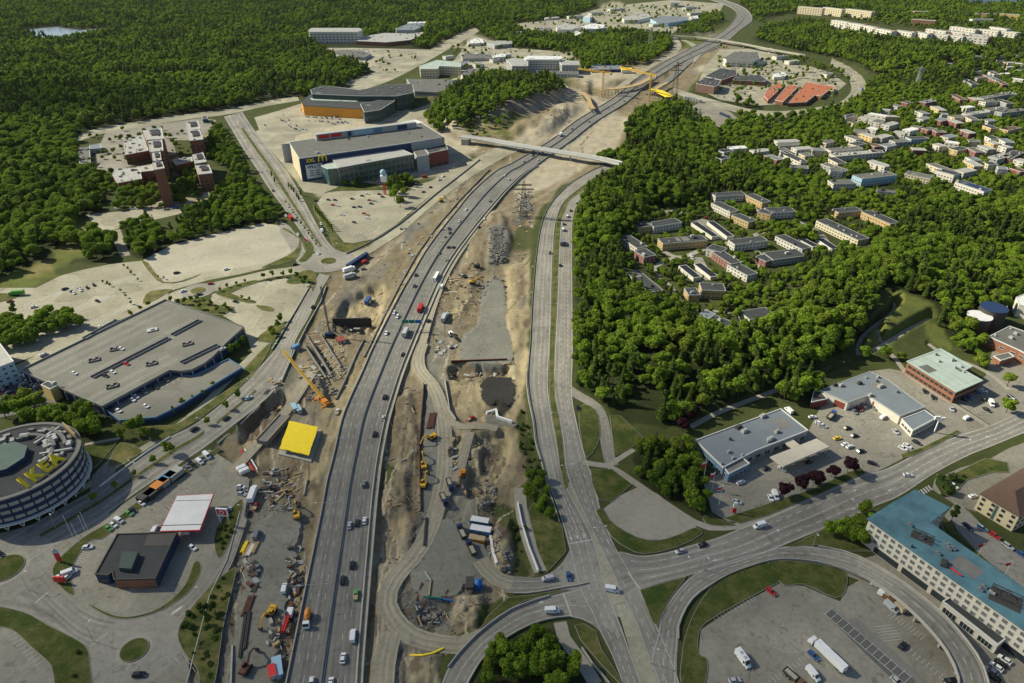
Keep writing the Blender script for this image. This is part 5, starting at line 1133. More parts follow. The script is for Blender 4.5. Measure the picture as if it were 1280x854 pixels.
RN=dict(roof_light='pale flat roof',roof_white='bright white roof',roof_grey='grey roof',roof_felt='dark roof',roof_brown='brown roof',roof_blue_grey='slate-blue roof')
bn={2:'highest hillside band',3:'upper hillside band',4:'band above the middle wood',5:'long-roofed band',6:'densest band of roofs',7:'band below the densest roofs',8:'lower garden band',9:'lowest garden band'}
for k,lst in sorted(bands.items()):
 lst.sort(key=lambda q:q[0][0])
 for i,(pa,pb,wl,rf_)in enumerate(lst):
  bg0('house','%s house, %s, %s from left in the %s'%(CN[wl],RN[rf_],ordw(i),bn.get(k,'hillside band %s'%ordw(k))),'house',bar(pa,pb,11,6),6,wl,rf_,parapet=.15,group='houses in the eastern gardens',win=dict(HW,pitch=5,w=2.4),trim='wall_white')
for i,(a,b_,wl,rf_)in enumerate([((1040,755),(1090,745),'wall_white','roof_felt'),((1085,738),(1175,732),'wall_cream','roof_white'),((1200,755),(1277,745),'wall_white','roof_light'),((1030,790),(1075,782),'wall_grey','roof_felt')]):
 bg0('house','pale house in the gardens left of the white rows, %s from left'%ordw(i),'house',bar(T1(2,0,*a),T1(2,0,*b_),11,6),6,wl,rf_,parapet=.15,group='houses in the eastern gardens',win=dict(HW,pitch=5,w=2.4))
RW,RH,RX,RY=1480,960,-100,-60
def rast(polys,blur=0,warp=0):
 M=np.zeros((RH,RW),np.float32)
 for poly in polys:
  P=np.array([(p[0]-RX,p[1]-RY)for p in poly],float)
  y0,y1=max(0,int(P[:,1].min())),min(RH-1,int(P[:,1].max())+1)
  for y in range(y0,y1+1):
   yc=y+.5;xs=[]
   for i in range(len(P)):
    a,b=P[i],P[(i+1)%len(P)]
    if(a[1]<=yc)!=(b[1]<=yc):xs.append(a[0]+(yc-a[1])/(b[1]-a[1])*(b[0]-a[0]))
   xs.sort()
   for k in range(0,len(xs)-1,2):
    i0,i1=max(0,int(round(xs[k]))),min(RW,int(round(xs[k+1])))
    if i1>i0:M[y,i0:i1]=1
 if warp:M=M[np.clip(YY+WY*warp,0,RH-1).astype(int),np.clip(XX+WX*warp,0,RW-1).astype(int)]
 return blurf(M,blur)if blur else M
def blurf(M,r):
 r=int(r)
 for _ in range(2):
  for ax in(0,1):
   pad=[(0,0),(0,0)];pad[ax]=(r+1,r)
   C=np.cumsum(np.pad(M,pad,mode='edge'),axis=ax)
   n=M.shape[ax]
   a=np.take(C,range(2*r+1,2*r+1+n),axis=ax);b=np.take(C,range(0,n),axis=ax)
   M=((a-b)/(2*r+1)).astype(np.float32)
 return M
def vnoise(cell,seed):
 r=np.random.RandomState(seed);h,w=int(RH/cell)+3,int(RW/cell)+3;g=r.rand(h,w)
 y=np.arange(RH)/cell;x=np.arange(RW)/cell;yi=y.astype(int);xi=x.astype(int);fy=y-yi;fx=x-xi
 fy=fy*fy*(3-2*fy);fx=fx*fx*(3-2*fx)
 a=g[yi][:,xi];b=g[yi][:,xi+1];c=g[yi+1][:,xi];d=g[yi+1][:,xi+1]
 return((a*(1-fx)+b*fx)*(1-fy)[:,None]+(c*(1-fx)+d*fx)*fy[:,None]).astype(np.float32)-.5
YY,XX=np.mgrid[0:RH,0:RW].astype(np.float32)
WX=vnoise(14,1)+.5*vnoise(5,2);WY=vnoise(14,3)+.5*vnoise(5,4)
SITE=[(232,860),(245,800),(262,760),(285,700),(298,650),(312,600),(268,556),(320,512),(360,478),(372,440),(402,372),(412,342),(440,326),(475,308),(505,290),(530,268),(555,248),(590,222),(625,200),(652,184),(600,196),(560,178),(590,160),(640,160),(690,135),(705,115),(720,95),(760,88),(815,74),(836,66),(905,45),(930,60),(880,85),(862,115),(842,125),(800,135),(780,150),(785,175),(765,198),(735,214),(700,232),(672,262),(664,300),(660,370),(658,428),(655,478),(660,520),(672,575),(650,610),(645,640),(672,715),(632,742),(600,772),(560,800),(545,866),(445,866)]
zero=np.clip(rast(MASKPOLY,0),0,1)
zero_b=np.clip(blurf(zero,2)*2.2,0,1)
site=rast([SITE],3)
hgt=np.zeros((RH,RW),np.float32)
hgt+=site*(-1.1+.6*vnoise(16,7)+.45*vnoise(6,8)+.28*vnoise(3,9)+.10*vnoise(1.6,12))
def bump_(poly,h,blur=4,rough=.25):
 global hgt
 m=rast([poly],blur,6);hgt+=m*h*(1+rough*2*vnoise(7,int(abs(h*10))+3))
bump_([(562,455),(638,456),(638,472),(562,470)],-4.5,1)
bump_(T(1,2,(1080,440),(1240,430),(1277,500),(1180,720),(1100,790),(1040,760),(1050,620),(1050,500)),-3,1)
bump_(T(1,2,(1070,500),(1130,495),(1115,620),(1060,620)),3.4,1)
bump_(T(1,2,(1050,780),(1150,760),(1180,854),(1050,854)),2.5)
bump_(T(1,2,(690,260),(760,250),(800,400),(800,640),(740,660),(690,500)),1.8,3)
bump_(T(1,2,(660,640),(760,640),(760,854),(640,854)),2.2,3)
bump_(T(1,3,(750,0),(830,0),(820,190),(760,200)),2.2,2)
bump_(T(1,3,(620,0),(720,0),(730,200),(620,240)),-1.8,3)
bump_(T(1,3,(990,420),(1130,400),(1150,520),(1080,570),(980,540)),3.2,3)
bump_(T(1,3,(800,440),(980,460),(970,560),(820,530)),-2.5,2)
bump_(T(1,3,(770,690),(920,690),(910,850),(770,850)),1.5,3)
bump_(T(1,3,(1190,60),(1277,30),(1277,260),(1210,320),(1180,180)),2.5,3)
bump_([(610,265),(626,262),(640,300),(632,330),(612,330)],3.5,3)
bump_([(640,330),(660,325),(655,430),(640,440),(632,400)],2.0,4)
bump_([(596,272),(612,262),(606,330),(580,390),(566,400),(585,340)],1.5,3)
bump_(T(1,1,(440,640),(600,560),(650,600),(600,760),(540,800),(400,740)),-4,2)
bump_(T(1,1,(380,740),(590,760),(570,800),(380,790)),-3,1)
bump_([(385,432),(400,428),(425,462),(405,470)],-3,2)
bump_([(300,528),(352,486),(362,500),(340,520),(315,545),(300,552)],-4,2)
bump_([(330,600),(365,590),(372,612),(340,620)],-2,2)
bump_(T(2,0,(0,640),(100,600),(250,520),(340,540),(200,640),(100,660)),8,3)
bump_([(640,128),(690,108),(712,118),(690,132),(662,146),(600,158)],7,4)
bump_([(740,98),(760,104),(800,96),(815,88),(812,98),(790,112),(760,122),(738,112)],-6,2)
hill=np.zeros_like(hgt)
for poly,h,bl in(([(530,135),(560,108),(640,96),(695,106),(690,128),(640,148),(570,162)],13,8),([(750,330),(900,420),(1000,400),(1010,340),(1180,300),(1200,400),(1080,430),(980,470),(860,500),(780,480)],9,22),([(740,230),(850,200),(890,230),(790,290),(740,330)],8,14),([(1000,40),(1200,60),(1280,90),(1150,110),(1090,90)],12,8)):
 hill+=rast([poly],bl)*h
hgt+=hill*(1+.25*vnoise(40,31))
hgt*=(1-zero_b)
hgt[zero>.5]=np.minimum(hgt[zero>.5],0)-.02
def hz_px(px,py):
 x=min(RW-1,max(0,int(px-RX)));y=min(RH-1,max(0,int(py-RY)));return float(hgt[y,x])
def hz(p):return hz_px(*UNG(p[0],p[1]))
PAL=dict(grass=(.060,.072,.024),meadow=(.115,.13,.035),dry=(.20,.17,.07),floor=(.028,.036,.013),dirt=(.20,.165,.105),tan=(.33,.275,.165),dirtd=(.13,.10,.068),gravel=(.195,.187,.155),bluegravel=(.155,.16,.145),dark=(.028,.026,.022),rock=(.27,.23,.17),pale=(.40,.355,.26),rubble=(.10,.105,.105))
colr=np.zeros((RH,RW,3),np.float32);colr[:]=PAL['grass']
rockf=np.zeros((RH,RW),np.float32)
def pn0(c,poly,blur=1,warp=7,a=1.0,rk=0.0):
 global colr,rockf
 m=(rast([poly],blur,warp)*a)[...,None];colr=colr*(1-m)+np.array(PAL[c],np.float32)*m
 rockf=rockf*(1-m[...,0])+rk*m[...,0]
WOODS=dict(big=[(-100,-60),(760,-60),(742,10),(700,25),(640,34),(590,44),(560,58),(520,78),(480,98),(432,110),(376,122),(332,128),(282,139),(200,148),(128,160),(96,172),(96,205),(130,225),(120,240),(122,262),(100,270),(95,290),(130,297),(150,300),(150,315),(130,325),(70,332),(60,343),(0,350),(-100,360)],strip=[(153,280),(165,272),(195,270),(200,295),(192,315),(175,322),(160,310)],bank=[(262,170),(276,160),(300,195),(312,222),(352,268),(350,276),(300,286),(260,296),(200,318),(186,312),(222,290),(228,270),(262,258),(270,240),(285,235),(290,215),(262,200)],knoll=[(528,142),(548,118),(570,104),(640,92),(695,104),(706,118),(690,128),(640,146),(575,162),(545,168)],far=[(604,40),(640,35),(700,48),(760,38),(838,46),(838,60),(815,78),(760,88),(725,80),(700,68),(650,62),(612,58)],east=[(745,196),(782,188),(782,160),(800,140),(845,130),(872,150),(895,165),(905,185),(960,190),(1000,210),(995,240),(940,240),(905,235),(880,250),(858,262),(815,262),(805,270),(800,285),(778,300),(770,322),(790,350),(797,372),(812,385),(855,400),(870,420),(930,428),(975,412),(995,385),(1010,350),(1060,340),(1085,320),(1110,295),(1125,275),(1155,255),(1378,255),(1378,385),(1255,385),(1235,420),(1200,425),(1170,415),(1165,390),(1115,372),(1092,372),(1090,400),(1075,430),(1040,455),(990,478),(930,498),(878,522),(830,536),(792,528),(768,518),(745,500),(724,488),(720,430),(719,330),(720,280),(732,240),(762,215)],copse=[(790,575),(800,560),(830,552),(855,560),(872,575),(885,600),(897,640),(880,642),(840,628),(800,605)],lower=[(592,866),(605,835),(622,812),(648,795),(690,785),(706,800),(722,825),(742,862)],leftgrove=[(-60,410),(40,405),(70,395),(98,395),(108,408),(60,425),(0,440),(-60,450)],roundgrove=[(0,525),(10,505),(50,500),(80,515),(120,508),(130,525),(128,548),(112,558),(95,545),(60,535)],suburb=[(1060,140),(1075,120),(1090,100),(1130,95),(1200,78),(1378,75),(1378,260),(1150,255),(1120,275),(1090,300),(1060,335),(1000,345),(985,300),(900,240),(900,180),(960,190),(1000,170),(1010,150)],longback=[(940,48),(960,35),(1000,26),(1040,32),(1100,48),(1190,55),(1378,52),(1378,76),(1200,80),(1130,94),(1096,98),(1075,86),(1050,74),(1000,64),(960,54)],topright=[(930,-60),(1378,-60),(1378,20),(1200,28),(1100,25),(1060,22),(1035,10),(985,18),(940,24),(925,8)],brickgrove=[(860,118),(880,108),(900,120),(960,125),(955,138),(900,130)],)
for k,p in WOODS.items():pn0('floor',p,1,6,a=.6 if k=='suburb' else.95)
pn0('dirt',SITE,1,6)
for p in([(90,262),(130,300),(60,345),(30,352),(70,330)],T(0,1,(0,530),(230,440),(290,530),(150,590),(0,590)),T(0,1,(250,380),(420,370),(420,420),(270,460))):pn0('meadow',p,2)
for p in(T(0,1,(150,470),(270,430),(280,500),(120,540)),T(0,1,(290,390),(400,375),(380,410))):pn0('dry',p,2)
pn0('meadow',[(1095,368),(1125,376),(1165,392),(1160,402),(1110,430),(1080,440),(1075,428),(1120,385)],1);pn0('meadow',[(1155,405),(1180,415),(1190,440),(1160,425)],1)
pn0('pale',[(330,155),(560,135),(600,185),(560,215),(400,245),(360,215)],2,4)
pn0('meadow',T(2,0,(850,190),(960,195),(950,230),(870,250)),1,2);pn0('meadow',T(2,0,(940,170),(1100,130),(1060,180),(960,190)),1,2)
pn0('meadow',[(560,168),(620,160),(660,165),(600,172)],1);pn0('meadow',[(1060,700),(990,660),(1090,640)],1)
pn0('meadow',T(2,0,(1090,640),(1277,600),(1200,660)),1,3)
G_=lambda c,*a,**k:pn0(c,*a,**k)
G_('gravel',[(470,880),(470,760),(478,700),(520,640),(530,560),(525,470),(540,440),(560,470),(560,560),(590,600),(600,650),(620,690),(600,740),(560,780),(545,870)],a=.85,rk=.2)
G_('gravel',[(236,870),(262,790),(290,700),(310,650),(330,628),(372,620),(385,640),(372,700),(352,854),(352,870)],a=.9,rk=.3)
G_('dirt',T(1,3,(0,860),(-60,700),(-40,500),(20,640),(60,700)),a=.6)
G_('bluegravel',[(575,424),(596,400),(604,360),(612,340),(628,345),(632,400),(634,455),(600,458),(578,445)],a=.9,rk=.3)
G_('gravel',[(500,430),(545,385),(570,420),(560,455),(520,470)],a=.7,rk=.3)
G_('bluegravel',[(608,285),(628,280),(640,300),(634,330),(612,335)],a=.8,rk=1)
G_('rubble',[(614,300),(624,288),(632,296),(628,320),(618,326)],1,10,rk=1);G_('rubble',[(648,240),(664,250),(662,272),(646,276)],1,12,a=.7,rk=1)
G_('grass',[(641,283),(672,280),(672,312),(640,310)],a=.9)
G_('tan',[(632,332),(662,322),(660,440),(645,520),(636,470),(634,400)],a=.9);G_('dirtd',T(2,1,(0,480),(60,470),(70,620),(20,640)),2,12,a=.5)
G_('tan',[(560,540),(590,560),(640,510),(660,540),(640,600),(600,640),(592,620)],a=.6)
G_('pale',[(640,120),(700,145),(640,175),(598,196),(640,190),(700,168),(790,104),(760,120),(720,110)],a=.7,rk=.2)
G_('pale',[(700,168),(760,135),(785,150),(780,165),(770,185),(740,200),(680,235),(650,250),(640,232)],a=.8)
G_('pale',[(560,200),(630,196),(600,215),(520,285),(470,330),(440,345),(500,290)],a=.5)
G_('tan',[(700,70),(820,70),(800,90),(720,100)],a=.5);G_('pale',[(700,90),(745,82),(810,84),(800,92),(745,104),(715,104)],a=.8)
G_('rock',[(640,125),(690,108),(712,118),(700,130),(668,146),(640,150),(600,160),(590,156)],a=.9,rk=1)
G_('rock',[(500,130),(530,140),(560,165),(590,168),(570,172),(545,168),(520,150)],a=.8,rk=1)
G_('dark',T(1,2,(1130,190),(1270,180),(1277,330),(1220,370),(1190,300),(1140,300)),1,9,a=.95);G_('dark',[(624,478),(640,476),(638,506),(626,508)],1,8)
G_('tan',T(1,2,(960,210),(1120,190),(1140,380),(1020,400),(965,330)),a=.65)
G_('dirtd',T(1,2,(1080,640),(1200,560),(1240,440),(1130,430),(1110,620),(1100,790),(1040,760)),2,6,a=.75)
G_('tan',T(1,2,(1070,440),(1240,430),(1200,480),(1080,480)),1,4,a=.8)
G_('dirtd',T(1,2,(690,250),(740,250),(740,640),(690,520)),2,8,a=.5);G_('dirtd',T(1,3,(750,0),(820,0),(810,190),(760,190)),2,5,a=.6)
G_('grass',T(1,2,(640,590),(700,620),(700,660),(630,720),(620,854),(625,700)),1,5)
G_('tan',T(1,3,(640,0),(750,0),(740,250),(680,380),(620,280)),1,8,a=.5)
G_('tan',T(1,3,(760,640),(830,690),(930,700),(900,854),(770,854)),1,4,a=.8)
G_('tan',T(1,3,(990,430),(1130,400),(1150,510),(1080,560),(980,540)),1,8,a=.6)
G_('bluegravel',T(1,3,(830,230),(1010,250),(1050,380),(900,420),(830,400)),2,8,a=.75);G_('bluegravel',T(1,3,(800,450),(980,460),(960,560),(820,540)),1,6,a=.6,rk=.6)
G_('grass',T(1,3,(1120,480),(1277,400),(1277,480),(1180,550),(1100,560)),1,5);G_('grass',T(1,3,(930,700),(1010,690),(950,770),(900,850)),1,4)
G_('tan',T(1,3,(1180,70),(1230,60),(1250,220),(1277,300),(1200,320),(1185,180)),1,5,a=.8)
G_('grass',T(2,2,(20,340),(80,330),(130,520),(150,600),(60,640),(40,520)),1,6);G_('grass',T(2,3,(-120,-60),(0,-40),(60,40),(130,300),(20,330),(-10,160)),1,4)
G_('tan',[(640,455),(656,440),(657,470),(652,500),(645,520),(628,545),(620,530),(640,505)],1,3,a=.9)
G_('tan',T(1,1,(430,700),(520,560),(650,560),(620,700),(540,760)),1,6,a=.8);G_('gravel',T(1,1,(380,620),(560,470),(680,440),(620,520),(500,600),(400,760)),1,6,a=.7,rk=.4)
G_('tan',T(1,1,(830,380),(900,340),(780,480),(620,800),(560,854),(640,640)),1,5,a=.9);G_('bluegravel',T(1,1,(770,270),(880,220),(830,290),(700,400)),1,5,a=.7)
G_('tan',[(395,520),(412,500),(430,470),(452,430),(440,480),(420,540),(400,600),(385,630),(380,600)],1,5,a=.8)
G_('dirtd',[(300,528),(352,486),(362,500),(340,520),(315,545),(300,552)],1,6,a=.9);G_('gravel',[(330,470),(380,440),(400,520),(370,560),(330,560)],2,10,a=.6)
G_('rubble',[(384,430),(394,428),(420,462),(406,468)],1,3,a=.6)
def track(pts,w,c='tan',a=.55):
 P=cm0([Vector((x,y,0))for x,y in pts],8);L1=[];R1=[]
 for i,p in enumerate(P):
  d=P[min(i+1,len(P)-1)]-P[max(0,i-1)];n_=Vector((-d.y,d.x,0)).normalized()*w/2;L1.append((p+n_)[:2]);R1.append((p-n_)[:2])
 pn0(c,L1+R1[::-1],1,1.5,a)
H1=T(1,2,(850,-40),(815,60),(830,150),(895,210),(930,290),(945,370),(1010,430),(1080,440))
track([(x-3,y+1)for x,y in H1],12,'tan',.8)
for off,cc in((0,'dirtd'),(4,'pale'),(8,'dirtd')):track([(x-off*.6,y+off*.3)for x,y in H1],1.5,cc,.6)
H2=[(549,500),(556,540),(558,580),(552,640),(530,690),(510,720),(490,745),(492,770),(515,800),(550,808),(600,798)]
track(H2,15,'dirt',.8);track(H2,11,'pale',.75)
for off in(-4,-1.5,2,4):track([(x+off,y+abs(off)*.3)for x,y in H2],1.3,'dirtd',.7)
H3=[(545,350),(530,390),(515,430),(505,470)]
for off in(0,5,9):track([(x+off,y)for x,y in H3],2,'pale' if off!=5 else 'dirtd',.6)
for off in(0,6):track([(320+off,700),(335+off,640),(350+off,560),(380+off,520)],3,'pale',.4)
for off in(0,5):track([(562,640),(578,600),(585,560),(590+off,540)],2,'pale',.6)
for off in(0,5):track([(290+off,590),(330+off,540),(365+off,500),(385+off,470)],2.5,'pale',.5)
for off in(0,6,14):track([(600+off,250),(570+off,310),(558+off,350)],2.4,'pale',.6)
for off in(0,4,8):track([(505+off,465),(508+off,500),(500+off,560),(492+off,640),(478+off,700),(470+off,800),(462+off,860)],1.8,'pale' if off!=4 else 'dirtd',.45)
track([(470,640),(476,600),(482,560),(492,510),(505,470)],5,'dirtd',.7);track([(466,700),(468,660)],5,'dirtd',.6)
for x0 in(315,325,338,346):track([(x0,690),(x0-4,760),(x0-14,850)],1.6,'pale',.3)
for q in([(560,690),(590,720),(620,735),(640,730)],[(555,696),(585,728),(620,742)],[(590,640),(572,700),(540,730),(520,750)],[(580,640),(562,700),(535,722)],[(560,800),(600,790),(640,775)]):track(q,2,'pale',.45)
rq=random.Random(44)
for cc,n_,w_,a_ in(('gravel',40,11,.85),('dirtd',44,9,.85),('tan',24,8,.7),('dirtd',150,2.2,.95),('pale',110,2,.85)):
 PL_=[]
 while len(PL_)<n_:
  x,y=rq.uniform(260,760),rq.uniform(140,850)
  if not inpoly((x,y),SITE):continue
  k_=(y+90)/600;a=rq.choice([rq.gauss(1.45,.25),rq.gauss(1.2,.4),rq.uniform(0,3)]);l=rq.uniform(10,34)*k_*(.5 if w_>5 else 1);dx,dy=-math.cos(a)*l*(1.6 if y<420 else.7),math.sin(a)*l;w2=w_*k_/2
  if y<420:dx,dy=-abs(dx),abs(dy)
  PL_.append([(x-dx,y-dy),(x-w2,y),(x+dx-w2*.7,y+dy),(x+dx+w2,y+dy),(x+w2,y+w2*.5),(x-dx+w2,y-dy)])
 m=(np.clip(rast(PL_,0,3 if w_<5 else 8),0,1)*a_)[...,None];m=m if w_<5 else(blurf(m[...,0],1))[...,None];colr=colr*(1-m)+np.array(PAL[cc],np.float32)*m
for q in([(600,270),(640,255),(690,222),(760,170),(790,140)],[(606,276),(646,262),(700,228),(765,178)],[(560,330),(590,290),(620,262)]):track(q,2.2,'pale',.5)
for q in([(410,395),(430,365),(470,330),(520,285)],[(470,400),(500,350),(540,300),(590,250),(640,205),(700,160)],[(400,500),(425,450),(450,410)],[(380,520),(372,580),(376,640)]):track(q,2.4,'dirtd',.5)
rq=random.Random(12)
for(x0,y0,x1,y1,n)in((560,50,740,95,14),(640,4,905,44,22),(865,60,1050,135,16),(96,160,285,262,14),(300,100,560,165,10),(560,160,640,180,5),(700,60,830,110,14)):
 for _ in range(n):
  cx_,cy_=rq.uniform(x0,x1),rq.uniform(y0,y1);w_=rq.uniform(6,22);h_=rq.uniform(1.5,5);pn0(rq.choice(['dirt','grass','pale','gravel','dry','tan']),[(cx_-w_,cy_),(cx_-w_*.4,cy_-h_),(cx_+w_,cy_-h_*.6),(cx_+w_*.8,cy_+h_),(cx_-w_*.3,cy_+h_)],1,6,.8)
def build_land():
 xs=np.concatenate([np.arange(-1400,-100,50),np.arange(-100,-2,7),np.arange(-2,1284,2.0),np.arange(1285,1380,7),np.arange(1380,2700,50)])
 ys=np.concatenate([[-84,-78,-70,-60,-50,-40,-30,-22,-16,-10,-6,-2],np.arange(0,860,1.7),np.arange(862,900,6),np.arange(910,1300,40)])
 X2,Y2=np.meshgrid(xs,ys)
 u=(X2-640)/F;v=(427-Y2)/F;t=-CH/(-sP+v*cP)
 wx,wy=u*t,(cP+v*sP)*t
 ix=np.clip(X2-RX,0,RW-1).astype(int);iy=np.clip(Y2-RY,0,RH-1).astype(int)
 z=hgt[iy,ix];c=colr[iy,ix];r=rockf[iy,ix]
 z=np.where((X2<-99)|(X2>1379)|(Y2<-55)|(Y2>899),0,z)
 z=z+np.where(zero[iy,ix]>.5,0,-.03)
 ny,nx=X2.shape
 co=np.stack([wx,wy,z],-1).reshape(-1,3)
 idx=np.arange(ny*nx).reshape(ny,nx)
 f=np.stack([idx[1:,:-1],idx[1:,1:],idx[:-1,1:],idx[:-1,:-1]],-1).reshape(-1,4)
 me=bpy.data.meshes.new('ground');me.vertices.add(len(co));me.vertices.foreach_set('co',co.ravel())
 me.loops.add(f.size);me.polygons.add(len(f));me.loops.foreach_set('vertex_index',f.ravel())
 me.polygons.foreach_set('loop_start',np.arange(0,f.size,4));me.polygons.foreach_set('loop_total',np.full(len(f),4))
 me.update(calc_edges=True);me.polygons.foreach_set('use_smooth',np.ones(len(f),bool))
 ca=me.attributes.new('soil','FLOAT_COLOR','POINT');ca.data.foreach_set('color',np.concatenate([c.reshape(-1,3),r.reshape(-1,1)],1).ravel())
 m=bpy.data.materials.new('soil_ground');m.use_nodes=True;nt=m.node_tree;N=nt.nodes;L=nt.links
 b=N['Principled BSDF'];b.inputs['Roughness'].default_value=.95;b.inputs['Specular IOR Level'].default_value=.08
 at=N.new('ShaderNodeAttribute');at.attribute_name='soil';geo=N.new('ShaderNodeNewGeometry')
 def nz(sc,det,lo,hi,rough=.65):
  n=N.new('ShaderNodeTexNoise');n.inputs['Scale'].default_value=sc;n.inputs['Detail'].default_value=det;n.inputs['Roughness'].default_value=rough
  L.new(geo.outputs['Position'],n.inputs['Vector']);r_=N.new('ShaderNodeMapRange');r_.inputs['From Min'].default_value=.3;r_.inputs['From Max'].default_value=.7
  r_.inputs['To Min'].default_value=lo;r_.inputs['To Max'].default_value=hi;L.new(n.outputs['Fac'],r_.inputs['Value']);return n,r_.outputs['Result']
 n1,a1=nz(.07,10,.72,1.28,.72);n2,a2=nz(.9,8,.76,1.24,.8)
 q=N.new('ShaderNodeMath');q.operation='MULTIPLY';L.new(a1,q.inputs[0]);L.new(a2,q.inputs[1])
 s=N.new('ShaderNodeVectorMath');s.operation='SCALE';L.new(at.outputs['Color'],s.inputs[0]);L.new(q.outputs[0],s.inputs['Scale'])
 L.new(s.outputs['Vector'],b.inputs['Base Color'])
 bp=N.new('ShaderNodeBump');bp.inputs['Distance'].default_value=1.0
 bs=N.new('ShaderNodeMath');bs.operation='MULTIPLY_ADD';bs.inputs[1].default_value=.5;bs.inputs[2].default_value=.45;L.new(at.outputs['Alpha'],bs.inputs[0])
 L.new(bs.outputs[0],bp.inputs['Strength']);L.new(n2.outputs['Fac'],bp.inputs['Height']);L.new(bp.outputs['Normal'],b.inputs['Normal'])
 me.materials.append(m);MATS['land']=m
 o=bpy.data.objects.new('ground',me);link(o)
 tag(o,'open ground of soil, gravel and grass under the whole place',kind='structure')
build_land()
PC=dict(white=(.72,.73,.74),silver=(.40,.42,.44),grey=(.16,.17,.18),black=(.014,.015,.017),blue=(.03,.09,.28),navy=(.015,.03,.09),red=(.42,.02,.02),green=(.10,.32,.06),yellow=(.75,.48,.01),orange=(.62,.22,.02),beige=(.45,.38,.27),brown=(.16,.08,.04),paleblue=(.30,.45,.55))
def loft(mb,secs,mi=0):
 k=len(mb.v);n=len(secs)
 for x,w,z0,z1 in secs:mb.v+=[(x,-w,z0),(x,w,z0),(x,w*.93,z1),(x,-w*.93,z1)]
 for i in range(n-1):
  a=k+4*i;b=a+4
  for q in((0,1),(1,2),(2,3),(3,0)):mb.f.append((a+q[0],b+q[0],b+q[1],a+q[1]));mb.m.append(mi)
 mb.f.append((k+3,k+2,k+1,k));mb.m.append(mi);e=k+4*(n-1);mb.f.append((e,e+1,e+2,e+3));mb.m.append(mi)
def wheel_mesh(r=.33,w=.24):
 b=MB();b.tube((0,-w/2,0),(0,w/2,0),r,r,10,0);b.tube((0,-w/2-.01,0),(0,w/2+.01,0),r*.55,r*.55,8,1);return b.mesh('wheel',['rubber','galv'])
WH={}
def wheels(root,pos,r=.33,w=.24):
 k=(r,w)
 if k not in WH:WH[k]=wheel_mesh(r,w)
 for x,y in pos:obj('wheel',WH[k],root,(x,y,r))
PROTO={}
def hull(name,root,secs,m='paint',extra=None):
 b=MB();loft(b,secs);
 if extra:extra(b)
 return b.build(name,[m,'dark_steel'],root)
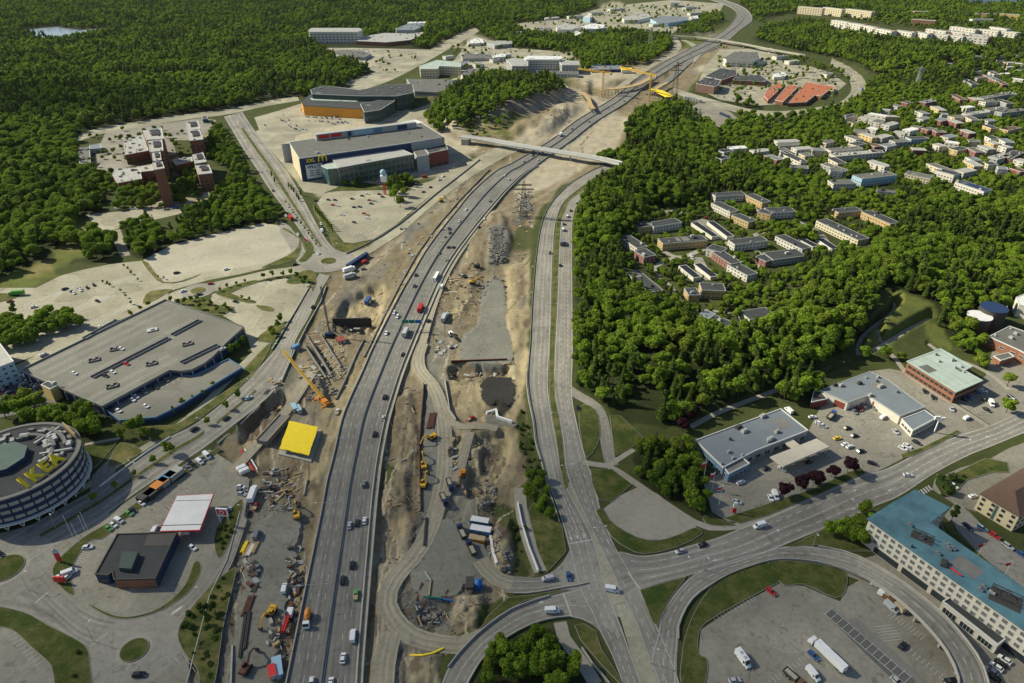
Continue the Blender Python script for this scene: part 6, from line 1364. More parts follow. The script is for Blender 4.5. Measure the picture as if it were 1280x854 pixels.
def proto(kind):
 if kind in PROTO:return PROTO[kind]
 P=(0,0,-500)
 if kind=='far':
  b=MB();loft(b,[(-2.2,.85,.3,.95),(1.2,.88,.3,.95),(2.2,.8,.35,.7)]);b.box(-1.9,-.75,.95,.9,.75,1.42,1,.3);b.box(-1.5,-.5,1.42,.5,.5,1.46,0)
  r=b.build('car',['paint','car_glass'],None,loc=P);PROTO[kind]=[r,False];KIDS[r.name]=[];return PROTO[kind]
 nm=dict(car='car',estate='car',suv='car',van='van',camper='motorhome',lorry='lorry',semi='lorry',bus='coach',pickup='pickup',tipper='dump_truck',mixer='mixer_truck',trailer='trailer',minivan='van')[kind]
 r=empty(nm,P)
 if kind in('car','estate','suv'):
  L=dict(car=4.4,estate=4.75,suv=4.7)[kind];W=.92;hz_=.1 if kind=='suv' else 0;f,e=L/2,-L/2
  hull('body',r,[(e,W*.9,.35,.85),(e+.12,W,.25,.98+hz_),(e+.9,W,.2,1.0+hz_),(f-1.2,W,.2,.98+hz_),(f-.25,W*.95,.22,.80+hz_),(f,W*.82,.35,.62)])
  re=e+(.05 if kind!='car' else.35)
  b=MB();zt=1.45+hz_*1.5;zb=.96+hz_
  b.v+=[(re,-.82,zb),(f-1.15,-.84,zb),(f-1.15,.84,zb),(re,.82,zb),(re+.45,-.62,zt),(f-2.0,-.64,zt),(f-2.0,.64,zt),(re+.45,.62,zt)]
  for q in((0,1,5,4),(1,2,6,5),(2,3,7,6),(3,0,4,7),(4,5,6,7)):b.f.append(q);b.m.append(0)
  b.build('windows','car_glass',r)
  b=MB();b.box(re+.42,-.66,zt-.015,f-1.98,.66,zt+.05,0,.05);b.build('roof','paint',r)
  for s in(-1,1):
   b=MB();b.box(f-.14,s*.62-.17,.58,f+.02,s*.62+.17,.74);b.build('headlight','headlamp',r)
   b=MB();b.box(e-.02,s*.66-.13,.68,e+.1,s*.66+.13,.86);b.build('tail_light','sign_red',r)
  wheels(r,[(x,y)for x in(f-.85,e+.85)for y in(-W+.1,W-.1)])
 elif kind in('van','minivan','camper'):
  L,H,W=dict(van=(5.7,2.35,.98),minivan=(4.8,1.85,.92),camper=(7.0,3.0,1.15))[kind];f,e=L/2,-L/2
  hull('body',r,[(e,W,.35,H-.05),(e+.1,W,.3,H),(f-1.9,W,.3,H),(f-1.5,W,.3,H-.08),(f-.85,W,.3,1.28),(f-.1,W*.95,.3,1.0),(f,W*.85,.4,.8)])
  b=MB();b.poly([(f-1.48,-W*.80,H-.12),(f-.9,-W*.85,1.36),(f-.9,W*.85,1.36),(f-1.48,W*.80,H-.12)]);b.poly([(f-1.46,-W*.8,H-.09),(f-1.46,W*.8,H-.09),(f-.86,W*.85,1.36),(f-.86,-W*.85,1.36)]);b.build('windscreen','car_glass',r)
  for s in(-1,1):
   b=MB();b.box(f-2.3,s*W*.97-.03,1.25,f-1.45,s*W*.97+.03,H-.5);b.build('side_window','car_glass',r)
   b=MB();b.box(f-.2,s*.7-.15,.7,f+.01,s*.7+.15,.9);b.build('headlight','headlamp',r)
  if kind=='camper':
   b=MB();b.box(-1.8,-.5,H,-.9,.4,H+.2);b.box(.3,-.5,H,1.2,.5,H+.18);b.build('roof_hatch','galv',r)
  wheels(r,[(x,y)for x in(f-1.0,e+1.1)for y in(-W+.1,W-.1)],.36,.26)
 elif kind in('lorry','semi','bus','tipper','mixer','pickup','trailer'):
  if kind=='bus':
   hull('body',r,[(-6,1.25,.4,3.2),(-5.9,1.27,.35,3.3),(5.6,1.27,.35,3.3),(6,1.22,.4,3.0)])
   for s in(-1,1):
    b=MB();b.box(-5.6,s*1.22-.05,1.5,5.5,s*1.22+.05,2.6);b.build('window_band','car_glass',r)
   b=MB();b.box(5.9,-1.1,1.2,6.03,1.1,2.7);b.build('windscreen','car_glass',r)
   wheels(r,[(x,y)for x in(4,-3.5)for y in(-1.1,1.1)],.5,.3)
  elif kind=='pickup':
   hull('body',r,[(-2.6,.92,.4,1.0),(-.3,.92,.3,1.02),(1.2,.92,.3,1.05),(2.5,.85,.4,.8)])
   b=MB();b.box(-.4,-.82,1.0,1.4,.82,1.65,0,.22);b.build('cab',['paint'],r);b=MB();b.box(-.42,-.84,1.08,1.42,.84,1.45,0,.16);b.build('windows','car_glass',r)
   b=MB();b.box(-2.5,-.8,.95,-.5,.8,1.12);b.build('load_bed','timber',r);wheels(r,[(x,y)for x in(1.6,-1.6)for y in(-.82,.82)])
  elif kind=='trailer':
   hull('body',r,[(-2.2,1.1,.5,2.2),(-2.1,1.12,.5,2.4),(1.9,1.12,.5,2.4),(2.3,1.0,.6,2.0)]);b=MB();b.beam((2.3,0,.6),(3.4,0,.5),.14);b.build('drawbar','dark_steel',r);wheels(r,[(-.3,-1),(-.3,1)])
  else:
   Lb=dict(lorry=8.0,semi=12.6,tipper=5.6,mixer=5.6)[kind];f=Lb/2+2.2 if kind!='semi' else Lb/2+2.4
   e=-Lb/2
   b=MB();b.box(e,-.5,.7,f-.3,.5,1.0);b.build('chassis','dark_steel',r)
   hull('cab',r,[(f-2.0,1.2,.5,2.7),(f-1.9,1.22,.45,2.9),(f-.5,1.22,.45,2.9),(f-.1,1.22,.45,1.7),(f,1.15,.5,1.4)])
   b=MB();b.poly([(f-.43,-1.05,2.75),(f-.04,-1.1,1.75),(f-.04,1.1,1.75),(f-.43,1.05,2.75)]);b.build('windscreen','car_glass',r)
   if kind in('lorry','semi'):
    b=MB();b.box(e,-1.25,1.05,e+Lb-.2+(.0 if kind=='lorry' else-.2),1.25,3.75);b.build('box_body','paint_matt',r)
   elif kind=='tipper':
    b=MB();x0,x1=e,e+Lb-.4
    for P_ in(((x0,-1.2,1.1),(x1,1.2,1.3)),((x0,-1.25,1.1),(x1,-1.13,2.3)),((x0,1.13,1.1),(x1,1.25,2.3)),((x1-.12,-1.2,1.1),(x1,1.2,2.6)),((x0,-1.2,1.1),(x0+.12,1.2,2.1))):b.box(*P_[0],*P_[1])
    b.build('tipping_bed','dark_steel',r);b=MB();b.box(x0+.2,-1.1,1.2,x1-.2,1.1,2.0,0,.25);b.build('load','gravel_pad',r)
   else:
    b=MB();b.tube((e+.2,0,2.5),(e+1.5,0,2.45),.7,1.25,12);b.tube((e+1.5,0,2.45),(e+3.4,0,2.2),1.25,1.2,12);b.tube((e+3.4,0,2.2),(e+4.9,0,1.9),1.2,.5,12);b.build('mixer_drum','crane_orange',r)
   wheels(r,[(x,y)for x in(f-1.3,e+1.2,e+2.6)for y in(-1.05,1.05)],.5,.32)
 for ch in KIDS[r.name]:ch.parent=r
 PROTO[kind]=[r,False];return PROTO[kind]
VEH=[]
def angpx(px,py,dx,dy):
 d=G(px+dx*.5,py+dy*.5)-G(px-dx*.5,py-dy*.5);return math.atan2(d.y,d.x)
KN=dict(far='car',car='car',estate='estate car',suv='tall car',van='van',minivan='small van',camper='motorhome',lorry='box lorry',semi='articulated lorry',bus='coach',pickup='pickup',tipper='tipper truck',mixer='concrete mixer truck',trailer='caravan trailer')
CT=dict(far='car',car='car',estate='car',suv='car',van='van',minivan='van',camper='motorhome',lorry='truck',semi='truck',bus='bus',pickup='pickup',tipper='truck',mixer='truck',trailer='trailer')
COLN=dict(paleblue='pale blue',navy='navy blue')
def V(zone,group,lst,z=None,dirs=None):
 for it in lst:
  kind,col,(px,py)=it[0],it[1],it[2];d=it[3]if len(it)>3 else dirs
  a=d if not isinstance(d,tuple)else angpx(px,py,*d)
  VEH.append([kind,col,px,py,a,zone,group,(it[4]if len(it)>4 else z)])
def road_ang(rd,px,py,rev=False):
 g=G(px,py);best=min(range(rd.n-1),key=lambda i:(rd.at(i,.5)-g).length);d=rd.at(min(best+1,rd.n-1),.5)-rd.at(max(0,best-1),.5)
 a=math.atan2(d.y,d.x);return a+(math.pi if rev else 0)
def R_(rd,zone,group,lst,rev=False,z=.14):
 for kind,col,p in lst:VEH.append([kind,col,p[0],p[1]+1.5,road_ang(rd,*p,rev),zone,group,z])
g3=lambda x,y:T1(1,3,x,y)
R_(MW,'on the motorway driving away','traffic driving away on the motorway',[('car','white',g3(542,42)),('car','black',g3(505,52)),('car','silver',g3(467,66)),('car','black',g3(480,262)),('suv','black',g3(433,338)),('pickup','green',g3(500,412)),('van','white',g3(485,618)),('car','white',g3(435,728)),('car','white',g3(374,852)),('car','black',T1(1,2,733,57)),('suv','black',T1(1,2,642,270)),('car','silver',T1(1,2,635,375)),('estate','black',T1(1,2,592,455)),('suv','grey',T1(1,2,540,705)),('car','black',T1(1,1,960,376)),('car','black',T1(1,1,984,376)),('car','grey',T1(1,1,955,442)),('bus','white',T1(1,1,900,530)),('lorry','red',T1(1,1,820,690)),('lorry','silver',T1(1,1,745,812)),('car','grey',T1(1,1,1168,146)),('car','white',T1(1,1,1262,38)),('car','white',T1(2,0,130,796)),('car','black',T1(2,0,150,770)),('car','grey',T1(2,0,385,603)),('car','white',T1(2,0,500,528)),('car','black',T1(2,0,560,500)),('car','black',T1(2,0,890,268)),('car','white',T1(2,0,1010,228)),('car','black',T1(2,0,725,392)),('car','grey',T1(2,0,1150,120)),('car','white',T1(2,0,1180,90))])
R_(MW,'on the motorway driving towards the viewer','traffic coming closer on the motorway',[('mixer','white',g3(261,525)),('car','white',g3(278,851)),('car','black',T1(1,1,797,516)),('car','black',T1(1,1,790,571)),('car','white',T1(1,1,690,703)),('suv','white',T1(1,1,706,723)),('car','white',T1(1,1,650,806)),('car','navy',T1(1,1,964,285)),('car','black',T1(1,1,967,305)),('car','white',T1(1,1,1014,246)),('car','white',T1(1,1,1047,189)),('car','grey',T1(1,1,912,406)),('car','white',T1(1,1,1240,19)),('car','black',T1(2,0,105,772)),('lorry','white',T1(2,0,243,672)),('car','black',T1(2,0,62,805)),('car','grey',T1(2,0,478,532)),('car','black',T1(2,0,855,300)),('car','black',T1(2,0,838,312)),('car','grey',T1(2,0,620,432)),('car','white',T1(2,0,700,372)),('car','black',T1(2,0,300,640))],rev=True)
g=lambda x,y:T1(2,1,x,y)
R_(ER,'on the parkway driving away past the wood','traffic driving away on the parkway',[('car','white',g(319,154)),('car','black',g(292,193)),('minivan','white',g(276,222)),('car','black',g(259,261)),('van','white',g(254,290)),('lorry','grey',g(247,360)),('car','black',g(240,466))])
R_(EL,'on the parkway coming closer','traffic coming closer on the parkway',[('car','black',g(190,405))],rev=True)
V('at the traffic light junction','vehicles at the junction',[('van','white',T1(2,3,500,393),(20,3)),('minivan','silver',T1(2,3,178,337),(-20,4)),('van','white',T1(2,3,201,498),(20,-1)),('car','blue',T1(2,3,282,325),(1,12))],z=.14)
V('on the cross road','vehicles on the cross road',[('car','silver',T1(2,3,838,200),(-14,4)),('car','black',T1(2,3,948,168),(-14,5)),('van','white',T1(2,3,1232,74),(-16,5)),('car','white',T1(3,2,698,666),(16,1))],z=.14)
c3=lambda x,y:T1(3,2,x,y)
V('on the garage forecourt','cars on the garage forecourt',[('van','white',c3(102,345),(-9,-8)),('car','white',c3(221,376),(12,-1)),('car','white',c3(256,408),(14,4)),('car','silver',c3(272,421),(14,4)),('car','black',c3(395,431),(12,-3)),('car','black',c3(430,469),(12,-3)),('car','yellow',c3(345,482),(12,-2)),('car','white',c3(383,512),(13,-5)),('car','white',c3(406,524),(13,-5)),('estate','black',c3(462,546),(13,-4)),('estate','black',c3(520,608),(14,4)),('car','silver',c3(636,449),(8,9)),('car','black',c3(740,503),(11,6)),('car','white',c3(672,532),(10,5)),('car','white',c3(694,520),(10,5)),('car','grey',c3(430,350),(8,9)),('car','red',c3(454,335),(8,9)),('car','silver',c3(476,318),(8,9)),('car','grey',c3(530,330),(8,9)),('minivan','white',c3(573,377),(10,-6)),('car','black',c3(780,247),(3,9)),('car','black',c3(822,277),(3,9)),('car','silver',c3(916,337),(3,9)),('minivan','white',c3(990,381),(11,-5)),('tipper','blue',c3(310,378),(7,-7))],z=.1)
V('behind the mint-roofed office','cars behind the mint-roofed office',[('car','blue',c3(1045,250),(12,4)),('car','white',c3(1072,244),(12,4)),('car','black',c3(1082,287),(11,-3)),('van','white',c3(1112,310),(4,9)),('car','black',c3(975,288),(9,5)),('car','blue',c3(1002,278),(9,5)),('car','black',c3(1090,340),(9,5)),('suv','black',c3(1212,280),(10,6)),('car','silver',c3(1225,293),(10,6))],z=.1)
c2=lambda x,y:T1(2,2,x,y)
V('by the shop with the beige canopy','cars by the beige canopy',[('suv','white',c2(1140,702),(10,-4)),('car','black',c2(1265,632),(12,-6)),('car','silver',c2(1122,799),(12,4)),('car','black',c3(205,600),(12,-5)),('car','silver',c3(70,637),(-12,-5)),('van','white',c3(35,770),(4,9)),('car','white',c3(12,780),(4,9))],z=.1)
V('parked in the small paved slip beside the parkway','parked by slip',[('car','black',c2(327,332),(3,8))],z=.1)
q3=lambda x,y:T1(3,3,x,y)
V('on the side street behind the hotel','cars on the side street',[('estate','navy',q3(992,76),(11,8)),('estate','paleblue',q3(1065,84),(12,7)),('suv','red',q3(1128,122),(13,8)),('estate','silver',q3(1195,174),(13,9)),('car','blue',q3(1265,217),(12,8))],z=.12)
V('by the cream office block','cars by the cream office',[('car','white',c3(925,719),(11,8)),('car','white',c3(1020,771),(12,-3))],z=.1)
V('on the grey car park inside the loop ramp','vehicles inside the loop',[('car','red',q3(15,402),(9,8)),('car','blue',q3(226,720),(10,10)),('semi','white',q3(303,735),(-28,-27)),('van','white',q3(222,815),(12,14)),('tipper','brown',q3(112,826),(10,9)),('camper','white',T1(2,3,1150,742),(14,19)),('car','black',q3(670,670),(9,-8)),('car','black',q3(880,687),(-9,-6)),('car','grey',q3(802,570),(10,8)),('van','silver',q3(612,482),(13,11)),('van','white',q3(547,370),(10,4)),('pickup','blue',q3(700,490),(8,-10)),('estate','black',q3(905,846),(-10,1)),('trailer','white',q3(575,420),(10,6)),('trailer','brown',q3(600,440),(12,9)),('trailer','beige',q3(655,485),(8,9)),('trailer','paleblue',q3(678,465),(8,-9)),('car','silver',T1(2,3,1110,845),(12,-2)),('car','silver',q3(640,850),(9,9))],z=.12)
V('in the yard under the hotel windows','cars in the hotel yard',[('car','silver',q3(1110,797),(-13,-9)),('car','white',q3(1136,777),(-13,-9)),('car','black',q3(1157,760),(-13,-9)),('car','white',q3(1178,741),(-13,-9)),('car','black',q3(1125,830),(-13,-9))],z=.12)
l3=lambda x,y:T1(0,3,x,y)
V('on the filling station forecourt','cars at the filling station',[('car','white',l3(440,180),(14,-1)),('car','green',l3(543,87),(9,5)),('car','white',l3(567,69),(9,5)),('minivan','white',l3(595,48),(10,5)),('car','green',l3(645,12),(9,4)),('car','white',l3(962,182),(12,8)),('car','white',l3(340,325),(9,-9)),('car','white',l3(298,327),(12,-7)),('van','white',l3(350,308),(11,-4)),('minivan','white',l3(775,92),(5,-9)),('car','white',T1(0,2,708,806),(9,6)),('car','black',T1(0,2,663,842),(9,5)),('car','navy',l3(1130,5),(10,-6))],z=.13)
V('on the lower roundabout','cars on the lower roundabouts',[('suv','black',l3(697,816),(14,-1))],z=.14)
V('entering the roundabout at the left edge','cars on the lower roundabouts',[('car','black',l3(6,216),(6,7))],z=.14)
l2=lambda x,y:T1(0,2,x,y)
V('on the boulevard beside the car terrace','cars on the boulevard',[('suv','black',l2(971,437),(11,-7)),('car','black',l2(1129,383),(10,-7)),('car','paleblue',l2(1241,281),(12,-6))],z=.14)
V('in the row on the container yard verge','cars on the container yard',[('minivan','white',l2(998,600),(7,5)),('van','white',l2(1034,571),(8,7)),('car','black',l2(965,617),(7,5)),('car','grey',l2(940,632),(7,5)),('car','black',l2(950,603),(7,5)),('car','grey',l2(1012,585),(7,5)),('trailer','white',l2(1207,636),(-9,4)),('trailer','white',l2(1221,651),(-9,4)),('car','white',l2(1203,725),(9,2)),('car','grey',l2(1205,742),(9,2)),('car','silver',l2(1208,760),(9,2)),('car','silver',l2(1135,840),(9,-7))],z=.13)
V('on the street above the car deck','cars above the deck',[('minivan','silver',l2(220,67),(10,-4))],z=.14)
V('on top of the car deck','cars on the deck',[('car','white',l2(372,158),(9,3)),('car','white',l2(563,152),(9,3)),('car','black',l2(527,171),(9,3)),('car','red',l2(632,111),(9,3)),('car','white',l2(605,35),(9,3))],z=6.5)
V('on the lower car terrace','cars on the terrace',[('car','white',l2(680,275),(8,5)),('car','white',l2(663,290),(8,5)),('car','grey',l2(720,252),(8,5)),('car','white',l2(729,322),(9,4)),('car','black',l2(776,228),(8,5)),('car','black',l2(563,336),(8,5)),('car','white',l2(593,345),(8,5)),('car','grey',l2(830,192),(8,5)),('car','silver',l2(1112,37),(9,-5),6.5)],z=3.43)
rr=random.Random(8)
rows=[]
for(a,b_,n)in(((20,176),(150,165),0),((0,205),(110,172),7),((70,200),(150,165),4),((0,240),(60,215),4),((110,215),(195,255),7),((120,172),(190,210),6),((0,275),(70,285),6),((0,300),(40,318),3),((135,195),(180,225),4),((20,255),(90,262),5)):
 for i in range(n):
  t=i/max(1,n-1);rows.append(('car',rr.choice(['white','white','silver','black','black','grey','red']),l2(a[0]+(b_[0]-a[0])*t,a[1]+(b_[1]-a[1])*t),(8,-7)))
sheet('car_park',[(-40,470),(20,465),(60,480),(75,500),(60,512),(10,520),(-40,530)],'dark_asphalt',.05,l0='crowded car park left of the yellow stair house',**S)
V('in the crowded car park left of the yellow stair house','cars left of the stair house',rows,z=.08)
t1=lambda x,y:T1(0,1,x,y)
V('on the huge pale car park below the forest','cars on the pale car park',[('estate','black',t1(325,590),(10,-4)),('car','black',t1(362,605),(8,3)),('car','silver',t1(398,590),(8,3)),('car','black',t1(487,651),(8,3)),('car','white',t1(170,680),(8,-2)),('car','red',t1(50,652),(8,-2)),('lorry','green',t1(95,618),(-14,1)),('car','white',t1(915,601),(8,-3))],z=.13)
V('on the gravel yard','cars on the gravel yard',[('estate','black',t1(882,510),(8,-2)),('car','white',t1(1130,492),(8,-2))],z=.1)
V('on the pale street by the gravel yard','cars on the pale street',[('car','red',t1(1053,564),(9,-1)),('car','black',t1(995,618),(8,-2)),('car','black',t1(1176,654),(8,2))],z=.14)
V('parked behind the brick offices','cars behind the brick offices',[('car','blue',t1(860,187),(3,8)),('car','black',t1(885,183),(3,8)),('car','black',t1(905,180),(3,8)),('car','white',t1(922,174),(3,8)),('car','blue',t1(872,184),(3,8)),('car','white',t1(580,191),(8,1)),('car','silver',t1(655,191),(8,1)),('car','white',t1(680,190),(8,1)),('car','red',t1(905,158),(8,1)),('car','paleblue',t1(930,148),(8,1))],z=.1)
s1=lambda x,y:T1(1,1,x,y)
V('on the boulevard leading to the roundabout','cars on the upper boulevard',[('car','white',s1(310,414),(2,9)),('car','white',s1(210,319),(4,8)),('lorry','red',s1(175,242),(-7,-8)),('car','white',s1(325,266),(5,9)),('car','navy',s1(335,286),(5,9)),('car','black',s1(345,320),(5,9)),('minivan','white',s1(330,300),(5,9)),('car','red',s1(245,345),(4,8)),('car','black',s1(85,100),(4,8)),('car','white',s1(150,225),(4,8))],z=.14)
V('on the left arm of the shopping roundabout','cars on the left arm',[('car','black',s1(195,468),(9,-2))],z=.14)
V('on the curved viaduct','cars on the viaduct',[('car','black',s1(283,679),(3,-8))],z=.14)
V('in the car park before the shopping hall','cars before the shopping hall',[('car','black',s1(300,151),(8,1)),('car','black',s1(362,146),(8,1)),('car','navy',s1(395,147),(8,1)),('car','red',s1(385,172),(8,1)),('car','white',s1(410,176),(8,1)),('car','black',s1(480,141),(8,1)),('car','black',s1(530,126),(8,1)),('car','white',s1(555,116),(8,1)),('car','red',s1(567,148),(8,1)),('car','black',s1(575,165),(8,1)),('car','silver',s1(590,152),(8,1)),('car','navy',s1(615,118),(8,1)),('car','black',s1(632,131),(8,1)),('car','red',s1(540,214),(8,1)),('car','beige',s1(558,222),(8,1)),('car','white',s1(557,238),(8,1)),('car','black',s1(490,258),(8,2)),('car','white',s1(430,221),(8,1)),('car','black',s1(490,183),(8,1)),('car','black',s1(518,181),(8,1)),('car','black',s1(870,82),(8,-2)),('car','silver',s1(915,46),(8,-2)),('car','black',s1(835,106),(8,-2)),('van','red',s1(842,32),(8,0)),('minivan','white',T1(1,0,850,850),(8,0)),('car','white',s1(935,28),(8,-2)),('car','grey',s1(700,42),(8,0)),('car','silver',s1(690,30),(8,0))],z=.1)
for(a,b_,n)in(((240,570),(330,560),8),((350,590),(470,575),9),((190,640),(260,655),5),((380,620),(460,610),5)):
 V('in the car park below the orange mall front','cars below the orange mall',[('car',rr.choice(['black','black','white','silver','grey']),T1(1,0,a[0]+(b_[0]-a[0])*i/n+rr.uniform(-4,4),a[1]+(b_[1]-a[1])*i/n+rr.uniform(-5,5)),(3,5))for i in range(n)],z=.1)
V('parked in the courts of the terraces','cars in the terrace courts',[('car','yellow',T1(2,1,740,203),(8,0)),('car','black',T1(2,1,745,215),(8,0)),('car','white',T1(2,1,715,398),(7,-1)),('car','black',T1(2,1,823,440),(7,-1)),('car','white',T1(2,1,895,425),(4,4)),('car','silver',T1(2,1,900,437),(4,4)),('car','red',T1(2,1,970,235),(8,0))]+[('car',c_,T1(3,1,175+13*i,268+9*i),(8,-1))for i,c_ in enumerate(['silver','white','red','black','white','silver'])],z=.14)
V('on the far road curving round the orange halls','cars on the far road',[('lorry','blue',T1(3,0,470,452),(3,9)),('car','black',T1(3,0,415,378),(6,5)),('car','white',T1(3,0,440,400),(6,7))],z=.13)
V('among the works huts under the roundabout','works vehicles left',[('lorry','blue',s1(558,660),(5,-9)),('lorry','white',s1(460,502),(9,-3)),('lorry','silver',s1(463,535),(9,-3)),('van','red',s1(543,457),(6,-3)),('car','black',s1(485,488),(8,0)),('car','grey',s1(535,491),(8,-2))])
V('among the roadworks beside the motorway','works vehicles',[('pickup','white',T1(1,2,407,350),(3,-9)),('lorry','silver',s1(938,745),(4,-9)),('van','paleblue',s1(955,722),(4,-9)),('tipper','black',s1(1027,527),(8,4)),('van','white',s1(928,580),(3,-8)),('minivan','white',g3(142,387),(2,-10)),('car','grey',g3(10,285),(2,8)),('pickup','red',T1(1,2,1072,385),(9,-6)),('car','white',s1(1140,243),(8,-6)),('car','black',s1(1112,282),(7,-4)),('car','black',s1(860,750),(4,-7)),('lorry','white',(316,623),(4,-11)),('car','black',(310,643),(4,-9)),('pickup','red',(320,634),(4,-10)),('van','grey',(295,716)if 0 else(321,670),(3,-9))])
V('in the gravel court of the lower works','works trucks',[('tipper','navy',T1(1,3,1030,118),(-8,-17)),('tipper','navy',T1(1,3,1078,200),(-7,-14)),('tipper','navy',T1(1,2,935,785),(5,12)),('tipper','navy',T1(1,2,965,712),(3,9))])
rf2=random.Random(21)
def lots(zone,group,segs):
 out=[]
 for(x0,y0,x1,y1,n,d)in segs:
  for i in range(n):
   if rf2.random()<.25:continue
   t=(i+.5)/n;out.append(('far',rf2.choice(['white','silver','black','black','grey','red','blue','white']),(x0+(x1-x0)*t,y0+(y1-y0)*t),d))
 V(zone,group,out,z=.12)
lots('in the mall front car park','cars before the mall',[(378,146,430,150,16,(2,3)),(384,151,440,155,16,(2,3)),(350,150,372,158,8,(2,3)),(365,160,350,150,5,(2,3)),(440,147,500,141,14,(2,3))])
lots('on the yard before the long forest offices','cars in the forest yard',[(438,62,500,64,20,(1,3)),(445,68,470,72,9,(1,3)),(500,70,530,66,10,(1,3))])
lots('among the far industrial sheds','cars among the far sheds',[(590,72,630,80,12,(3,1)),(645,92,700,97,16,(1,3)),(600,60,640,62,10,(1,3)),(565,88,600,84,8,(2,2))])
lots('on the farthest yards','cars on the farthest yards',[(660,30,740,24,20,(2,2)),(760,22,860,18,22,(2,2)),(700,38,790,35,20,(2,1)),(780,8,850,6,12,(2,2))])
lots('in the lots round the orange halls','cars round the orange halls',[(985,92,1020,90,12,(1,2)),(990,96,1035,95,14,(1,2)),(1015,100,1045,104,8,(1,2)),(960,86,985,84,8,(2,2)),(945,100,975,106,8,(2,2)),(905,88,945,84,10,(2,2)),(895,120,935,128,10,(3,2))])
lots('in the bays of the pale car park','cars in pale bays',[(80,372,130,352,6,(2,3)),(120,412,170,392,5,(2,3))])
VEH.sort(key=lambda v:-v[3])
from collections import defaultdict
grp=defaultdict(list)
for v in VEH:grp[(v[1],KN[v[0]],v[5])].append(v)
ncar=0;crowd=MB();crowd_c=[]
for v in list(VEH):
 kind,col,px,py,a,zone,group,z=v
 if CT[kind]=='car':
  ncar+=1
  if ncar>295:
   zz=z if z is not None else.1;p=G(px,py,zz);ca,sa=math.cos(a),math.sin(a)
   if z is None:p.z=hz(p)+.1
   k0=len(crowd.v);f0=len(crowd.f);loft(crowd,[(-2.2,.85,.3,.95),(1.2,.88,.3,.95),(2.2,.8,.35,.7)]);crowd.box(-1.9,-.75,.95,.9,.75,1.42,1,.3);crowd.box(-1.5,-.5,1.42,.5,.5,1.46,0)
   for i in range(k0,len(crowd.v)):x,y,zq=crowd.v[i];crowd.v[i]=(p.x+x*ca-y*sa,p.y+x*sa+y*ca,p.z+zq)
   crowd_c+=[PC[col]]*(len(crowd.f)-f0);VEH.remove(v);continue
 same=grp[(col,KN[kind],zone)];cn=COLN.get(col,col);i=same.index(v)
 if len(same)==1:lb='the one %s %s %s'%(cn,KN[kind],zone)
 else:lb='%s %s %s, %s'%(cn,KN[kind],zone,(ordw(i)+' nearest')if i else 'nearest')
 if z is None:p=G(px,py,0);zz=hz(p)+.05;p=G(px,py,zz);p.z=max(hz(p),zz)+.03
 else:p=G(px,py,z)
 pr=proto(kind)
 if not pr[1]:o=pr[0];pr[1]=True
 else:o=copy_tree(pr[0])
 o.location=p;o.rotation_euler=(0,0,a)
 for k in('label','category','group'):
  if k in o:del o[k]
 tag(o,lb,CT[kind],group)
 o.color=(*PC[col],1)
 for ch in o.children:pass
 v.append(o)
mp_=mat('paint_crowd',(1,1,1),.3,.04,1,spec=.5);N_=mp_.node_tree.nodes;at_=N_.new('ShaderNodeAttribute');at_.attribute_name='tint'
sc_=[n for n in N_ if n.type=='VECT_MATH'][0];mp_.node_tree.links.new(at_.outputs['Color'],sc_.inputs[0])
co_=crowd.build('car',['paint_crowd','car_glass'],None,l0='many tiny parked and driving cars of the distant yards and roads',kind='stuff')
ta=co_.data.attributes.new('tint','FLOAT_COLOR','FACE');ta.data.foreach_set('color',[c for q in crowd_c for c in(*q,1)])
bpy.context.view_layer.update()
for v in VEH:
 for ch in v[-1].children:ch.color=v[-1].color
for k,pr in PROTO.items():
 if not pr[1]:
  for ch in KIDS[pr[0].name]:bpy.data.objects.remove(ch)
  bpy.data.objects.remove(pr[0])
def gp(px,py,dz=0):
 p=G(px,py,0);z=hz(p);p=G(px,py,z);p.z=z+dz;return p
MW.wall('safety_barrier',.012,.95,.35,'concrete',z=.1,l0='long concrete barrier along the left motorway edge',category='barrier')
MW.wall('safety_barrier',.490,.95,.5,'concrete_dark',z=.1,l0='long concrete barrier down the middle of the motorway',category='barrier')
MW.wall('safety_barrier',.990,.95,.4,'concrete',z=.1,l0='long concrete barrier along the right motorway edge',category='barrier')
ST.wall('retaining_wall',1.0,3.2,.5,'concrete',z=-2.3,l0='retaining wall along the outer right margin of the motorway',category='wall')
EL.wall('crash_rail',-.05,.8,.15,'galv',z=.1,i0=40,l0='steel rail along the left edge of the parkway',category='crash barrier')
EL.wall('retaining_wall',-.12,1.4,.4,'concrete',z=-.3,i0=34,i1=76,l0='low pale wall between the parkway and the roadworks',category='wall')
LP.wall('parapet_wall',.0,.9,.35,'concrete',z=.1,i0=60,l0='outer parapet of the loop bridge beside the hotel',category='parapet')
LP.wall('parapet_wall',1.0,.9,.35,'roof_light',z=.1,i0=12,l0='inner pale parapet of the loop ramp',category='parapet')
LR.wall('parapet_wall',.0,.9,.35,'roof_light',z=.1,i0=6,i1=40,l0='outer parapet of the lower slip road',category='parapet')
LR.wall('parapet_wall',1.0,.9,.35,'roof_light',z=.1,i0=0,i1=42,l0='inner parapet of the lower slip road',category='parapet')
BR.wall('parapet_wall',1.02,.6,.4,'concrete',z=.1,i0=3,l0='kerb wall along the link road',category='parapet')
def wl0(name,pts,h,w,m,l0,cat='wall',z0=None):
 b=MB();P=[gp(x,y)for x,y in pts]
 for a,c in zip(P,P[1:]):b.beam(a+Vector((0,0,h/2-.3)),c+Vector((0,0,h/2-.3)),w,h+.6)
 return b.build(name,m,None,l0=l0,category=cat)
wl0('retaining_wall',[(647,630),(652,655),(661,685),(673,716)],1.6,.5,'roof_white','thin white wall beside the sunken footpath')
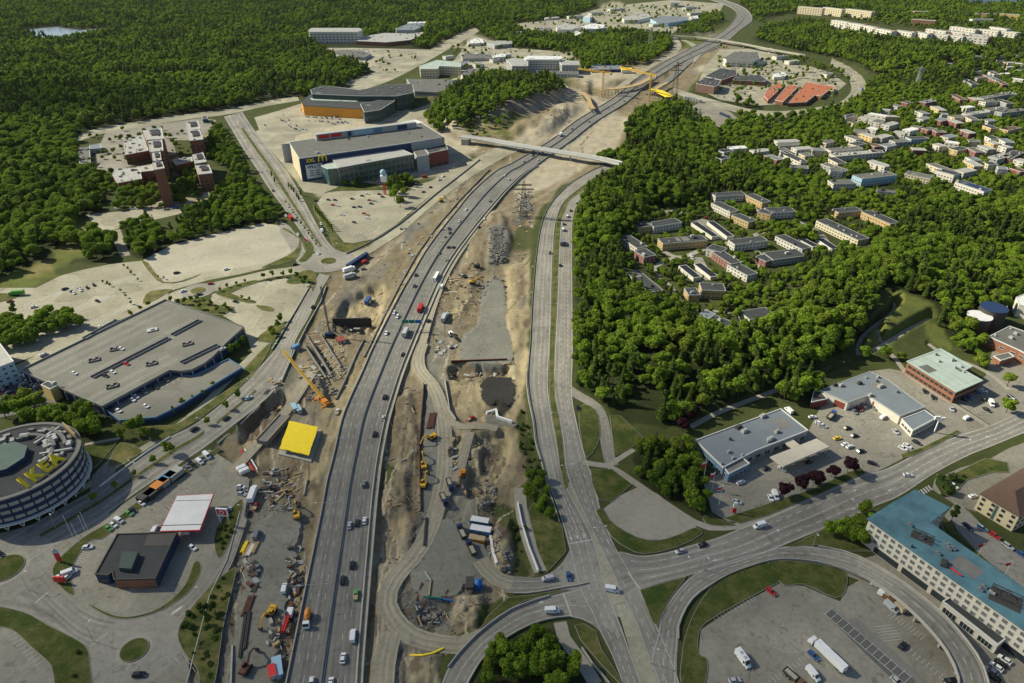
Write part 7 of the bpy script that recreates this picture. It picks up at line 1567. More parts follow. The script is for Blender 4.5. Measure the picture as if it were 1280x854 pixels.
wl0('retaining_wall',[(727,811),(740,830),(762,856)],1.2,.4,'roof_light','pale wall beside the path under the lower ramp')
wl0('retaining_wall',[(556,476),(560,500),(562,515),(570,526)],1.4,.5,'concrete','curved pale wall at the edge of the tan plateau')
wl0('barrier_row',[(232,860),(262,745),(284,700),(300,640)],.45,.35,'concrete','row of concrete blocks along the scrubby bank','barrier')
wl0('barrier_row',[(291,808),(290,830),(289,856)],1.0,.6,'roof_light','short row of pale blocks in the lower left works yard','barrier')
wl0('safety_barrier',[(433,318),(455,308),(478,295),(500,280),(518,266),(545,243),(580,216),(600,200)],1.2,.5,'concrete_dark','dark wall between the shop car park and the roadworks','barrier')
wl0('safety_barrier',[(455,447),(478,400),(498,360),(520,320),(545,285),(575,250),(612,212)],1.0,.8,'concrete_dark','dark barrier running parallel left of the motorway','barrier')
wl0('safety_barrier',[(420,500),(432,475),(447,440),(455,425)],1.0,.8,'concrete_dark','dark barrier stub left of the motorway by the orange crane','barrier')
wl0('safety_barrier',[(380,620),(384,600)],1,.5,'concrete','pale barrier stub beside the yellow slab','barrier')
wl0('parapet_wall',[(212,596),(218,592),(240,577)],.8,.4,'roof_light','pale parapet of the boulevard by the round building','parapet')
wl0('parapet_wall',[(125,609),(150,590),(185,565),(213,547)],.9,.35,'roof_white','white railing wall above the boulevard','parapet')
wl0('parapet_wall',[(272,556),(300,532),(325,508)],1.0,.4,'roof_light','white parapet of the boulevard above the excavation','parapet')
wl0('parapet_wall',[(352,478),(368,440),(384,408),(401,378),(408,358)],1.0,.4,'roof_light','right parapet of the curved viaduct','parapet')
wl0('parapet_wall',[(340,438),(354,415),(372,385),(388,357)],1.0,.4,'roof_light','left parapet of the curved viaduct','parapet')
wl0('tarp_wall',[(608,518),(620,514),(622,523),(640,529)],1.6,1.0,'cloth_white','zigzag white sheeting wall at the dark pit','sheeting')
wl0('tarp_wall',[(613,670),(616,690),(621,705)],.8,1.0,'cloth_white','white sheeting along the edge of the site huts','sheeting')
OB=[(578,172),(640,183),(700,192),(752,201),(800,214)];b=MB();hb=6.5
P=rs0(cm0([G(x,y,hb)for x,y in[(576,170.5),(610,175),(640,180.5),(680,187),(720,193.5),(752,199),(785,207)]],8),8)
rt=empty('overpass',(P[4].x,P[4].y,0),l0='white concrete overpass crossing the motorway behind the roadworks',cat='bridge');c_=Vector((P[4].x,P[4].y,0))
for a,e in zip(P,P[1:]):b.beam(a-c_-Vector((0,0,.5)),e-c_-Vector((0,0,.5)),11,1.1)
b.build('deck','roof_light',rt)
for s in(-1,1):
 b=MB()
 for a,e in zip(P,P[1:]):
  d=(e-a).normalized();nn=Vector((-d.y,d.x,0))*5.5*s;b.beam(a-c_+nn+Vector((0,0,.5)),e-c_+nn+Vector((0,0,.5)),.3,1)
 b.build('parapet','roof_white',rt)
for x,y in((645,181.5),(672,186),(713,192.5)):
 for s in(-3,0,3):
  p=G(x,y,hb)-c_;b=MB();b.tube((p.x,p.y+s,-2),(p.x,p.y+s,hb-1),.6,.6,10);b.build('pier','concrete',rt)
p=G(583,172,hb)-c_;b=MB();b.box(-5,-7,-1,4,7,5.9,0,-.0);b.build('abutment','concrete',rt,loc=(p.x,p.y,0),rz=-.2)
P=[G(x,y,7)for x,y in((836,44.5),(870,46.5),(900,50),(930,55),(962,61.5),(1005,69))];rt=empty('overpass',(P[2].x,P[2].y,0),l0='pale far overpass carrying the road over the motorway',cat='bridge');c_=Vector((P[2].x,P[2].y,0))
b=MB()
for a,e in zip(P,P[1:]):b.beam(a-c_-Vector((0,0,.6)),e-c_-Vector((0,0,.6)),13,1.2)
b.build('deck','pale_paving',rt);b=MB()
for a,e in zip(P,P[1:]):
 for s in(-1,1):b.beam(a-c_+Vector((0,6.4*s,.5)),e-c_+Vector((0,6.4*s,.5)),.4,1)
b.build('parapet','roof_light',rt)
for q in P[1:5]:b=MB();b.box(-1,-5,0,1,5,6);b.build('pier','concrete',rt,loc=(q.x-c_.x,q.y-c_.y,0))
for k,i in enumerate(range(66,LP.n-4,9)):
 p=LP.at(i,.5)
 if p.z<3:continue
 d=LP.at(i+1,.5)-p;b=MB();b.tube((-2,0,0),(-2,0,p.z-.9),.5,.5,10);b.tube((2,0,0),(2,0,p.z-.9),.5,.5,10);b.box(-3.4,-.6,p.z-1.5,3.4,.6,p.z-.8)
 b.build('bridge_pier','concrete',None,loc=(p.x,p.y,0),rz=math.atan2(d.y,d.x)+math.pi/2,l0='concrete pier under the loop bridge, %s from its start'%ordw(k),category='pier',group='piers of the loop bridge')
pY=[(361.5,526),(397.5,533.5),(386,569),(349.5,560.5)];hY=2.6;P=wxy(pY,hY);c=sum(P,Vector())/4;c.z=hz(c)
rt=empty('formwork_slab',c,l0='bright yellow formwork slab on scaffolding beside the motorway',cat='formwork');Q=[Vector((p.x-c.x,p.y-c.y,0))for p in P]
b=MB();rj=random.Random(2);out=[]
for i in range(4):
 for j in range(9):p=Q[i].lerp(Q[(i+1)%4],j/9);out.append(p*(1+rj.uniform(-.025,.025)))
b.prism(out,hY-c.z-.5,hY-c.z);b.build('yellow_deck','slab_yellow',rt)
b=MB();b.prism([q*.96 for q in Q],hY-c.z-.9,hY-c.z-.45)
for i in range(6):
 for j in range(6):
  a=Q[0].lerp(Q[1],(i+.5)/6).lerp(Q[3].lerp(Q[2],(i+.5)/6),(j+.5)/6);b.beam((a.x,a.y,-1),(a.x,a.y,hY-c.z-.5),.18)
b.build('scaffold','steel',rt)
b=MB();b.prism([q*1.12 for q in Q],-.8,.9-0);b.build('footing','concrete',rt)
for k in range(0):
 q=Q[0].lerp(Q[1],rj.uniform(.25,.8)).lerp(Q[3].lerp(Q[2],.5),rj.uniform(.1,.6));b=MB();l=rj.uniform(.5,2);b.box(-l,-.2,0,l,.2,.3);b.build('plank_pile',rj.choice(['timber','dark_steel','crane_orange']),rt,loc=(q.x,q.y,hY-c.z),rz=rj.uniform(0,3))
p0,p1=gp(328,556),gp(357,524);b=MB();b.beam(p0+Vector((0,0,1)),p1+Vector((0,0,1)),6,3.2)
b.build('formwork_wall','concrete_dark',None,l0='long grey concrete trough beside the yellow slab',category='formwork')
b=MB()
for s in(-3,3):
 d=(p1-p0).normalized();nn=Vector((-d.y,d.x,0))*s;b.beam(p0+nn+Vector((0,0,2.9)),p1+nn+Vector((0,0,2.9)),.5,.6)
b.build('timber_edge','timber',None,l0='pair of timber edge beams on the concrete trough',category='timber')
def ex0(px,py,dx,dy,l0,col='cat_yellow',reach=1.0,name='excavator',lift=1.0):
 p=gp(px,py,.05);a=angpx(px,py,dx,dy);r=empty(name,p,a,l0=l0,cat='excavator')
 for s in(-1,1):
  b=MB();b.hexa([(-2,s*1.25-.32,.2),(2,s*1.25-.32,.2),(2,s*1.25+.32,.2),(-2,s*1.25+.32,.2),(-2.2,s*1.25-.32,.95),(2.2,s*1.25-.32,.95),(2.2,s*1.25+.32,.95),(-2.2,s*1.25+.32,.95)]);b.box(-1.8,s*1.25-.3,0,1.8,s*1.25+.3,.2);b.build('track','rubber',r)
 b=MB();b.box(-2.6,-1.35,1.05,1.3,1.35,1.7);b.box(-2.7,-1.35,1.2,-1.1,1.35,2.3,0,.12);b.box(-1.2,-1.3,1.7,1.0,-.2,2.1,0,.1);b.build('upper_body',col,r)
 b=MB();b.box(-.4,.35,1.7,1.3,1.3,2.95,0,.1);c=b.build('cab','car_glass',r);b=MB();b.box(-.32,.42,2.93,1.22,1.24,3.05);b.build('cab_roof',col,c)
 b=MB();b.beam((1.1,0,1.8),(3.6*reach,0,4.6*lift),.55,.7);b.beam((3.6*reach,0,4.6*lift),(5.6*reach,0,4.4*lift),.5,.6);b.build('boom',col,r)
 b=MB();b.beam((5.6*reach,0,4.5*lift),(7.6*reach,0,1.6),.4,.5);b.build('stick',col,r)
 b=MB();b.hexa([(6.9*reach,-.7,.6),(8.1*reach,-.7,.5),(8.1*reach,.7,.5),(6.9*reach,.7,.6),(7.2*reach,-.7,1.6),(7.9*reach,-.7,1.7),(7.9*reach,.7,1.7),(7.2*reach,.7,1.6)]);b.build('bucket','dark_steel',r)
 return r
ex0(*T1(1,2,838,622),-2,-14,'yellow excavator with raised long arm beside the sheet-pile trench',reach=1.2)
ex0(*T1(1,2,838,715),4,-10,'yellow excavator parked at the lower end of the trench')
ex0(*T1(1,2,878,482),-8,5,'yellow excavator beside the stacked steel beams')
ex0(*T1(1,2,1030,668),-3,9,'orange-yellow excavator at the foot of the stepped block','crane_orange')
ex0(*g3(205,22),-1,-12,'yellow excavator near the timber pit left of the motorway')
ex0(*g3(78,508),-5,8,'yellow excavator left of the red drilling rig')
ex0(*s1(1080,560),12,-1,'yellow-brown excavator in the middle of the stony ground')
ex0(*g3(30,700)if 0 else(308,838),5,-8,'small rusty red excavator at the lower left corner of the works','rust')
ex0(*s1(1100,480),-8,3,'dark excavator near the rock heap','dark_steel')
ex0(*s1(920,150),8,-3,'yellow excavator on the narrow strip left of the motorway')
def rig(px,py,tip,l0,col):
 p=gp(px,py,.05);r=empty('drilling_rig',p,l0=l0,cat='drilling rig');d=G(*tip,1.5)-p;a=math.atan2(d.y,d.x);Ld=min(9,math.hypot(d.x,d.y));r.rotation_euler=(0,0,a)
 for s in(-1,1):b=MB();b.box(-2.2,s*1.2-.35,0,2.2,s*1.2+.35,.9,0,.1);b.build('track','rubber',r)
 b=MB();b.box(-2.4,-1.2,.9,1.4,1.2,2.4,0,.15);b.build('engine_house','sign_white',r);b=MB();b.box(.0,-1.25,1.2,1.4,-.3,2.9,0,.1);b.build('cab','car_glass',r)
 b=MB();b.lattice((1.2,0,2.0),(Ld,0,2.6),1.0,.25);b.beam((.8,0,2.0),(Ld,0,2.6),.7);b.build('mast',col,r)
rig(*g3(170,520),g3(135,600),'red drilling rig with its mast lowered beside the motorway','sign_red')
rig(*T1(1,1,975,820),T1(1,1,1065,925),'yellow piling rig with dark mast pointing to the sheet-pile wall','dark_steel')
base,tip=(403.5,503),(353,441)
p=gp(*base,.05);d=G(*tip,17)-G(*base,2);a=math.atan2(d.y,d.x);r=empty('mobile_crane',p,a,l0='orange mobile crane with its long boom laid out over the works',cat='crane')
b=MB();b.box(-5.5,-1.4,.6,5.5,1.4,1.4);b.build('carrier','crane_orange',r);b=MB();b.box(-4.6,-1.4,1.4,.5,1.4,3.0,0,.2);b.box(-5.6,-1.2,1.5,-4,1.2,2.4);b.build('upper_body','crane_orange',r)
b=MB();b.box(-.5,.5,1.6,1.6,1.5,3.2,0,.15);b.build('cab','car_glass',r)
b=MB();Lb=math.hypot(d.x,d.y);b.lattice((0,-.2,3),(Lb,-.2,17),1.2,.2);b.beam((0,-.2,3),(Lb*.3,-.2,3+14*.3),.8,.8);b.build('boom','crane_yellow',r)
for x in(-4.5,4.5):
 b=MB();b.box(x-.3,-3.4,.3,x+.3,3.4,.7);b.box(x-.6,-3.8,0,x+.6,-3.0,.3);b.box(x-.6,3.0,0,x+.6,3.8,.3);b.build('outrigger','crane_orange',r)
wheels(r,[(x,y)for x in(-3.5,-2,2,3.5)for y in(-1.2,1.2)],.65,.4)
p=gp(413,421,.05);d=G(400,357,30)-p
p2=G(401,358,34);r=empty('crawler_crane',p,l0='crawler crane with a thin dark boom rising beside the viaduct',cat='crane')
for s in(-1,1):b=MB();b.box(-3,s*1.8-.5,0,3,s*1.8+.5,1.1,0,.1);b.build('track','rubber',r)
b=MB();b.box(-3.2,-1.5,1.1,2,1.5,3.0,0,.15);b.build('upper_body','wall_navy',r);b=MB();b.lattice((0,0,2),p2-p,.8,.14);b.build('boom','wall_navy',r)
rt=empty('strutted_trench',gp(404,446),l0='long trench lined with steel beams and red struts below the viaduct',cat='trench');c_=rt.location.copy()
for a,e in(((383,420),(414,470)),((400,418),(426,460)),((380,432),(408,474))):
 b=MB();b.beam(gp(*a)-c_+Vector((0,0,.6)),gp(*e)-c_+Vector((0,0,.6)),.8,1.6);b.build('side_beam','concrete_dark',rt)
for i in range(9):
 t=i/8;a=(382+31*t,421+48*t);e=(400+26*t,418+42*t);b=MB();b.beam(gp(*a)-c_+Vector((0,0,1.3)),gp(*e)-c_+Vector((0,0,1.3)),.35);b.build('strut','wall_red' if i<4 else 'concrete',rt)
for i in range(4):
 t=(i+.4)/6;b=MB();s_=2.2;b.box(-s_,-s_*.7,-.3,s_,s_*.7,.7,0,.4);q=gp(395+22*t,426+34*t)-c_;b.build('concrete_block','roof_light',rt,loc=q,rz=i)
def sheetpile(a,e,h,l0,m='rust'):
 A,E=gp(*a),gp(*e);zt=max(A.z+h,E.z+h,.9);A.z=min(A.z,E.z,-1.5);d=E-A;n=int(d.length/.8);b=MB();dn=d.normalized();nn=Vector((-dn.y,dn.x,0))
 for i in range(n):
  o=nn*(.25 if i%2 else-.25);p=A.lerp(E,i/n)+o;q=A.lerp(E,(i+1)/n)+o;p2=A.lerp(E,(i+1)/n)-o
  for u,v in((p,q),(q,p2)):b.poly([(u.x,u.y,A.z-3.5),(v.x,v.y,A.z-3.5),(v.x,v.y,zt),(u.x,u.y,zt)])
 b.beam((A.x,A.y,zt),(E.x,E.y,zt),.5,.4)
 for i in range(int(n/4)):p=A.lerp(E,i*4/n);b.beam((p.x,p.y,zt-1),(p.x,p.y+1.6,zt-2.8),.25)
 return b.build('sheet_pile_wall',m,None,l0=l0,category='sheet-pile wall')
sheetpile((564,455.5),(634,458),1.6,'long rusty sheet-pile wall across the lower end of the grey pad')
sheetpile((530,480),(524,560),1.2,'upper rusty sheet piling along the tan ridge');sheetpile((524,560),(526,640),1.2,'lower rusty sheet piling along the tan ridge')
sheetpile((416,403),(465,408),1.5,'short dark sheet-pile wall below the tan hollow','dark_steel')
def tower(px,py,h,jt,cj,l0,col='crane_yellow'):
 p=gp(px,py);r=empty('tower_crane',p,l0=l0,cat='crane');b=MB();b.lattice((0,0,0),(0,0,h),2.2,.4);b.build('mast',col,r)
 J=G(*jt,h)-G(px,py,0);J.z=h;d=Vector((J.x,J.y,0));b=MB();b.lattice((0,0,h+.5),(d.x,d.y,h+.5),1.8,.35);b.build('jib',col,r)
 u=-d.normalized()*cj;b=MB();b.lattice((0,0,h+.5),(u.x,u.y,h+.5),1.8,.35);b.build('counter_jib',col,r);b=MB();b.box(u.x-1.5,u.y-1.5,h-2,u.x+1.5,u.y+1.5,h+.5);b.build('counterweight','concrete',r)
 b=MB();b.beam((0,0,h),(0,0,h+7),.8);b.beam((0,0,h+7),(d.x*.6,d.y*.6,h+1.4),.25);b.beam((0,0,h+7),(u.x,u.y,h+1.4),.25);b.build('tie_bars',col,r);b=MB();b.box(-1,-1,h-2.5,1,1,h-.2);b.build('cab','sign_white',r)
tower(752.5,121,36,(722,86),14,'yellow tower crane left of the bridge works, the shorter-masted one')
tower(811,127,38,(775,84),12,'yellow tower crane at the motorway edge by the yellow deck')
for nm,pts,w,lb in(('bridge_formwork',[(752,112),(775,110),(795,106),(808,100),(815,96)],9,'long curved yellow formwork of the bridge left of the motorway'),('bridge_formwork',[(812,112),(822,113),(832,118),(838,121)],14,'bright yellow formwork deck right of the motorway'),('bridge_formwork',[(818,112),(826,107),(834,103)],6,'narrow yellow formwork arm behind the bright deck'),('bridge_formwork',[(728,115),(735,122),(738,130),(742,136)],6,'curved pale yellow footing left of the first tower crane')):
 P=rs0(cm0([G(x,y,7)for x,y in pts],6),6);c=P[0].copy();c.z=0;rt=empty(nm,c,l0=lb,cat='formwork');b=MB()
 for a,e in zip(P,P[1:]):b.beam(a-c-Vector((0,0,.4)),e-c-Vector((0,0,.4)),w,.9)
 b.build('deck','slab_yellow' if w==14 else 'formwork_timber',rt);b=MB()
 for q in P[::1]:
  for s in(-w/2.6,w/2.6):b.beam((q.x-c.x,q.y-c.y+s,-3),(q.x-c.x,q.y-c.y+s,6.5),.5)
 b.build('scaffold','steel',rt)
p=G(783,86,6);rt=empty('site_tent',(p.x,p.y,0),l0='yellow-green topped shelter behind the bridge works',cat='shelter');b=MB();b.box(-9,-7,0,9,7,5);b.build('wall','wall_white',rt);b=MB();b.hexa([(-9.5,-7.5,5),(9.5,-7.5,5),(9.5,7.5,5),(-9.5,7.5,5),(-9.5,-.1,8),(9.5,-.1,8),(9.5,.1,8),(-9.5,.1,8)]);b.build('roof','sign_yellow',rt)
def pylon(px,py,ptop,w,l0,m='dark_steel'):
 p=gp(px,py);k=UNG(p.x,p.y,p.z);h=5
 while UNG(p.x,p.y,p.z+h)[1]>ptop and h<80:h+=1
 r=empty('power_pylon',p,l0=l0,cat='pylon');b=MB();levels=9
 def c_(t):ww=w*(1-.78*t)/2;return[Vector((sx*ww,sy*ww,h*t))for sx,sy in((-1,-1),(1,-1),(1,1),(-1,1))]
 for i in range(levels):
  A,B_=c_(i/levels),c_((i+1)/levels)
  for j in range(4):
   k2=(j+1)%4;b.beam(A[j],B_[j],.28);b.beam(A[j],B_[k2],.16);b.beam(A[k2],B_[j],.16);b.beam(B_[j],B_[k2],.16)
 b.build('tower',m,r)
 for t,l in((.78,9),(.9,7)):b=MB();b.lattice((-l,0,h*t),(l,0,h*t),1.0,.2);b.build('cross_arm',m,r)
 return p,h
pylon(654.5,272,227,7.5,'dark lattice power pylon in the middle of the roadworks')
pylon(842,125,78,10,'tall lattice pylon beside the bridge works');pylon(812,62,33,9,'lattice pylon standing over the far wood','galv')
pylon(1147,103,84,6,'thin pale pylon in the eastern wood','galv')
def cn0(px,py,dx,dy,l0,roof,wall,L=6,W=2.4,H=2.6,group=None,z=None):
 p=gp(px,py)if z is None else G(px,py,z);r=empty('site_hut',p,angpx(px,py,dx,dy),l0=l0,cat='container',group=group)
 b=MB();b.box(-L/2,-W/2,0,L/2,W/2,H-.1)
 for i in range(int(L/.6)):b.box(-L/2+i*.6,-W/2-.05,.1,-L/2+i*.6+.3,W/2+.05,H-.15)
 b.build('wall',wall,r);b=MB();b.box(-L/2-.05,-W/2-.08,H-.1,L/2+.05,W/2+.08,H+.05);b.build('roof',roof,r)
 b=MB();b.box(L/2,-.8,.2,L/2+.06,.8,2.2);b.build('door','galv',r)
cn0(*g3(1117,58),12,2,'white-roofed blue hut, upper of two by the tipper trucks','roof_white','wall_blue',8,3)
cn0(*g3(1122,105),12,2,'white-roofed blue hut, lower of two by the tipper trucks','roof_white','wall_blue',9,3.2,3)
cn0(*g3(1102,140),12,2,'open rusty orange skip below the white-roofed huts','timber','crane_orange',7,2.6,1.6)
for i in range(5):cn0(438+4.6*i,333.5-3*i,5,-3.2,'dark blue site hut in the row below the roundabout, %s from left'%ordw(i),'wall_navy','wall_navy',6,3,3,'blue site huts in a row')
for i,(x,y,rf_,lb)in enumerate(((184,622,'dark_steel','dark low container at the lower end of the container row'),(193,617.5,'dark_steel','dark container second in the container row'),(201,609.5,'crane_orange','orange-topped container in the row'),(210,601,'wall_blue','blue-topped container in the row'),(219,595.5,'roof_light','pale-topped container at the upper end of the row'))):
 cn0(x,y,9,-7,lb,rf_,'wall_grey' if i>1 else 'dark_steel',7.5,4.6,2.6 if i<2 else 3,None,.1)
cn0(348,838,1,9,'light blue container at the lower left beside the motorway','wall_light_blue','wall_blue',8,3.2,2.8)
cn0(341,842,2,9,'orange-red container beside the light blue one','sign_red','crane_orange',5,2.4,2)
cn0(368.5,512,4,7,'pale blue container by the yellow slab, left of a pair','wall_light_blue','wall_grey',6,2.4);cn0(373.5,514,4,7,'pale blue container by the yellow slab, right of a pair','wall_light_blue','wall_grey',6,2.4)
cn0(370,436,7,-4,'small blue container beside the viaduct','wall_blue','wall_blue',5,2.4)
cn0(424,428,6,8,'red container near the strutted trench, left of a pair','wall_red','wall_red',6,2.4);cn0(429,427,6,8,'red container near the strutted trench, right of a pair','wall_red','wall_red',6,2.4)
for i,(x,y)in enumerate(((875,580),(886,584),(897,588),(905,592))):cn0(*T1(2,0,x+10,y+5),8,1,'dark trailer box in the grey yard by the brick office, %s from left'%ordw(i),'dark_steel','wall_navy',12,2.6,2.8,'trailer boxes in the yard')
cn0(*T1(2,0,1090,610),12,-2,'long dark blue trailer box on the grey yard','wall_navy','wall_navy',18,3,3.2);cn0(*T1(2,0,1060,580),14,6,'long dark trailer box above the blue one','dark_steel','wall_navy',24,2.6,3)
for i in range(6):cn0(*T1(2,0,865+14*i,497+3*i),2,4,'pale green site hut right of the bridge works, %s from left'%ordw(i),'roof_mint','wall_white',7,5,5,'site huts right of the bridge works')
for i in range(6):cn0(*T1(2,0,405+22*i,335+.5*i),2,3,'navy site hut behind the tower crane, %s from left'%ordw(i),'wall_blue','wall_navy',9,7,5,'site huts behind the tower crane')
p=gp(*g3(1110,378));b=MB();b.tube((0,0,0),(0,0,3.4),1.7,1.7,16);b.tube((0,0,3.4),(0,0,4.3),1.7,.4,16);b.build('water_tank','sign_blue',None,loc=p,l0='round bright blue tank in the lower works',category='tank')
p=gp(*g3(1068,378));r=empty('hopper',p,l0='black hopper beside the bright blue tank',cat='hopper');b=MB();b.box(-1.3,-2.4,1.4,1.3,2.4,3.6,0,-.3);b.build('bin','dark_steel',r)
for x in(-1,1):
 for y in(-2,2):b=MB();b.beam((x,y,0),(x,y,1.5),.25);b.build('leg','galv',r)
def pile(px,py,dx,dy,n,L,l0,m='rust',gap=.5,w=.35,name='beam_stack',cat='steel beams',layers=2):
 b=MB();rj=random.Random(int(px*3+py))
 for k in range(layers):
  for i in range(n-k):
   y=(i-(n-k)/2)*gap;o=rj.uniform(-.6,.6);b.beam((-L/2+o,y,w/2+k*w),(L/2+o,y,w/2+k*w),w*.9,w*.9)
 return b.build(name,m,None,loc=gp(px,py,.05),rz=angpx(px,py,dx,dy),l0=l0,category=cat)
pile(*T1(1,2,873,392),3,-14,8,13,'stack of long rust-brown steel beams beside the haul road')
pile(*g3(843,100),1,-14,3,16,'thin dark pipes lying along the trench','dark_steel')
pile(309.5,757.5,3,-8,6,9,'short rust-brown beams in the left yard');pile(303,792,2,-14,3,20,'long dark rails in the left yard, outer pair','dark_steel');pile(308,788,2,-14,3,16,'shorter dark rails in the left yard','dark_steel')
for i,(x,y,m)in enumerate(((305,685,'sign_yellow'),(309,689,'formwork_timber'),(313,688,'roof_white'),(318,686,'formwork_timber'))):pile(x,y,4,-8,4,6,['yellow plank pack upper left in the left yard','tan plank pack second in the left yard','white plank pack third in the left yard','tan plank pack rightmost in the left yard'][i],m,.5,.4,'plank_stack','planks')
pile(*g3(105,715),3,-12,3,12,'dark poles beside the red drilling rig','dark_steel')
b=MB();b.beam((0,0,.4),(11,-2,.4),.6);b.build('pipe','sign_blue',None,loc=gp(*g3(905,435)),l0='blue pipe lying in the gravel pit',category='pipe');b=MB();b.beam((0,0,.4),(8,-1,.4),.5);b.build('pipe','sign_green',None,loc=gp(*g3(835,425)),l0='green pipe left of the blue pipe',category='pipe')
P=[gp(x,y,.3)for x,y in[g3(770,718),g3(830,718),g3(880,708),g3(935,682)]];b=MB()
for a,e in zip(P,P[1:]):b.beam(a,e,.6)
b.build('hose','sign_yellow',None,l0='long yellow hose curving over the tan ground',category='hose')
for a,e,m,lb in((g3(800,445),g3(828,355),'rust','rusty steel beam at the edge of the gravel pit'),(g3(843,300),g3(872,345),'roof_light','pale concrete beam in the gravel court'),(g3(872,345),g3(862,420),'timber','timber beam below the pale concrete beam'),(g3(940,430),g3(955,390),'rust','short rusty beam beside the blue pipe'),((301,563),(318,590),'sign_red','red lattice pole leaning over the bank, left one'),((306,562),(322,588),'roof_white','white pole leaning over the bank, right one')):
 A,E=gp(*a,.4),gp(*e,.4);b=MB();b.beam(A,E,.6,.5);b.build('beam',m,None,l0=lb,category='beam')
p=gp(346,606);r=empty('timber_pit',p,l0='timber framed foundation pit below the yellow slab',cat='foundation');rj=random.Random(6)
for i in range(26):
 b=MB();l=rj.uniform(1,4);b.box(-l,-.35,0,l,.35,rj.uniform(.3,1.1));q=gp(p_x:=346+rj.uniform(-17,17),606+rj.uniform(-16,16));b.build('board',rj.choice(['timber','formwork_timber','roof_light','rust','concrete_dark']),r,loc=q-p,rz=rj.choice([.5,2.1,1.2,0]))
def cl0(x0,y0,x1,y1,n,where,seed,names=None):
 rj=random.Random(seed);kinds=[('block','concrete','concrete block'),('block','roof_light','pale block'),('plank_stack','timber','timber pack'),('pipe_stack','dark_steel','dark pipe bundle'),('pallet','formwork_timber','pallet'),('bucket','wall_grey','grey bucket'),('mat_roll','wall_grey','grey roll'),('skip','dark_steel','dark skip'),('crate','rust','rusty crate')]
 cnt={}
 lst=sorted([(rj.uniform(x0,x1),rj.uniform(y0,y1))for _ in range(n)],key=lambda q:-q[1])
 for x,y in lst:
  nm,m,wd=rj.choice(kinds);b=MB()
  if nm in('block','pallet','crate','skip'):s=rj.uniform(.6,1.5);b.box(-s,-s*.5,0,s,s*.5,rj.uniform(.5,1.3),0,.08 if nm!='skip' else-.2)
  elif nm=='drum' or nm=='mat_roll':b.tube((-.9,0,.5),(.9,0,.5),.5,.5,10)
  else:
   for k in range(5):b.beam((-2+rj.uniform(-.4,.4),k*.4-1,.25),(2,k*.4-1,.25),.32)
  cnt[wd]=cnt.get(wd,0)+1
  b.build(nm,m,None,loc=gp(x,y,.02),rz=rj.uniform(0,3.1),l0='small %s %s, %s nearest of its sort'%(wd,where,ordw(cnt[wd]-1)),category=wd.split()[-1],group='loose building material '+where)
cl0(360,684,378,760,34,'by the left motorway barrier',1);cl0(306,700,322,735,14,'in the left works yard',2);cl0(335,768,352,812,12,'round the red rig',3)
cl0(332,470,352,520,14,'above the excavation wall',4);cl0(375,455,410,475,16,'at the trench foot',5);cl0(565,460,632,472,16,'under the sheet-pile wall',6);cl0(560,345,590,380,20,'near the stony hollow',7)
cl0(500,275,560,320,22,'left of the motorway in the works',8);cl0(562,545,575,590,12,'beside the haul road',9);cl0(645,245,665,285,16,'round the pylon foot',10);cl0(545,415,580,445,10,'by the piling rig',12);cl0(720,95,800,130,36,'round the tower cranes',13);cl0(780,130,870,145,18,'below the yellow deck',14)
cl0(478,760,560,800,1,'beside the loop track',15);cl0(330,585,372,640,22,'in the timber yard',16);cl0(425,395,452,418,10,'on the tan hollow rim',17)
b=MB();rj=random.Random(9)
for(x0,y0,x1,y1,n)in((612,285,632,330,260),(640,128,710,150,260),(646,240,664,275,120),(596,345,632,380,60),(524,758,556,776,45),(600,600,620,640,30),(505,128,560,168,90),(628,690,640,720,20),(384,470,420,500,60),(640,126,708,148,240),(505,128,580,170,160),(545,400,640,450,300),(480,640,620,800,700),(290,620,380,800,400),(500,480,640,640,500),(560,250,650,400,500),(400,300,560,480,500)):
 for _ in range(n):
  p=gp(rj.uniform(x0,x1),rj.uniform(y0,y1));s=rj.uniform(.3,1.3)if n<280 else rj.uniform(.12,.42);k=len(b.v)
  if site[int(UNG(p.x,p.y)[1]-RY),int(UNG(p.x,p.y)[0]-RX)]<.9 or zero[int(UNG(p.x,p.y)[1]-RY),int(UNG(p.x,p.y)[0]-RX)]>.4:continue
  for dx,dy,dz in((-1,-1,-.3),(1,-1,-.3),(1,1,-.3),(-1,1,-.3),(-.6,-.6,.8),(.6,-.5,.9),(.5,.6,.7),(-.6,.5,.9)):b.v.append((p.x+dx*s*rj.uniform(.6,1.2),p.y+dy*s*rj.uniform(.6,1.2),p.z+dz*s))
  for f in((4,5,6,7),(0,1,5,4),(1,2,6,5),(2,3,7,6),(3,0,4,7)):b.f.append(tuple(k+i for i in f));b.m.append(rj.choice([0,0,1]))
b.build('boulders',['rock','rubble'],None,l0='loose grey boulders and rubble strewn over the works and the rock cut',kind='stuff')
mt_=['timber','concrete','roof_light','rust','dark_steel','wall_grey','formwork_timber','concrete_dark'];b=MB();rj=random.Random(31)
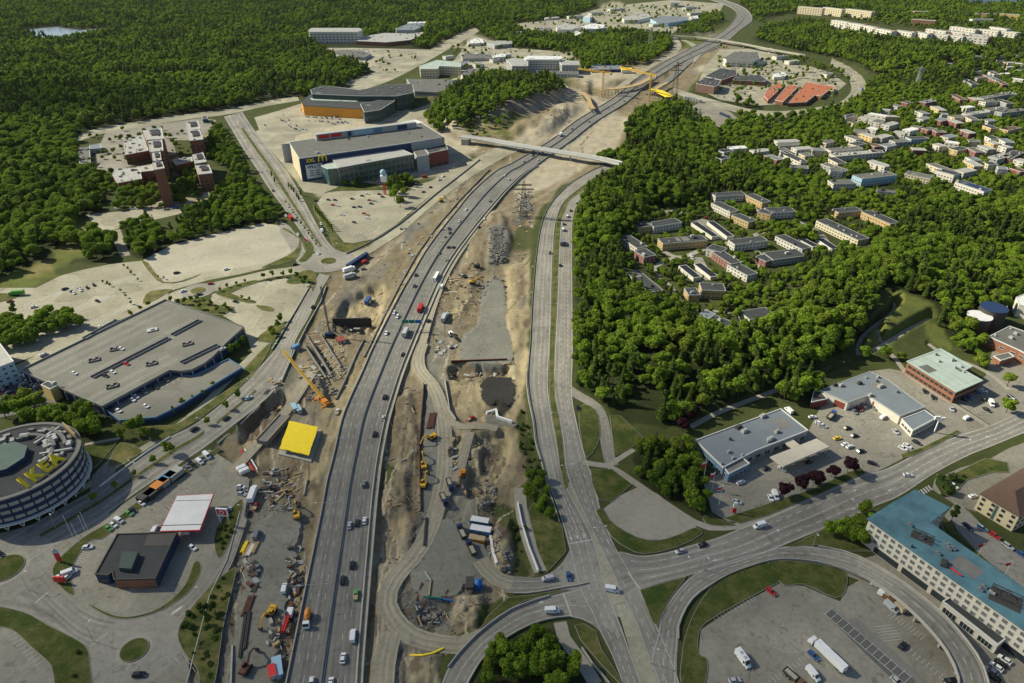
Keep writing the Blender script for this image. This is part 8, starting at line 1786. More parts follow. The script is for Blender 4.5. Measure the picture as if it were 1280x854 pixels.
for(x0,y0,x1,y1,n)in((300,690,322,850,90),(350,680,380,830,110),(328,585,374,640,90),(385,425,430,475,170),(330,470,352,525,60),(430,320,520,400,120),(500,270,600,210,120),(560,440,640,476,110),(580,545,620,620,70),(524,560,534,650,60),(545,340,600,400,130),(640,240,670,290,90),(700,90,830,130,380),(780,128,880,148,120),(590,150,720,200,160),(520,740,560,780,60),(596,650,625,700,50),(395,395,470,420,70),(640,300,662,330,20),(478,480,520,640,40)):
 for _ in range(n):
  x,y=rj.uniform(x0,x1),rj.uniform(min(y0,y1),max(y0,y1))
  if zero[int(y-RY),int(x-RX)]>.3:continue
  p=gp(x,y);l=rj.choice([.3,.5,.8,1.2,2.4]);w_=rj.uniform(.15,.5);a=rj.choice([.4,.5,2.0,2.1,rj.uniform(0,3)]);d=Vector((math.cos(a)*l,math.sin(a)*l,0));q=Vector((0,0,w_*.4));b.beam(p-d+q,p+d+q,w_,w_*1.1,rj.randrange(8))
b.build('debris',mt_,None,l0='loose planks, pipes and scrap strewn over the roadworks',kind='stuff')
p=G(515,408);A_,E=G(502,402,6.8),G(527.5,402,6.8);r=empty('sign_gantry',((A_.x+E.x)/2,(A_.y+E.y)/2,0),l0='green direction sign gantry over the right motorway carriageway',cat='sign gantry');c_=r.location.copy()
b=MB();b.beam(A_-c_,E-c_,.5,.6)
for q in(A_,E):b.beam((q.x-c_.x,q.y-c_.y,0),(q.x-c_.x,q.y-c_.y,6.8),.4)
b.build('frame','galv',r)
for t0,t1,m in((.03,.34,'sign_green'),(.36,.64,'sign_green'),(.66,.97,'sign_blue')):
 a,e=(A_.lerp(E,t0)-c_),(A_.lerp(E,t1)-c_);b=MB();b.beam(a+Vector((0,-.4,.2)),e+Vector((0,-.4,.2)),.15,2.4);b.build('sign_panel',m,r)
LM={}
def lamp(px,py,ang,l0,h=9,arm=2.0,group='street lamps',double=False,z=0):
 k=(h,arm,double)
 if k not in LM:
  b=MB();b.tube((0,0,0),(0,0,h),.11,.07,6)
  for s in((1,-1)if double else(1,)):b.beam((0,0,h),(arm*s,0,h+.25),.09)
  b2=MB()
  for s in((1,-1)if double else(1,)):b2.box(arm*s-.45,-.18,h+.18,arm*s+.45,.18,h+.36)
  LM[k]=(b.mesh('pole',['galv']),b2.mesh('lamp_head',['roof_white']))
 r=empty('street_lamp',G(px,py,z),ang,l0=l0,cat='street lamp',group=group);obj('pole',LM[k][0],r);obj('lamp_head',LM[k][1],r)
def lamprow(rd,f,step,l0,group,i0=0,i1=None,h=9,arm=2,double=False,flip=0,z=0):
 P=rs0(rd.line(f)[i0:i1],step)
 P=[p for p in P if-5<UNG(p.x,p.y)[0]<1285 and 60<UNG(p.x,p.y)[1]<854]
 P.sort(key=lambda p:p.y)
 for i,p in enumerate(P):
  q=rd.line(f);j=min(range(rd.n-1),key=lambda k:(q[k]-p).length);d=q[j+1]-q[j];a=math.atan2(d.y,d.x)+math.pi/2+flip
  x,y=UNG(p.x,p.y,0);lamp(x,y,a,'%s, %s from the near end'%(l0,ordw(i)),h,arm,group,double)
lamprow(MW,.49,42,'grey double lamp in the motorway median','lamps down the motorway median',h=11,arm=11.0,double=False,i1=100)
lamprow(EL,1.12,40,'grey lamp on the parkway median','parkway lamps',i0=30,double=True,arm=2.5,h=10)
lamprow(BV,.5,38,'grey lamp on the boulevard median','boulevard lamps',double=True,i0=10)
lamprow(NB,.5,35,'grey lamp on the upper boulevard median','upper boulevard lamps',double=True)
lamprow(X,1.02,38,'grey lamp along the lower edge of the cross road','cross road lamps',i0=18,flip=0)
lamprow(LP,.0,35,'grey lamp along the loop ramp','loop ramp lamps',i0=6,i1=60,flip=math.pi)
lamprow(NE,.0,35,'grey lamp along the street by the shop car park','north street lamps')
lamprow(RA,1.0,34,'grey lamp round the filling station street','filling station street lamps')
def fp0(base,h,l0,flag,side=-1,droop=True):
 p=G(*base);r=empty('flagpole',p,l0=l0,cat='flagpole');b=MB();b.tube((0,0,0),(0,0,h),.09,.05,6);b.tube((0,0,h),(0,0,h+.2),.12,.12,6);b.build('pole','sign_white',r)
 if flag:
  for k,(m,z0,z1)in enumerate(flag):
   b=MB();n=5
   for i in range(n):
    x0,x1=side*i*.38,side*(i+1)*.38;w0,w1=.15*math.sin(i*2),.15*math.sin(i*2+2);dz=-.15*i if droop else 0
    b.hexa([(x0,w0,h-z1+dz),(x1,w1,h-z1+dz-.15),(x1,w1+.04,h-z1+dz-.15),(x0,w0+.04,h-z1+dz),(x0,w0,h-z0+dz),(x1,w1,h-z0+dz-.15),(x1,w1+.04,h-z0+dz-.15),(x0,w0+.04,h-z0+dz)])
   b.build('flag',m,r)
rw=[('sign_white',.2,1.2),('sign_red',1.2,3.0)];rw2=[('sign_white',.2,.9),('sign_red',.9,2.4),('sign_white',2.4,2.8)]
fp0(T1(2,2,955,682),11,'flagpole with red and white flag, farthest of three by the porch',rw);fp0(T1(2,2,996,737),11,'flagpole with white-topped red flag, middle of three by the porch',rw,-1);fp0(T1(2,2,1029,820),13,'flagpole with red flag, nearest of three by the porch',rw2,-1)
fp0(q3(1040,232),9,'flagpole with red flag behind the hotel, left one',[('sign_red',.2,1.8)],-1);fp0(q3(1174,326),9,'flagpole with red flag behind the hotel, right one',[('sign_red',.2,1.8)],-1)
for i,(x,y)in enumerate(((362,122),(403,162),(435,120),(262,125)if 0 else(445,105))):fp0(l3(x,y),12,'bare white flagpole on the grass strip, %s from left'%ordw(i),None)
def totem(base,h,w,panels,l0,col='sign_white',rz=0,legs=True):
 p=G(*base);r=empty('pylon_sign',p,rz,l0=l0,cat='sign');b=MB()
 if legs:b.beam((-w*.4,0,0),(-w*.4,0,h),.25);b.beam((w*.4,0,0),(w*.4,0,h),.25)
 else:b.beam((0,0,0),(0,0,h),.5)
 b.build('posts',col,r)
 for m,z0,z1 in panels:b=MB();b.box(-w/2,-.35,z0,w/2,.35,z1);b.build('sign_panel',m,r)
 return r
tq=totem((334,645)if 0 else(282,655.5),9.5,5,[('sign_white',5.2,9.6)],'tall white and red round-logo sign right of the white canopy',rz=-.1)
b=MB();b.box(-2.1,-.44,6.1,2.1,-.34,9.1);b.build('red_field','sign_red',tq);b=MB();b.tube((0,-.5,7.6),(0,-.42,7.6),1.15,1.15,20);b.build('round_logo','sign_white',tq);b=MB();b.tube((0,-.56,7.6),(0,-.48,7.6),.7,.7,20);b.build('logo_core','sign_red',tq)
totem(T1(2,2,1105,853),6.5,1.6,[('sign_red',.6,3.6),('sign_white',3.6,6.6)],'red and white pylon sign beside the cross road',legs=False)
ms=totem(T1(3,2,828,450),10,3.6,[],'tall white mast with double white sign panels at the garage',legs=False)
b=MB();b.box(-2.6,-.4,8.6,.2,.4,10.6);b.box(.2,-.9,8.4,2.4,0,10.2);b.build('sign_panel','sign_white',ms)
to=totem(l3(300,250),8,1.8,[('sign_red',1.0,5.6),('wall_light_blue',5.6,7.4)],'slim red totem with pale blue head by the left roundabout','crane_orange',legs=False)
totem(l3(305,355),4,4.4,[('sign_red',1.0,3.8)],'low red sign board at the forecourt entrance')
def crown_mesh(name,kind,seed,n_leaf,leaf,H,R,m,core=True):
 r=np.random.RandomState(seed);V_=[];A_=[]
 if kind=='broad':
  nl=9;lob=[(0,0,H*.62,R*.72)]
  for i in range(nl):
   a=r.rand()*6.28;rad=R*(.35+.3*r.rand());lob.append((math.cos(a)*rad,math.sin(a)*rad,H*(.38+.42*r.rand()),R*(.34+.24*r.rand())))
 elif kind=='column':lob=[(r.uniform(-.1,.1)*R,r.uniform(-.1,.1)*R,H*(.2+.13*i),R*(.75-.08*abs(i-2)))for i in range(6)]
 elif kind=='pine':lob=[(r.uniform(-.35,.35)*R,r.uniform(-.35,.35)*R,H*(.5+.07*i),R*(.55-.05*i))for i in range(7)]
 else:lob=[(0,0,H*(.14+.1*i),R*(1.0-.108*i))for i in range(9)]
 vol=np.array([l[3]**2 for l in lob]);pick=r.choice(len(lob),n_leaf,p=vol/vol.sum())
 L_=np.array(lob)[pick];d=r.normal(size=(n_leaf,3));d/=np.linalg.norm(d,axis=1)[:,None]
 low=d[:,2]<-.35;d[low,2]*=-1
 rad=L_[:,3]*(.72+.34*r.rand(n_leaf));flat=.8 if kind=='broad' else(.45 if kind=='spruce' else.6)
 c=L_[:,:3]+d*rad[:,None]*np.array([1,1,flat])
 nrm=d+r.normal(size=d.shape)*.55;nrm/=np.linalg.norm(nrm,axis=1)[:,None]
 t=np.cross(nrm,r.normal(size=d.shape));t/=np.linalg.norm(t,axis=1)[:,None];b=np.cross(nrm,t)
 s=leaf*(.6+.8*r.rand(n_leaf))[:,None]
 V_=np.stack([c-t*s-b*s*.6,c+t*s-b*s*.7,c+t*s*.8+b*s*.7,c-t*s*.9+b*s*.6],1).reshape(-1,3)
 F_=np.arange(n_leaf*4).reshape(-1,4);lv=np.repeat(r.rand(n_leaf),4)
 me=bpy.data.meshes.new(name)
 verts=V_.tolist();faces=F_.tolist();lv=lv.tolist()
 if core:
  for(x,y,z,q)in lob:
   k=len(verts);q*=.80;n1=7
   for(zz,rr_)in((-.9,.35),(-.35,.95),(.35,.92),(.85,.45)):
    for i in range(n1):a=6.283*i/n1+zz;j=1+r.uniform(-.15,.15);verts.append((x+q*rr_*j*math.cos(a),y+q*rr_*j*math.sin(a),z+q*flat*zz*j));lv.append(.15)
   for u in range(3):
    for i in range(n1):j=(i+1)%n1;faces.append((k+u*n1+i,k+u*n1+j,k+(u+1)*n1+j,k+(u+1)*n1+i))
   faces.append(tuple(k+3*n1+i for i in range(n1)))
 me.from_pydata(verts,[],faces);at=me.attributes.new('leaf','FLOAT','POINT');at.data.foreach_set('value',lv);me.materials.append(MATS[m]);me.update()
 return me
def trunk_mesh(name,H,r0,kind,seed):
 b=MB();rj=random.Random(seed);p=Vector((0,0,-.6));top=H*(.62 if kind=='broad' else.9);n=4
 pts=[Vector((rj.uniform(-.15,.15)*i,rj.uniform(-.15,.15)*i,-.6+(top+.6)*i/n))for i in range(n+1)]
 for i in range(n):b.tube(pts[i],pts[i+1],r0*(1-.2*i),r0*(1-.2*(i+1)),7)
 for i in range(5 if kind=='broad' else 0):
  a=i*1.3;q=pts[2+i%2];b.tube(q,q+Vector((math.cos(a)*H*.2,math.sin(a)*H*.2,H*.2)),r0*.4,r0*.12,5)
 return b.mesh(name,['bark'])
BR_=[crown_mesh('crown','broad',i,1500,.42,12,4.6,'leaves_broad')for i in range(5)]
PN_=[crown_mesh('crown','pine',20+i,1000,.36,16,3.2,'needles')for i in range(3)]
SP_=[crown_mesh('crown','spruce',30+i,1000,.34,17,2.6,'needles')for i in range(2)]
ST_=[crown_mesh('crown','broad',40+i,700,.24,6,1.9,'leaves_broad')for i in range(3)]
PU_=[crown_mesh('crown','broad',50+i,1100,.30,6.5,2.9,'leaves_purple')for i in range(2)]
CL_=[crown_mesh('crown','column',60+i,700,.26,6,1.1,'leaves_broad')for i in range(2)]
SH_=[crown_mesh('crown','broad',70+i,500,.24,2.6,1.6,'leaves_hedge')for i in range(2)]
TB_=trunk_mesh('trunk',12,.30,'broad',1);TP_=trunk_mesh('trunk',16,.26,'pine',2);TS_=trunk_mesh('trunk',6,.13,'broad',3)
def tree(p,crown,trunk,s,l0,cat,name,group,rz=None,sz=1):
 r=empty(name,p,rz if rz is not None else random.uniform(0,6.28),l0=l0,cat=cat,group=group);r.scale=(s,s,s*sz)
 if trunk:obj('trunk',trunk,r)
 obj('crown',crown,r);return r
def merged(crown,trunk):
 b=bpy.data.meshes.new('wood_tree');v=[tuple(x.co)for x in crown.vertices];f=[tuple(p.vertices)for p in crown.polygons];k=len(v)
 v2=v+[tuple(x.co)for x in trunk.vertices];f2=f+[tuple(k+i for i in p.vertices)for p in trunk.polygons];b.from_pydata(v2,[],f2)
 lv=[0.0]*len(crown.vertices);crown.attributes['leaf'].data.foreach_get('value',lv);at=b.attributes.new('leaf','FLOAT','POINT');at.data.foreach_set('value',lv+[0]*len(trunk.vertices))
 b.materials.append(crown.materials[0]);b.materials.append(MATS['bark']);b.polygons.foreach_set('material_index',[0]*len(f)+[1]*(len(f2)-len(f)));b.update();return b
def lite(kind,seed,n,leaf,H,R,m,trunk):return merged(crown_mesh('c',kind,seed,n,leaf,H,R,m),trunk)
src=bpy.data.collections.new('wood_tree_kinds')
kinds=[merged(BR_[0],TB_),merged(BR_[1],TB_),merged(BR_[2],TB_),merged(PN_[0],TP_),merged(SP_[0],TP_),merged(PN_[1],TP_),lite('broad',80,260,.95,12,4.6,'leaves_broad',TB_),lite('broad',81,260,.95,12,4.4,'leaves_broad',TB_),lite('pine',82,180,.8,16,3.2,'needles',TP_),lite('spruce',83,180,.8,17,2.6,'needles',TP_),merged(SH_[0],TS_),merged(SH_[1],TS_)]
for i,me in enumerate(kinds):
 o=bpy.data.objects.new('kind_%02d'%i,me);src.objects.link(o)
BMASK=np.clip(rast(BPOLY,0),0,1)
def shiftp(P,k):return[(x,y+k*.0034*(y+90))for x,y in P]
FRONT=[T(1,0,(262,165),(530,160),(560,200),(780,200),(800,215),(640,240),(430,250),(300,215)),T(1,0,(695,150),(790,150),(850,130),(850,145),(790,160)),T(2,1,(600,495),(720,595),(730,640),(690,650),(590,560)),T(3,1,(0,400),(170,400),(180,440),(0,480)),T(1,0,(600,430),(880,270),(900,300),(760,390)),T(2,0,(0,300),(340,300),(340,385),(0,385)),T(2,0,(120,130),(470,120),(470,180),(120,165)),T(2,0,(540,90),(930,90),(930,125),(540,125))]
KEEP=np.clip(zero+rast([shiftp(P,5)for P in BPOLY],0)+rast([shiftp(P,2.5)for P in BPOLY],0)+rast(FRONT,0),0,1)
KEEPB=np.clip(blurf(KEEP,2)*1.6,0,1)
def free(px,py):
 x,y=int(px-RX),int(py-RY)
 return 0<=x<RW and 0<=y<RH and KEEPB[y,x]<.5
TREES=[]
def scatter(wood,poly,sp,mix,smin=.75,smax=1.25,prob=1.0,extra_clear=None,seed=0,nofree=False):
 rj=np.random.RandomState(seed+100);W_=[G(p[0],max(p[1],-58))for p in poly];m=rast([poly],0)
 x0,x1=min(p.x for p in W_),max(p.x for p in W_);y0,y1=min(p.y for p in W_),max(p.y for p in W_)
 y1=min(y1,3600)
 y=y0
 while y<y1:
  s_=sp*(1 if y<900 else 1.25 if y<1700 else 1.6);x=x0
  while x<x1:
   qx,qy=x+rj.uniform(-.45,.45)*s_,y+rj.uniform(-.45,.45)*s_;x+=s_
   px,py=UNG(qx,qy)
   if not(-90<px<1370 and-50<py<890):continue
   if m[int(py-RY),int(px-RX)]<.5 or not(free(px,py)or nofree and BMASK[int(py+1-RY),int(px-RX)]<.5)or rj.rand()>prob:continue
   if wood!='suburb' and extra_clear and any(inpoly((px,py),c)for c in extra_clear):continue
   n=noise.noise(Vector((qx*.012,qy*.012,3)))*.9+noise.noise(Vector((qx*.05,qy*.05,8)))*.5
   fam='b' if rj.rand()<mix+n*1.1+(.4 if wood=='big' and py>165 else 0)else 'c'
   TREES.append((qx,qy,fam,rj.uniform(smin,smax)*(1.1 if s_>sp else 1),wood))
  y+=s_*.92
for i,(k,sp,mix,s0,s1,pr)in enumerate((('big',7.6,.72,.6,1.3,1),('strip',6.5,.95,.7,1.0,1),('bank',6.5,.95,.6,.95,.9),('knoll',7,.75,.8,1.1,1),('far',8,.8,.8,1.2,1),('east',5.8,.72,.5,1.12,1),('copse',5.5,.9,.55,.9,1),('lower',5.0,.95,.45,.8,1),('leftgrove',6.5,2,.7,1.0,.95),('roundgrove',6.5,.95,.7,1.05,1),('suburb',6.2,.9,.38,.85,.92),('longback',8,.7,.8,1.2,1),('topright',9.5,.8,.9,1.3,.95),('brickgrove',8,.9,.6,1,.9))):
 scatter(k,WOODS[k],sp,mix,s0,s1,pr,seed=i,nofree=k=='leftgrove',extra_clear=[T(2,2,(630,130),(700,100),(730,140),(690,180),(650,170)),T(2,2,(480,380),(700,230),(730,400),(600,430)),T(2,1,(680,660),(760,680),(750,730),(680,720)),[(1060,325),(1062,345),(1050,340)],T(3,1,(40,550),(150,590),(140,620),(40,590))]+([T(0,1,(250,380),(430,370),(420,430),(280,500),(150,560),(0,590),(0,540),(150,470))]if k=='big' else[]))
scatter('estate',[(775,262),(800,262),(900,240),(985,265),(1010,300),(1060,325),(1085,318),(1060,340),(1010,350),(990,400),(975,412),(930,428),(870,420),(812,385),(797,372),(770,322),(778,300)],4.8,.97,.22,.68,.85,seed=40)
for k,(poly,sp,s0,s1,pr)in enumerate((([(590,30),(640,28),(700,40),(640,50),(600,42)],9,.6,1,.8),([(905,28),(880,30),(845,25),(870,10),(900,8)],9,.8,1.2,.8),([(1010,140),(1060,125),(1075,115),(1062,140),(1020,160),(1000,165)],8,.5,.9,.8),([(870,118),(900,128),(940,140),(960,170),(900,165),(870,145)],7,.6,1.0,.8),([(1180,415),(1240,400),(1225,430),(1250,455),(1230,470),(1195,445)],7,.5,.9,.8),([(1085,452),(1115,440),(1130,452),(1110,458)],6,.5,.8,.7),([(968,500),(985,470),(1010,470),(1022,488),(1005,505),(985,512)],5.5,.8,1.1,1),([(1025,662),(1060,640),(1095,640),(1098,660),(1078,685),(1040,682)],5.5,.55,.9,.95),([(660,585),(676,590),(690,620),(688,660),(672,640),(655,610)],5,.35,.7,.75),([(240,745),(262,735),(280,740),(275,790),(262,850),(245,850),(228,800)],4.5,.2,.42,.6),([(560,115),(640,90),(720,88),(840,70),(830,60),(700,80),(600,95)],9,.4,.8,.4),([(840,50),(930,66),(1000,72),(1060,92),(1092,105),(1080,140),(1010,160),(940,142),(1000,145),(1062,128),(1066,110),(1040,90),(960,68)],8,.4,.8,.5),([(560,60),(740,62),(740,92),(560,95)],8,.4,.9,.3),([(938,18),(960,30),(945,48),(990,62),(1040,68),(1080,88),(1100,102),(1092,88),(1060,70),(960,38)],8,.5,.9,.8),([(900,142),(960,148),(1000,148),(1045,142),(1078,124),(1080,160),(1000,205),(950,195),(905,180)],7.5,.5,.95,.8),([(1000,14),(1280,20),(1280,48),(1200,42),(1120,34),(1040,22)],9,.5,1.1,.7),([(838,20),(905,22),(888,44),(842,46)],8,.6,1.0,.8),([(720,60),(770,84),(745,94),(700,80)],8,.6,1,.5),([(560,158),(640,150),(610,170),(575,170)],7,.4,.8,.4),([(900,88),(920,84),(960,92),(1000,112),(985,122),(940,108)],7,.4,.75,.35),([(1150,60),(1280,30),(1280,48),(1200,50)],9,.6,1,.7),([(940,110),(1000,75),(1040,85),(1040,105),(1010,100),(960,125)],9,.3,.7,.4),([(1215,600),(1180,610),(1170,600),(1200,588),(1240,580),(1262,585),(1240,600)],5,.25,.5,.6),([(400,205),(440,200),(520,200),(520,215),(480,222),(430,238),(415,225)],5.5,.45,.7,.7),([(482,230),(508,225),(522,235),(520,255),(500,260),(484,250)],5,.65,.95,1),([(860,690),(850,760),(870,740),(1000,715)],9,.2,.3,.05))):
 scatter('verges',poly,sp,.97,s0,s1,pr,seed=60+k)
for k,(poly,sp,s0,s1,pr)in enumerate((([(262,738),(288,715),(290,730),(282,760),(275,800),(266,856),(252,856),(247,830),(228,800),(226,782)],3.4,.2,.42,.75),([(270,665),(290,640),(298,630),(290,670),(276,690)],3.2,.18,.36,.6),([(640,660),(655,640),(665,690),(672,712),(650,715)],4,.2,.4,.4),([(1170,606),(1240,588),(1255,580),(1200,600),(1175,625)],3.2,.18,.34,.6),([(645,515),(656,510),(668,560),(680,590),(655,600),(650,560)],3.4,.18,.36,.55),([(985,686),(1010,674),(1030,664),(1025,682)],4,.2,.34,.5),([(96,165),(270,158),(262,185),(250,262),(100,262)],7,.35,.75,.13),([(100,215),(135,222),(190,230),(195,255),(230,256),(255,236),(258,210),(225,215),(222,240),(195,240),(190,262),(110,264)],6,.5,.95,.5),([(640,8),(880,8),(850,40),(640,44)],9,.4,.9,.14),([(895,70),(1045,84),(1045,125),(890,122)],8,.35,.75,.20),([(330,135),(555,125),(500,150),(330,165)],7,.2,.45,.07),([(440,60),(535,66),(480,100),(430,70)],8,.3,.6,.06),([(585,52),(735,66),(700,92),(570,96)],8,.35,.8,.12),([(0,770),(30,775),(100,806),(110,856),(80,856),(62,825),(20,790)],6,.15,.3,.35))):
 scatter('verges',poly,sp,1.3,s0,s1,pr,seed=160+k,nofree=True)
print('trees',len(TREES))
WN=dict(big='in the big forest on the left',strip='in the clump between the two pale car parks',bank='on the green bank below the brick offices',knoll='on the wooded knoll',far='in the far wood',east='in the dense wood right of the parkway',copse='in the copse beside the blue porch shop',lower='in the wood inside the lower slip road',leftgrove='in the grove at the left edge',roundgrove='in the grove behind the round building',suburb='among the eastern gardens',longback='below the long white slab',topright='on the far right ridge',brickgrove='beside the brick office',estate='between the flat-roofed terraces',verges='on a planted verge')
def vis(t):
 px,py=UNG(t[0],t[1],6)
 if not(-5<px<1285 and 0<py<860):return-1
 d=math.sqrt(t[0]**2+t[1]**2+CH**2);return(t[3]*(12 if t[2]=='b' else 13))/d
ordr=sorted(range(len(TREES)),key=lambda i:-vis(TREES[i]));nb=nc=0;solo=set()
for i in ordr:
 t=TREES[i]
 if vis(t)<0:break
 if t[2]=='b' and nb<235:nb+=1;solo.add(i)
 elif t[2]=='c' and nc<90:nc+=1;solo.add(i)
 if nb>=235 and nc>=90:break
rj=random.Random(3)
for i in solo:
 x,y,fam,s,wood=TREES[i];z=hz((x,y));
 if fam=='b':
  if s<.45:tree((x,y,z),rj.choice(SH_),TS_,s*2.2,'low rounded green shrub '+WN[wood],'shrub','shrub','shrubs '+WN[wood])
  else:tree((x,y,z),rj.choice(BR_),TB_,s,'broad green leafy tree '+WN[wood],'tree','broadleaf_tree','broadleaf trees '+WN[wood])
 else:tree((x,y,z),rj.choice(PN_+SP_),TP_,s,'dark green conifer '+WN[wood],'tree','conifer_tree','conifers '+WN[wood])
def wood_object(name,l0,pts):
 me=bpy.data.meshes.new(name);me.from_pydata([p[0]for p in pts],[],[])
 for nm,ty,k in(('siz','FLOAT',1),('rot','FLOAT',2),('kin','INT',3)):a=me.attributes.new(nm,ty,'POINT');a.data.foreach_set('value',[p[k]for p in pts])
 o=bpy.data.objects.new(name,me);link(o);tag(o,l0,kind='stuff')
 ng=bpy.data.node_groups.new('wood','GeometryNodeTree');ng.interface.new_socket('Geometry',in_out='INPUT',socket_type='NodeSocketGeometry');ng.interface.new_socket('Geometry',in_out='OUTPUT',socket_type='NodeSocketGeometry')
 N=ng.nodes;L=ng.links;gi=N.new('NodeGroupInput');go=N.new('NodeGroupOutput');ip=N.new('GeometryNodeInstanceOnPoints');ci=N.new('GeometryNodeCollectionInfo')
 ci.inputs['Collection'].default_value=src;ci.inputs['Separate Children'].default_value=True;ci.inputs['Reset Children'].default_value=True
 def na(nm,ty):q=N.new('GeometryNodeInputNamedAttribute');q.data_type=ty;q.inputs['Name'].default_value=nm;return[s for s in q.outputs if s.enabled][0]
 cx_=N.new('ShaderNodeCombineXYZ');L.new(na('rot','FLOAT'),cx_.inputs['Z'])
 L.new(gi.outputs[0],ip.inputs['Points']);L.new(ci.outputs[0],ip.inputs['Instance']);ip.inputs['Pick Instance'].default_value=True
 L.new(na('kin','INT'),ip.inputs['Instance Index']);L.new(cx_.outputs[0],ip.inputs['Rotation']);L.new(na('siz','FLOAT'),ip.inputs['Scale']);L.new(ip.outputs[0],go.inputs[0])
 md=o.modifiers.new('wood','NODES');md.node_group=ng;return o
by={}
for i,t in enumerate(TREES):
 if i in solo:continue
 x,y,fam,s,wood=t;d=y
 if fam=='b':
  if s<.42:k=rj.choice([10,11]);s*=2.2
  else:k=rj.choice([0,1,2,0,1,2])if d<900 else rj.choice([6,7])
 else:k=rj.choice([3,4,5])if d<900 else rj.choice([8,8,9])
 by.setdefault(wood,[]).append(((x,y,hz((x,y))-.1),s,rj.uniform(0,6.28),k))
for w,pts in by.items():wood_object('forest' if len(pts)>500 else 'grove','mass of trees '+WN[w],pts)
def pt0(lst,crowns,trunk,s,l0,name,group,cat='tree',sz=1,base=6.0):
 lst=sorted(lst,key=lambda q:-q[1])
 for i,q in enumerate(lst):
  x,y=q[0],q[1];k=q[2]if len(q)>2 else 1;tree(G(x,y,0)+Vector((0,0,.15)),rj.choice(crowns),trunk,s*k*rj.uniform(.9,1.1),'%s, %s nearest'%(l0,ordw(i)),cat,name,group,sz=sz)
pt0([T1(0,2,850,558)+(1.5,),T1(0,2,768,605),T1(0,2,676,668)+(.8,),T1(0,2,577,732)+(.8,),T1(0,2,478,795)+(.9,),T1(0,2,1037,412)+(1.0,),T1(0,2,1131,335)+(1.15,),T1(0,2,1192,278)+(1.1,)],ST_,TS_,.95,'small round tree on the boulevard median','street_tree','boulevard median trees')
pt0([T1(0,2,1065,228),T1(0,2,1020,268),T1(0,2,966,295),T1(0,2,915,318),T1(0,2,868,358)],CL_+ST_,TS_,.85,'small tree at the foot of the blue-edged terrace','street_tree','trees below the car terrace')
pt0([T1(0,2,1185,45)+(1.2,),T1(0,2,1150,60)+(1.1,),T1(0,2,1218,15),T1(0,2,660,455)+(1.5,),T1(0,2,700,440)+(1.4,),T1(0,2,735,475)+(1.2,),T1(0,2,615,478)+(1.1,)],ST_,TS_,1.1,'rounded tree by the car deck corner','street_tree','trees by the car deck corner')
pt0([(979,622),(1001,613.5),(1016,607),(1019,606),(1039,596),(1059,591)],PU_,TS_,1.22,'dark purple-leaved tree in the row along the cross road','purple_tree','purple-leaved trees')
pt0([T1(1,1,300+10*i,205+11.5*i)for i in range(9)],CL_,TS_,1.0,'slim dark green tree in the row beside the shop car park','columnar_tree','slim trees by the shop car park',sz=1.1)
pt0([T1(1,1,150+19*i,165+26*i)for i in range(9)],ST_,TS_,.6,'small bush-like tree on the upper boulevard median','street_tree','upper boulevard trees')
pt0([T1(1,1,165,85),T1(1,1,178,98),T1(1,1,190,112),T1(1,1,205,135),T1(1,1,215,150),T1(1,1,225,125),T1(1,1,95,60),T1(1,1,80,30)],CL_,TS_,1.0,'slim tree between the upper boulevard and the shopping hall','columnar_tree','slim trees by the shopping hall',sz=1.1)
pt0([T1(1,1,135,530),T1(1,1,175,520),T1(1,1,82,528),T1(1,1,40,540),T1(1,1,205,530),T1(1,1,245,555)+(1.3,),T1(1,1,240,575),T1(1,1,125,752)+(1.1,),T1(1,1,112,785)+(1.1,),T1(1,1,75,810)+(1.2,),T1(1,1,88,828)],ST_,TS_,.95,'small dark tree on the islands left of the viaduct','street_tree','island trees left of the viaduct')
pt0([T1(0,1,925,665)+(1.2,),T1(0,1,955,650),T1(0,1,985,645),T1(0,1,1000,690)+(1.1,),T1(0,1,1020,665),T1(0,1,1055,670),T1(0,1,1085,705),T1(0,1,1125,690)+(1.1,),T1(0,1,1140,700),T1(0,1,855,655),T1(0,1,890,665),T1(0,1,655,725),T1(0,1,705,700),T1(0,1,745,680)],ST_,TS_,.85,'small tree in the bed between car deck and street','street_tree','trees in the bed above the car deck')
pt0([T1(0,1,1135,582),T1(0,1,1180,570),T1(0,1,1223,558),T1(0,1,1100,600),T1(0,1,1210,640),T1(0,1,1245,648)],ST_,TS_,.6,'tiny tree on the island of the middle car park','street_tree','island trees of the middle car park')
pt0([T1(0,1,620,480),T1(0,1,640,492),T1(0,1,655,515),T1(0,1,690,548),T1(0,1,515,560),T1(0,1,538,565),T1(0,1,550,575),T1(0,1,605,605),T1(0,1,630,632),T1(0,1,655,665),T1(0,1,790,535),T1(0,1,820,540)],ST_,TS_,.5,'tiny young tree on the islands of the pale car park','young_tree','young trees on the pale car park')
pt0([T1(0,1,95,750)+(1.25,)],PN_,TP_,.8,'lone spreading pine at the edge of the left grove','pine_tree',None)
pt0([(1187,655,1.1)],PN_,TP_,.7,'single dark conifer between hotel and cream office','conifer_tree',None);pt0([(1166,739,.9)],PN_,TP_,.55,'slim conifer against the hotel facade','conifer_tree',None)
pt0([(663,623,1.3),(672,612,1.0),(679,632,.9)],BR_,TB_,.6,'dark leafy tree between the roadworks and the parkway','broadleaf_tree','trees between works and parkway')
pt0([(859,528,1.0),(852,538,.9),(865,520,.9)],PU_,TS_,1.4,'dark purple-brown tree at the corner of the copse','purple_tree','purple trees at the copse')
pt0([T1(3,2,1190,220)+(1.0,),T1(3,2,1185,350)+(1.0,),T1(3,2,1075,130)+(.8,),T1(3,2,475,80)+(1.0,)],BR_,TB_,.8,'round green tree on the car park of the mint-roofed office','broadleaf_tree','car park trees by the mint-roofed office')
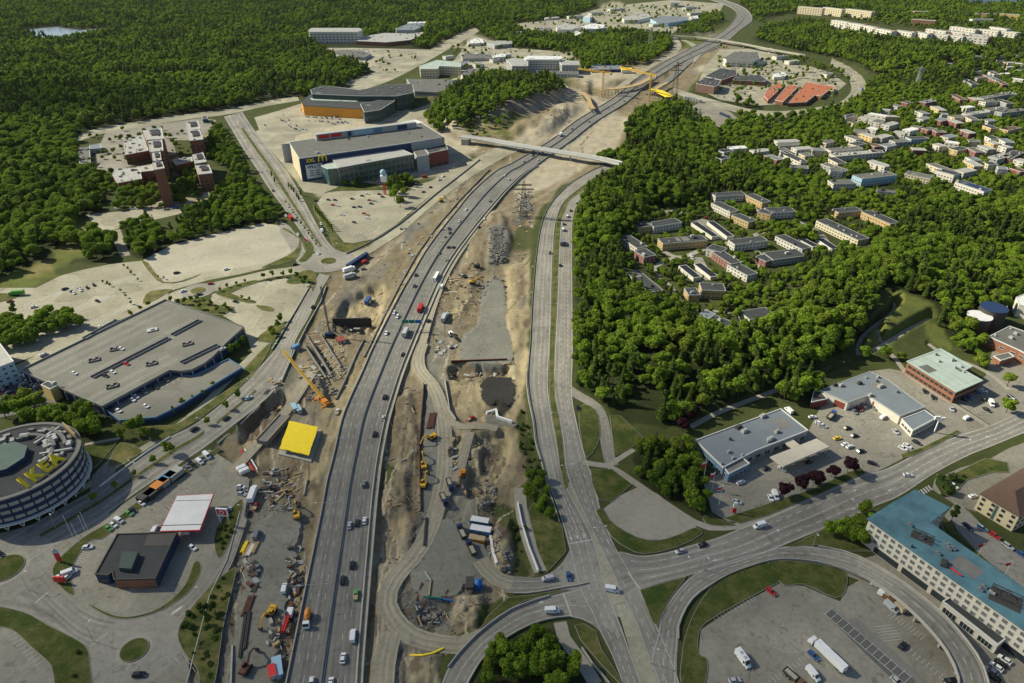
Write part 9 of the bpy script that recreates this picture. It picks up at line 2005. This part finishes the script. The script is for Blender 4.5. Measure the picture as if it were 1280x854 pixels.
pt0([T1(3,2,870,720),T1(3,2,895,750)+(1.3,),T1(3,2,850,690),T1(3,2,915,690)],SH_,TS_,1.3,'clipped shrub on the corner before the cream office','shrub','corner shrubs','shrub')
pt0([T1(1,1,490,80),T1(1,1,445,75),T1(1,1,540,50),T1(1,1,590,65),T1(1,1,515,60)],BR_,TB_,.62,'leafy tree before the glazed hall','broadleaf_tree','trees before the glazed hall')
pt0([T1(1,1,690,150)+(1.2,),T1(1,1,720,180)+(1.2,),T1(1,1,745,130)+(1.2,),T1(1,1,700,110)],BR_,TB_,.9,'big leafy tree beside the advertising tower','broadleaf_tree','big trees by the advertising tower')
pt0([T1(1,0,860,838)+(1.1,)],BR_,TB_,.7,'bright green tree at the right end of the shopping hall','broadleaf_tree',None)
pt0([T1(2,0,570,680)+(1.1,),T1(2,0,625,600),T1(2,0,670,590)],BR_,TB_,.95,'tree at the tip of the wood by the overpass','broadleaf_tree','trees at the tip of the wood')
HAZE=True
if HAZE:
 b=MB();b.box(-2600,-300,-12,2600,5200,300);hz_o=b.build('haze','concrete',None,kind='stuff',l0='thin summer haze lying over the whole place')
 m=bpy.data.materials.new('air');m.use_nodes=True;nt=m.node_tree;nt.nodes.remove(nt.nodes['Principled BSDF'])
 pv=nt.nodes.new('ShaderNodeVolumePrincipled');pv.inputs['Density'].default_value=0.000007;pv.inputs['Color'].default_value=(.80,.88,1,1);pv.inputs['Anisotropy'].default_value=.2
 nt.links.new(pv.outputs[0],nt.nodes['Material Output'].inputs['Volume']);hz_o.data.materials.clear();hz_o.data.materials.append(m)
w=bpy.data.worlds.new('World');SC.world=w;w.use_nodes=True;nt=w.node_tree
sky=nt.nodes.new('ShaderNodeTexSky');sky.sky_type='NISHITA';sky.sun_disc=False
SUN=Vector((-.79,.24,.60)).normalized()
sky.sun_elevation=math.asin(SUN.z);sky.sun_rotation=math.atan2(SUN.x,SUN.y)%(2*math.pi);sky.altitude=200
bg=nt.nodes['Background'];bg.inputs['Strength'].default_value=.075;nt.links.new(sky.outputs['Color'],bg.inputs['Color'])
ld=bpy.data.lights.new('sun','SUN');ld.energy=4.7;ld.angle=math.radians(.55);ld.color=(1,.935,.73)
lo=bpy.data.objects.new('sun',ld);COL.objects.link(lo);lo.rotation_euler=SUN.to_track_quat('Z','Y').to_euler();lo.location=SUN*800
def cloud(gx,gy,rx,ry,f,l0,alt=1300):
 c=Vector((gx,gy,0))+SUN*(alt/SUN.z);n,k=36,14;v=[];fc=[]
 for s in(1,-1):
  for j in range(k+1):
   r=j/k
   for i in range(n):
    a=2*math.pi*i/n;q=Vector((math.cos(a)*r*2,math.sin(a)*r*2,s*3));t=1+.25*noise.noise(q)
    h_=math.sqrt(max(0,1-r*r))*(90 if s>0 else 35)*(1+.5*noise.noise(q*2));v.append((math.cos(a)*r*rx*t,math.sin(a)*r*ry*t,s*h_))
 m_=(k+1)*n
 for o in(0,m_):
  for j in range(k):
   for i in range(n):i2=(i+1)%n;fc.append((o+j*n+i,o+j*n+i2,o+(j+1)*n+i2,o+(j+1)*n+i))
 me=bpy.data.meshes.new('cloud');me.from_pydata(v,[],fc);me.polygons.foreach_set('use_smooth',[True]*len(fc))
 m=bpy.data.materials.new('cloud_vapour');m.use_nodes=True;nt=m.node_tree;N=nt.nodes;L=nt.links;N.remove(N['Principled BSDF'])
 tc=N.new('ShaderNodeTexCoord');mp=N.new('ShaderNodeMapping');mp.inputs['Scale'].default_value=(1/rx,1/ry,0);L.new(tc.outputs['Object'],mp.inputs['Vector'])
 ln=N.new('ShaderNodeVectorMath');ln.operation='LENGTH';L.new(mp.outputs[0],ln.inputs[0]);nz=N.new('ShaderNodeTexNoise');nz.inputs['Scale'].default_value=1.6;nz.inputs['Detail'].default_value=3;L.new(mp.outputs[0],nz.inputs['Vector'])
 ad=N.new('ShaderNodeMath');ad.operation='MULTIPLY_ADD';ad.inputs[1].default_value=.7;L.new(nz.outputs['Fac'],ad.inputs[0]);L.new(ln.outputs['Value'],ad.inputs[2])
 mr=N.new('ShaderNodeMapRange');mr.interpolation_type='SMOOTHSTEP';mr.inputs['From Min'].default_value=.75;mr.inputs['From Max'].default_value=1.2;mr.inputs['To Min'].default_value=f;mr.inputs['To Max'].default_value=0;L.new(ad.outputs[0],mr.inputs['Value'])
 tr=N.new('ShaderNodeBsdfTransparent');df=N.new('ShaderNodeBsdfTranslucent');df.inputs['Color'].default_value=(.9,.9,.9,1);mx=N.new('ShaderNodeMixShader');L.new(mr.outputs[0],mx.inputs[0]);L.new(tr.outputs[0],mx.inputs[1]);L.new(df.outputs[0],mx.inputs[2]);L.new(mx.outputs[0],N['Material Output'].inputs['Surface'])
 me.materials.append(m);o=bpy.data.objects.new('cloud',me);COL.objects.link(o);o.location=c;tag(o,l0,kind='stuff')
cloud(-30,180,440,190,.42,'thin cloud drifting high above the near end of the roadworks')
cloud(-780,1060,430,190,.45,'cloud drifting high above the left forest')
cd=bpy.data.cameras.new('camera');cd.lens=36*F/1280;cd.sensor_width=36;cd.clip_start=1;cd.clip_end=40000
co=bpy.data.objects.new('camera',cd);COL.objects.link(co);co.location=(0,0,CH);co.rotation_euler=(math.pi/2-PITCH,0,0);SC.camera=co
SC.view_settings.view_transform='Standard';SC.view_settings.look='None';SC.view_settings.exposure=.52;SC.view_settings.gamma=1
SC.render.engine='CYCLES';SC.cycles.max_bounces=5;SC.cycles.volume_bounces=0;SC.cycles.transparent_max_bounces=8
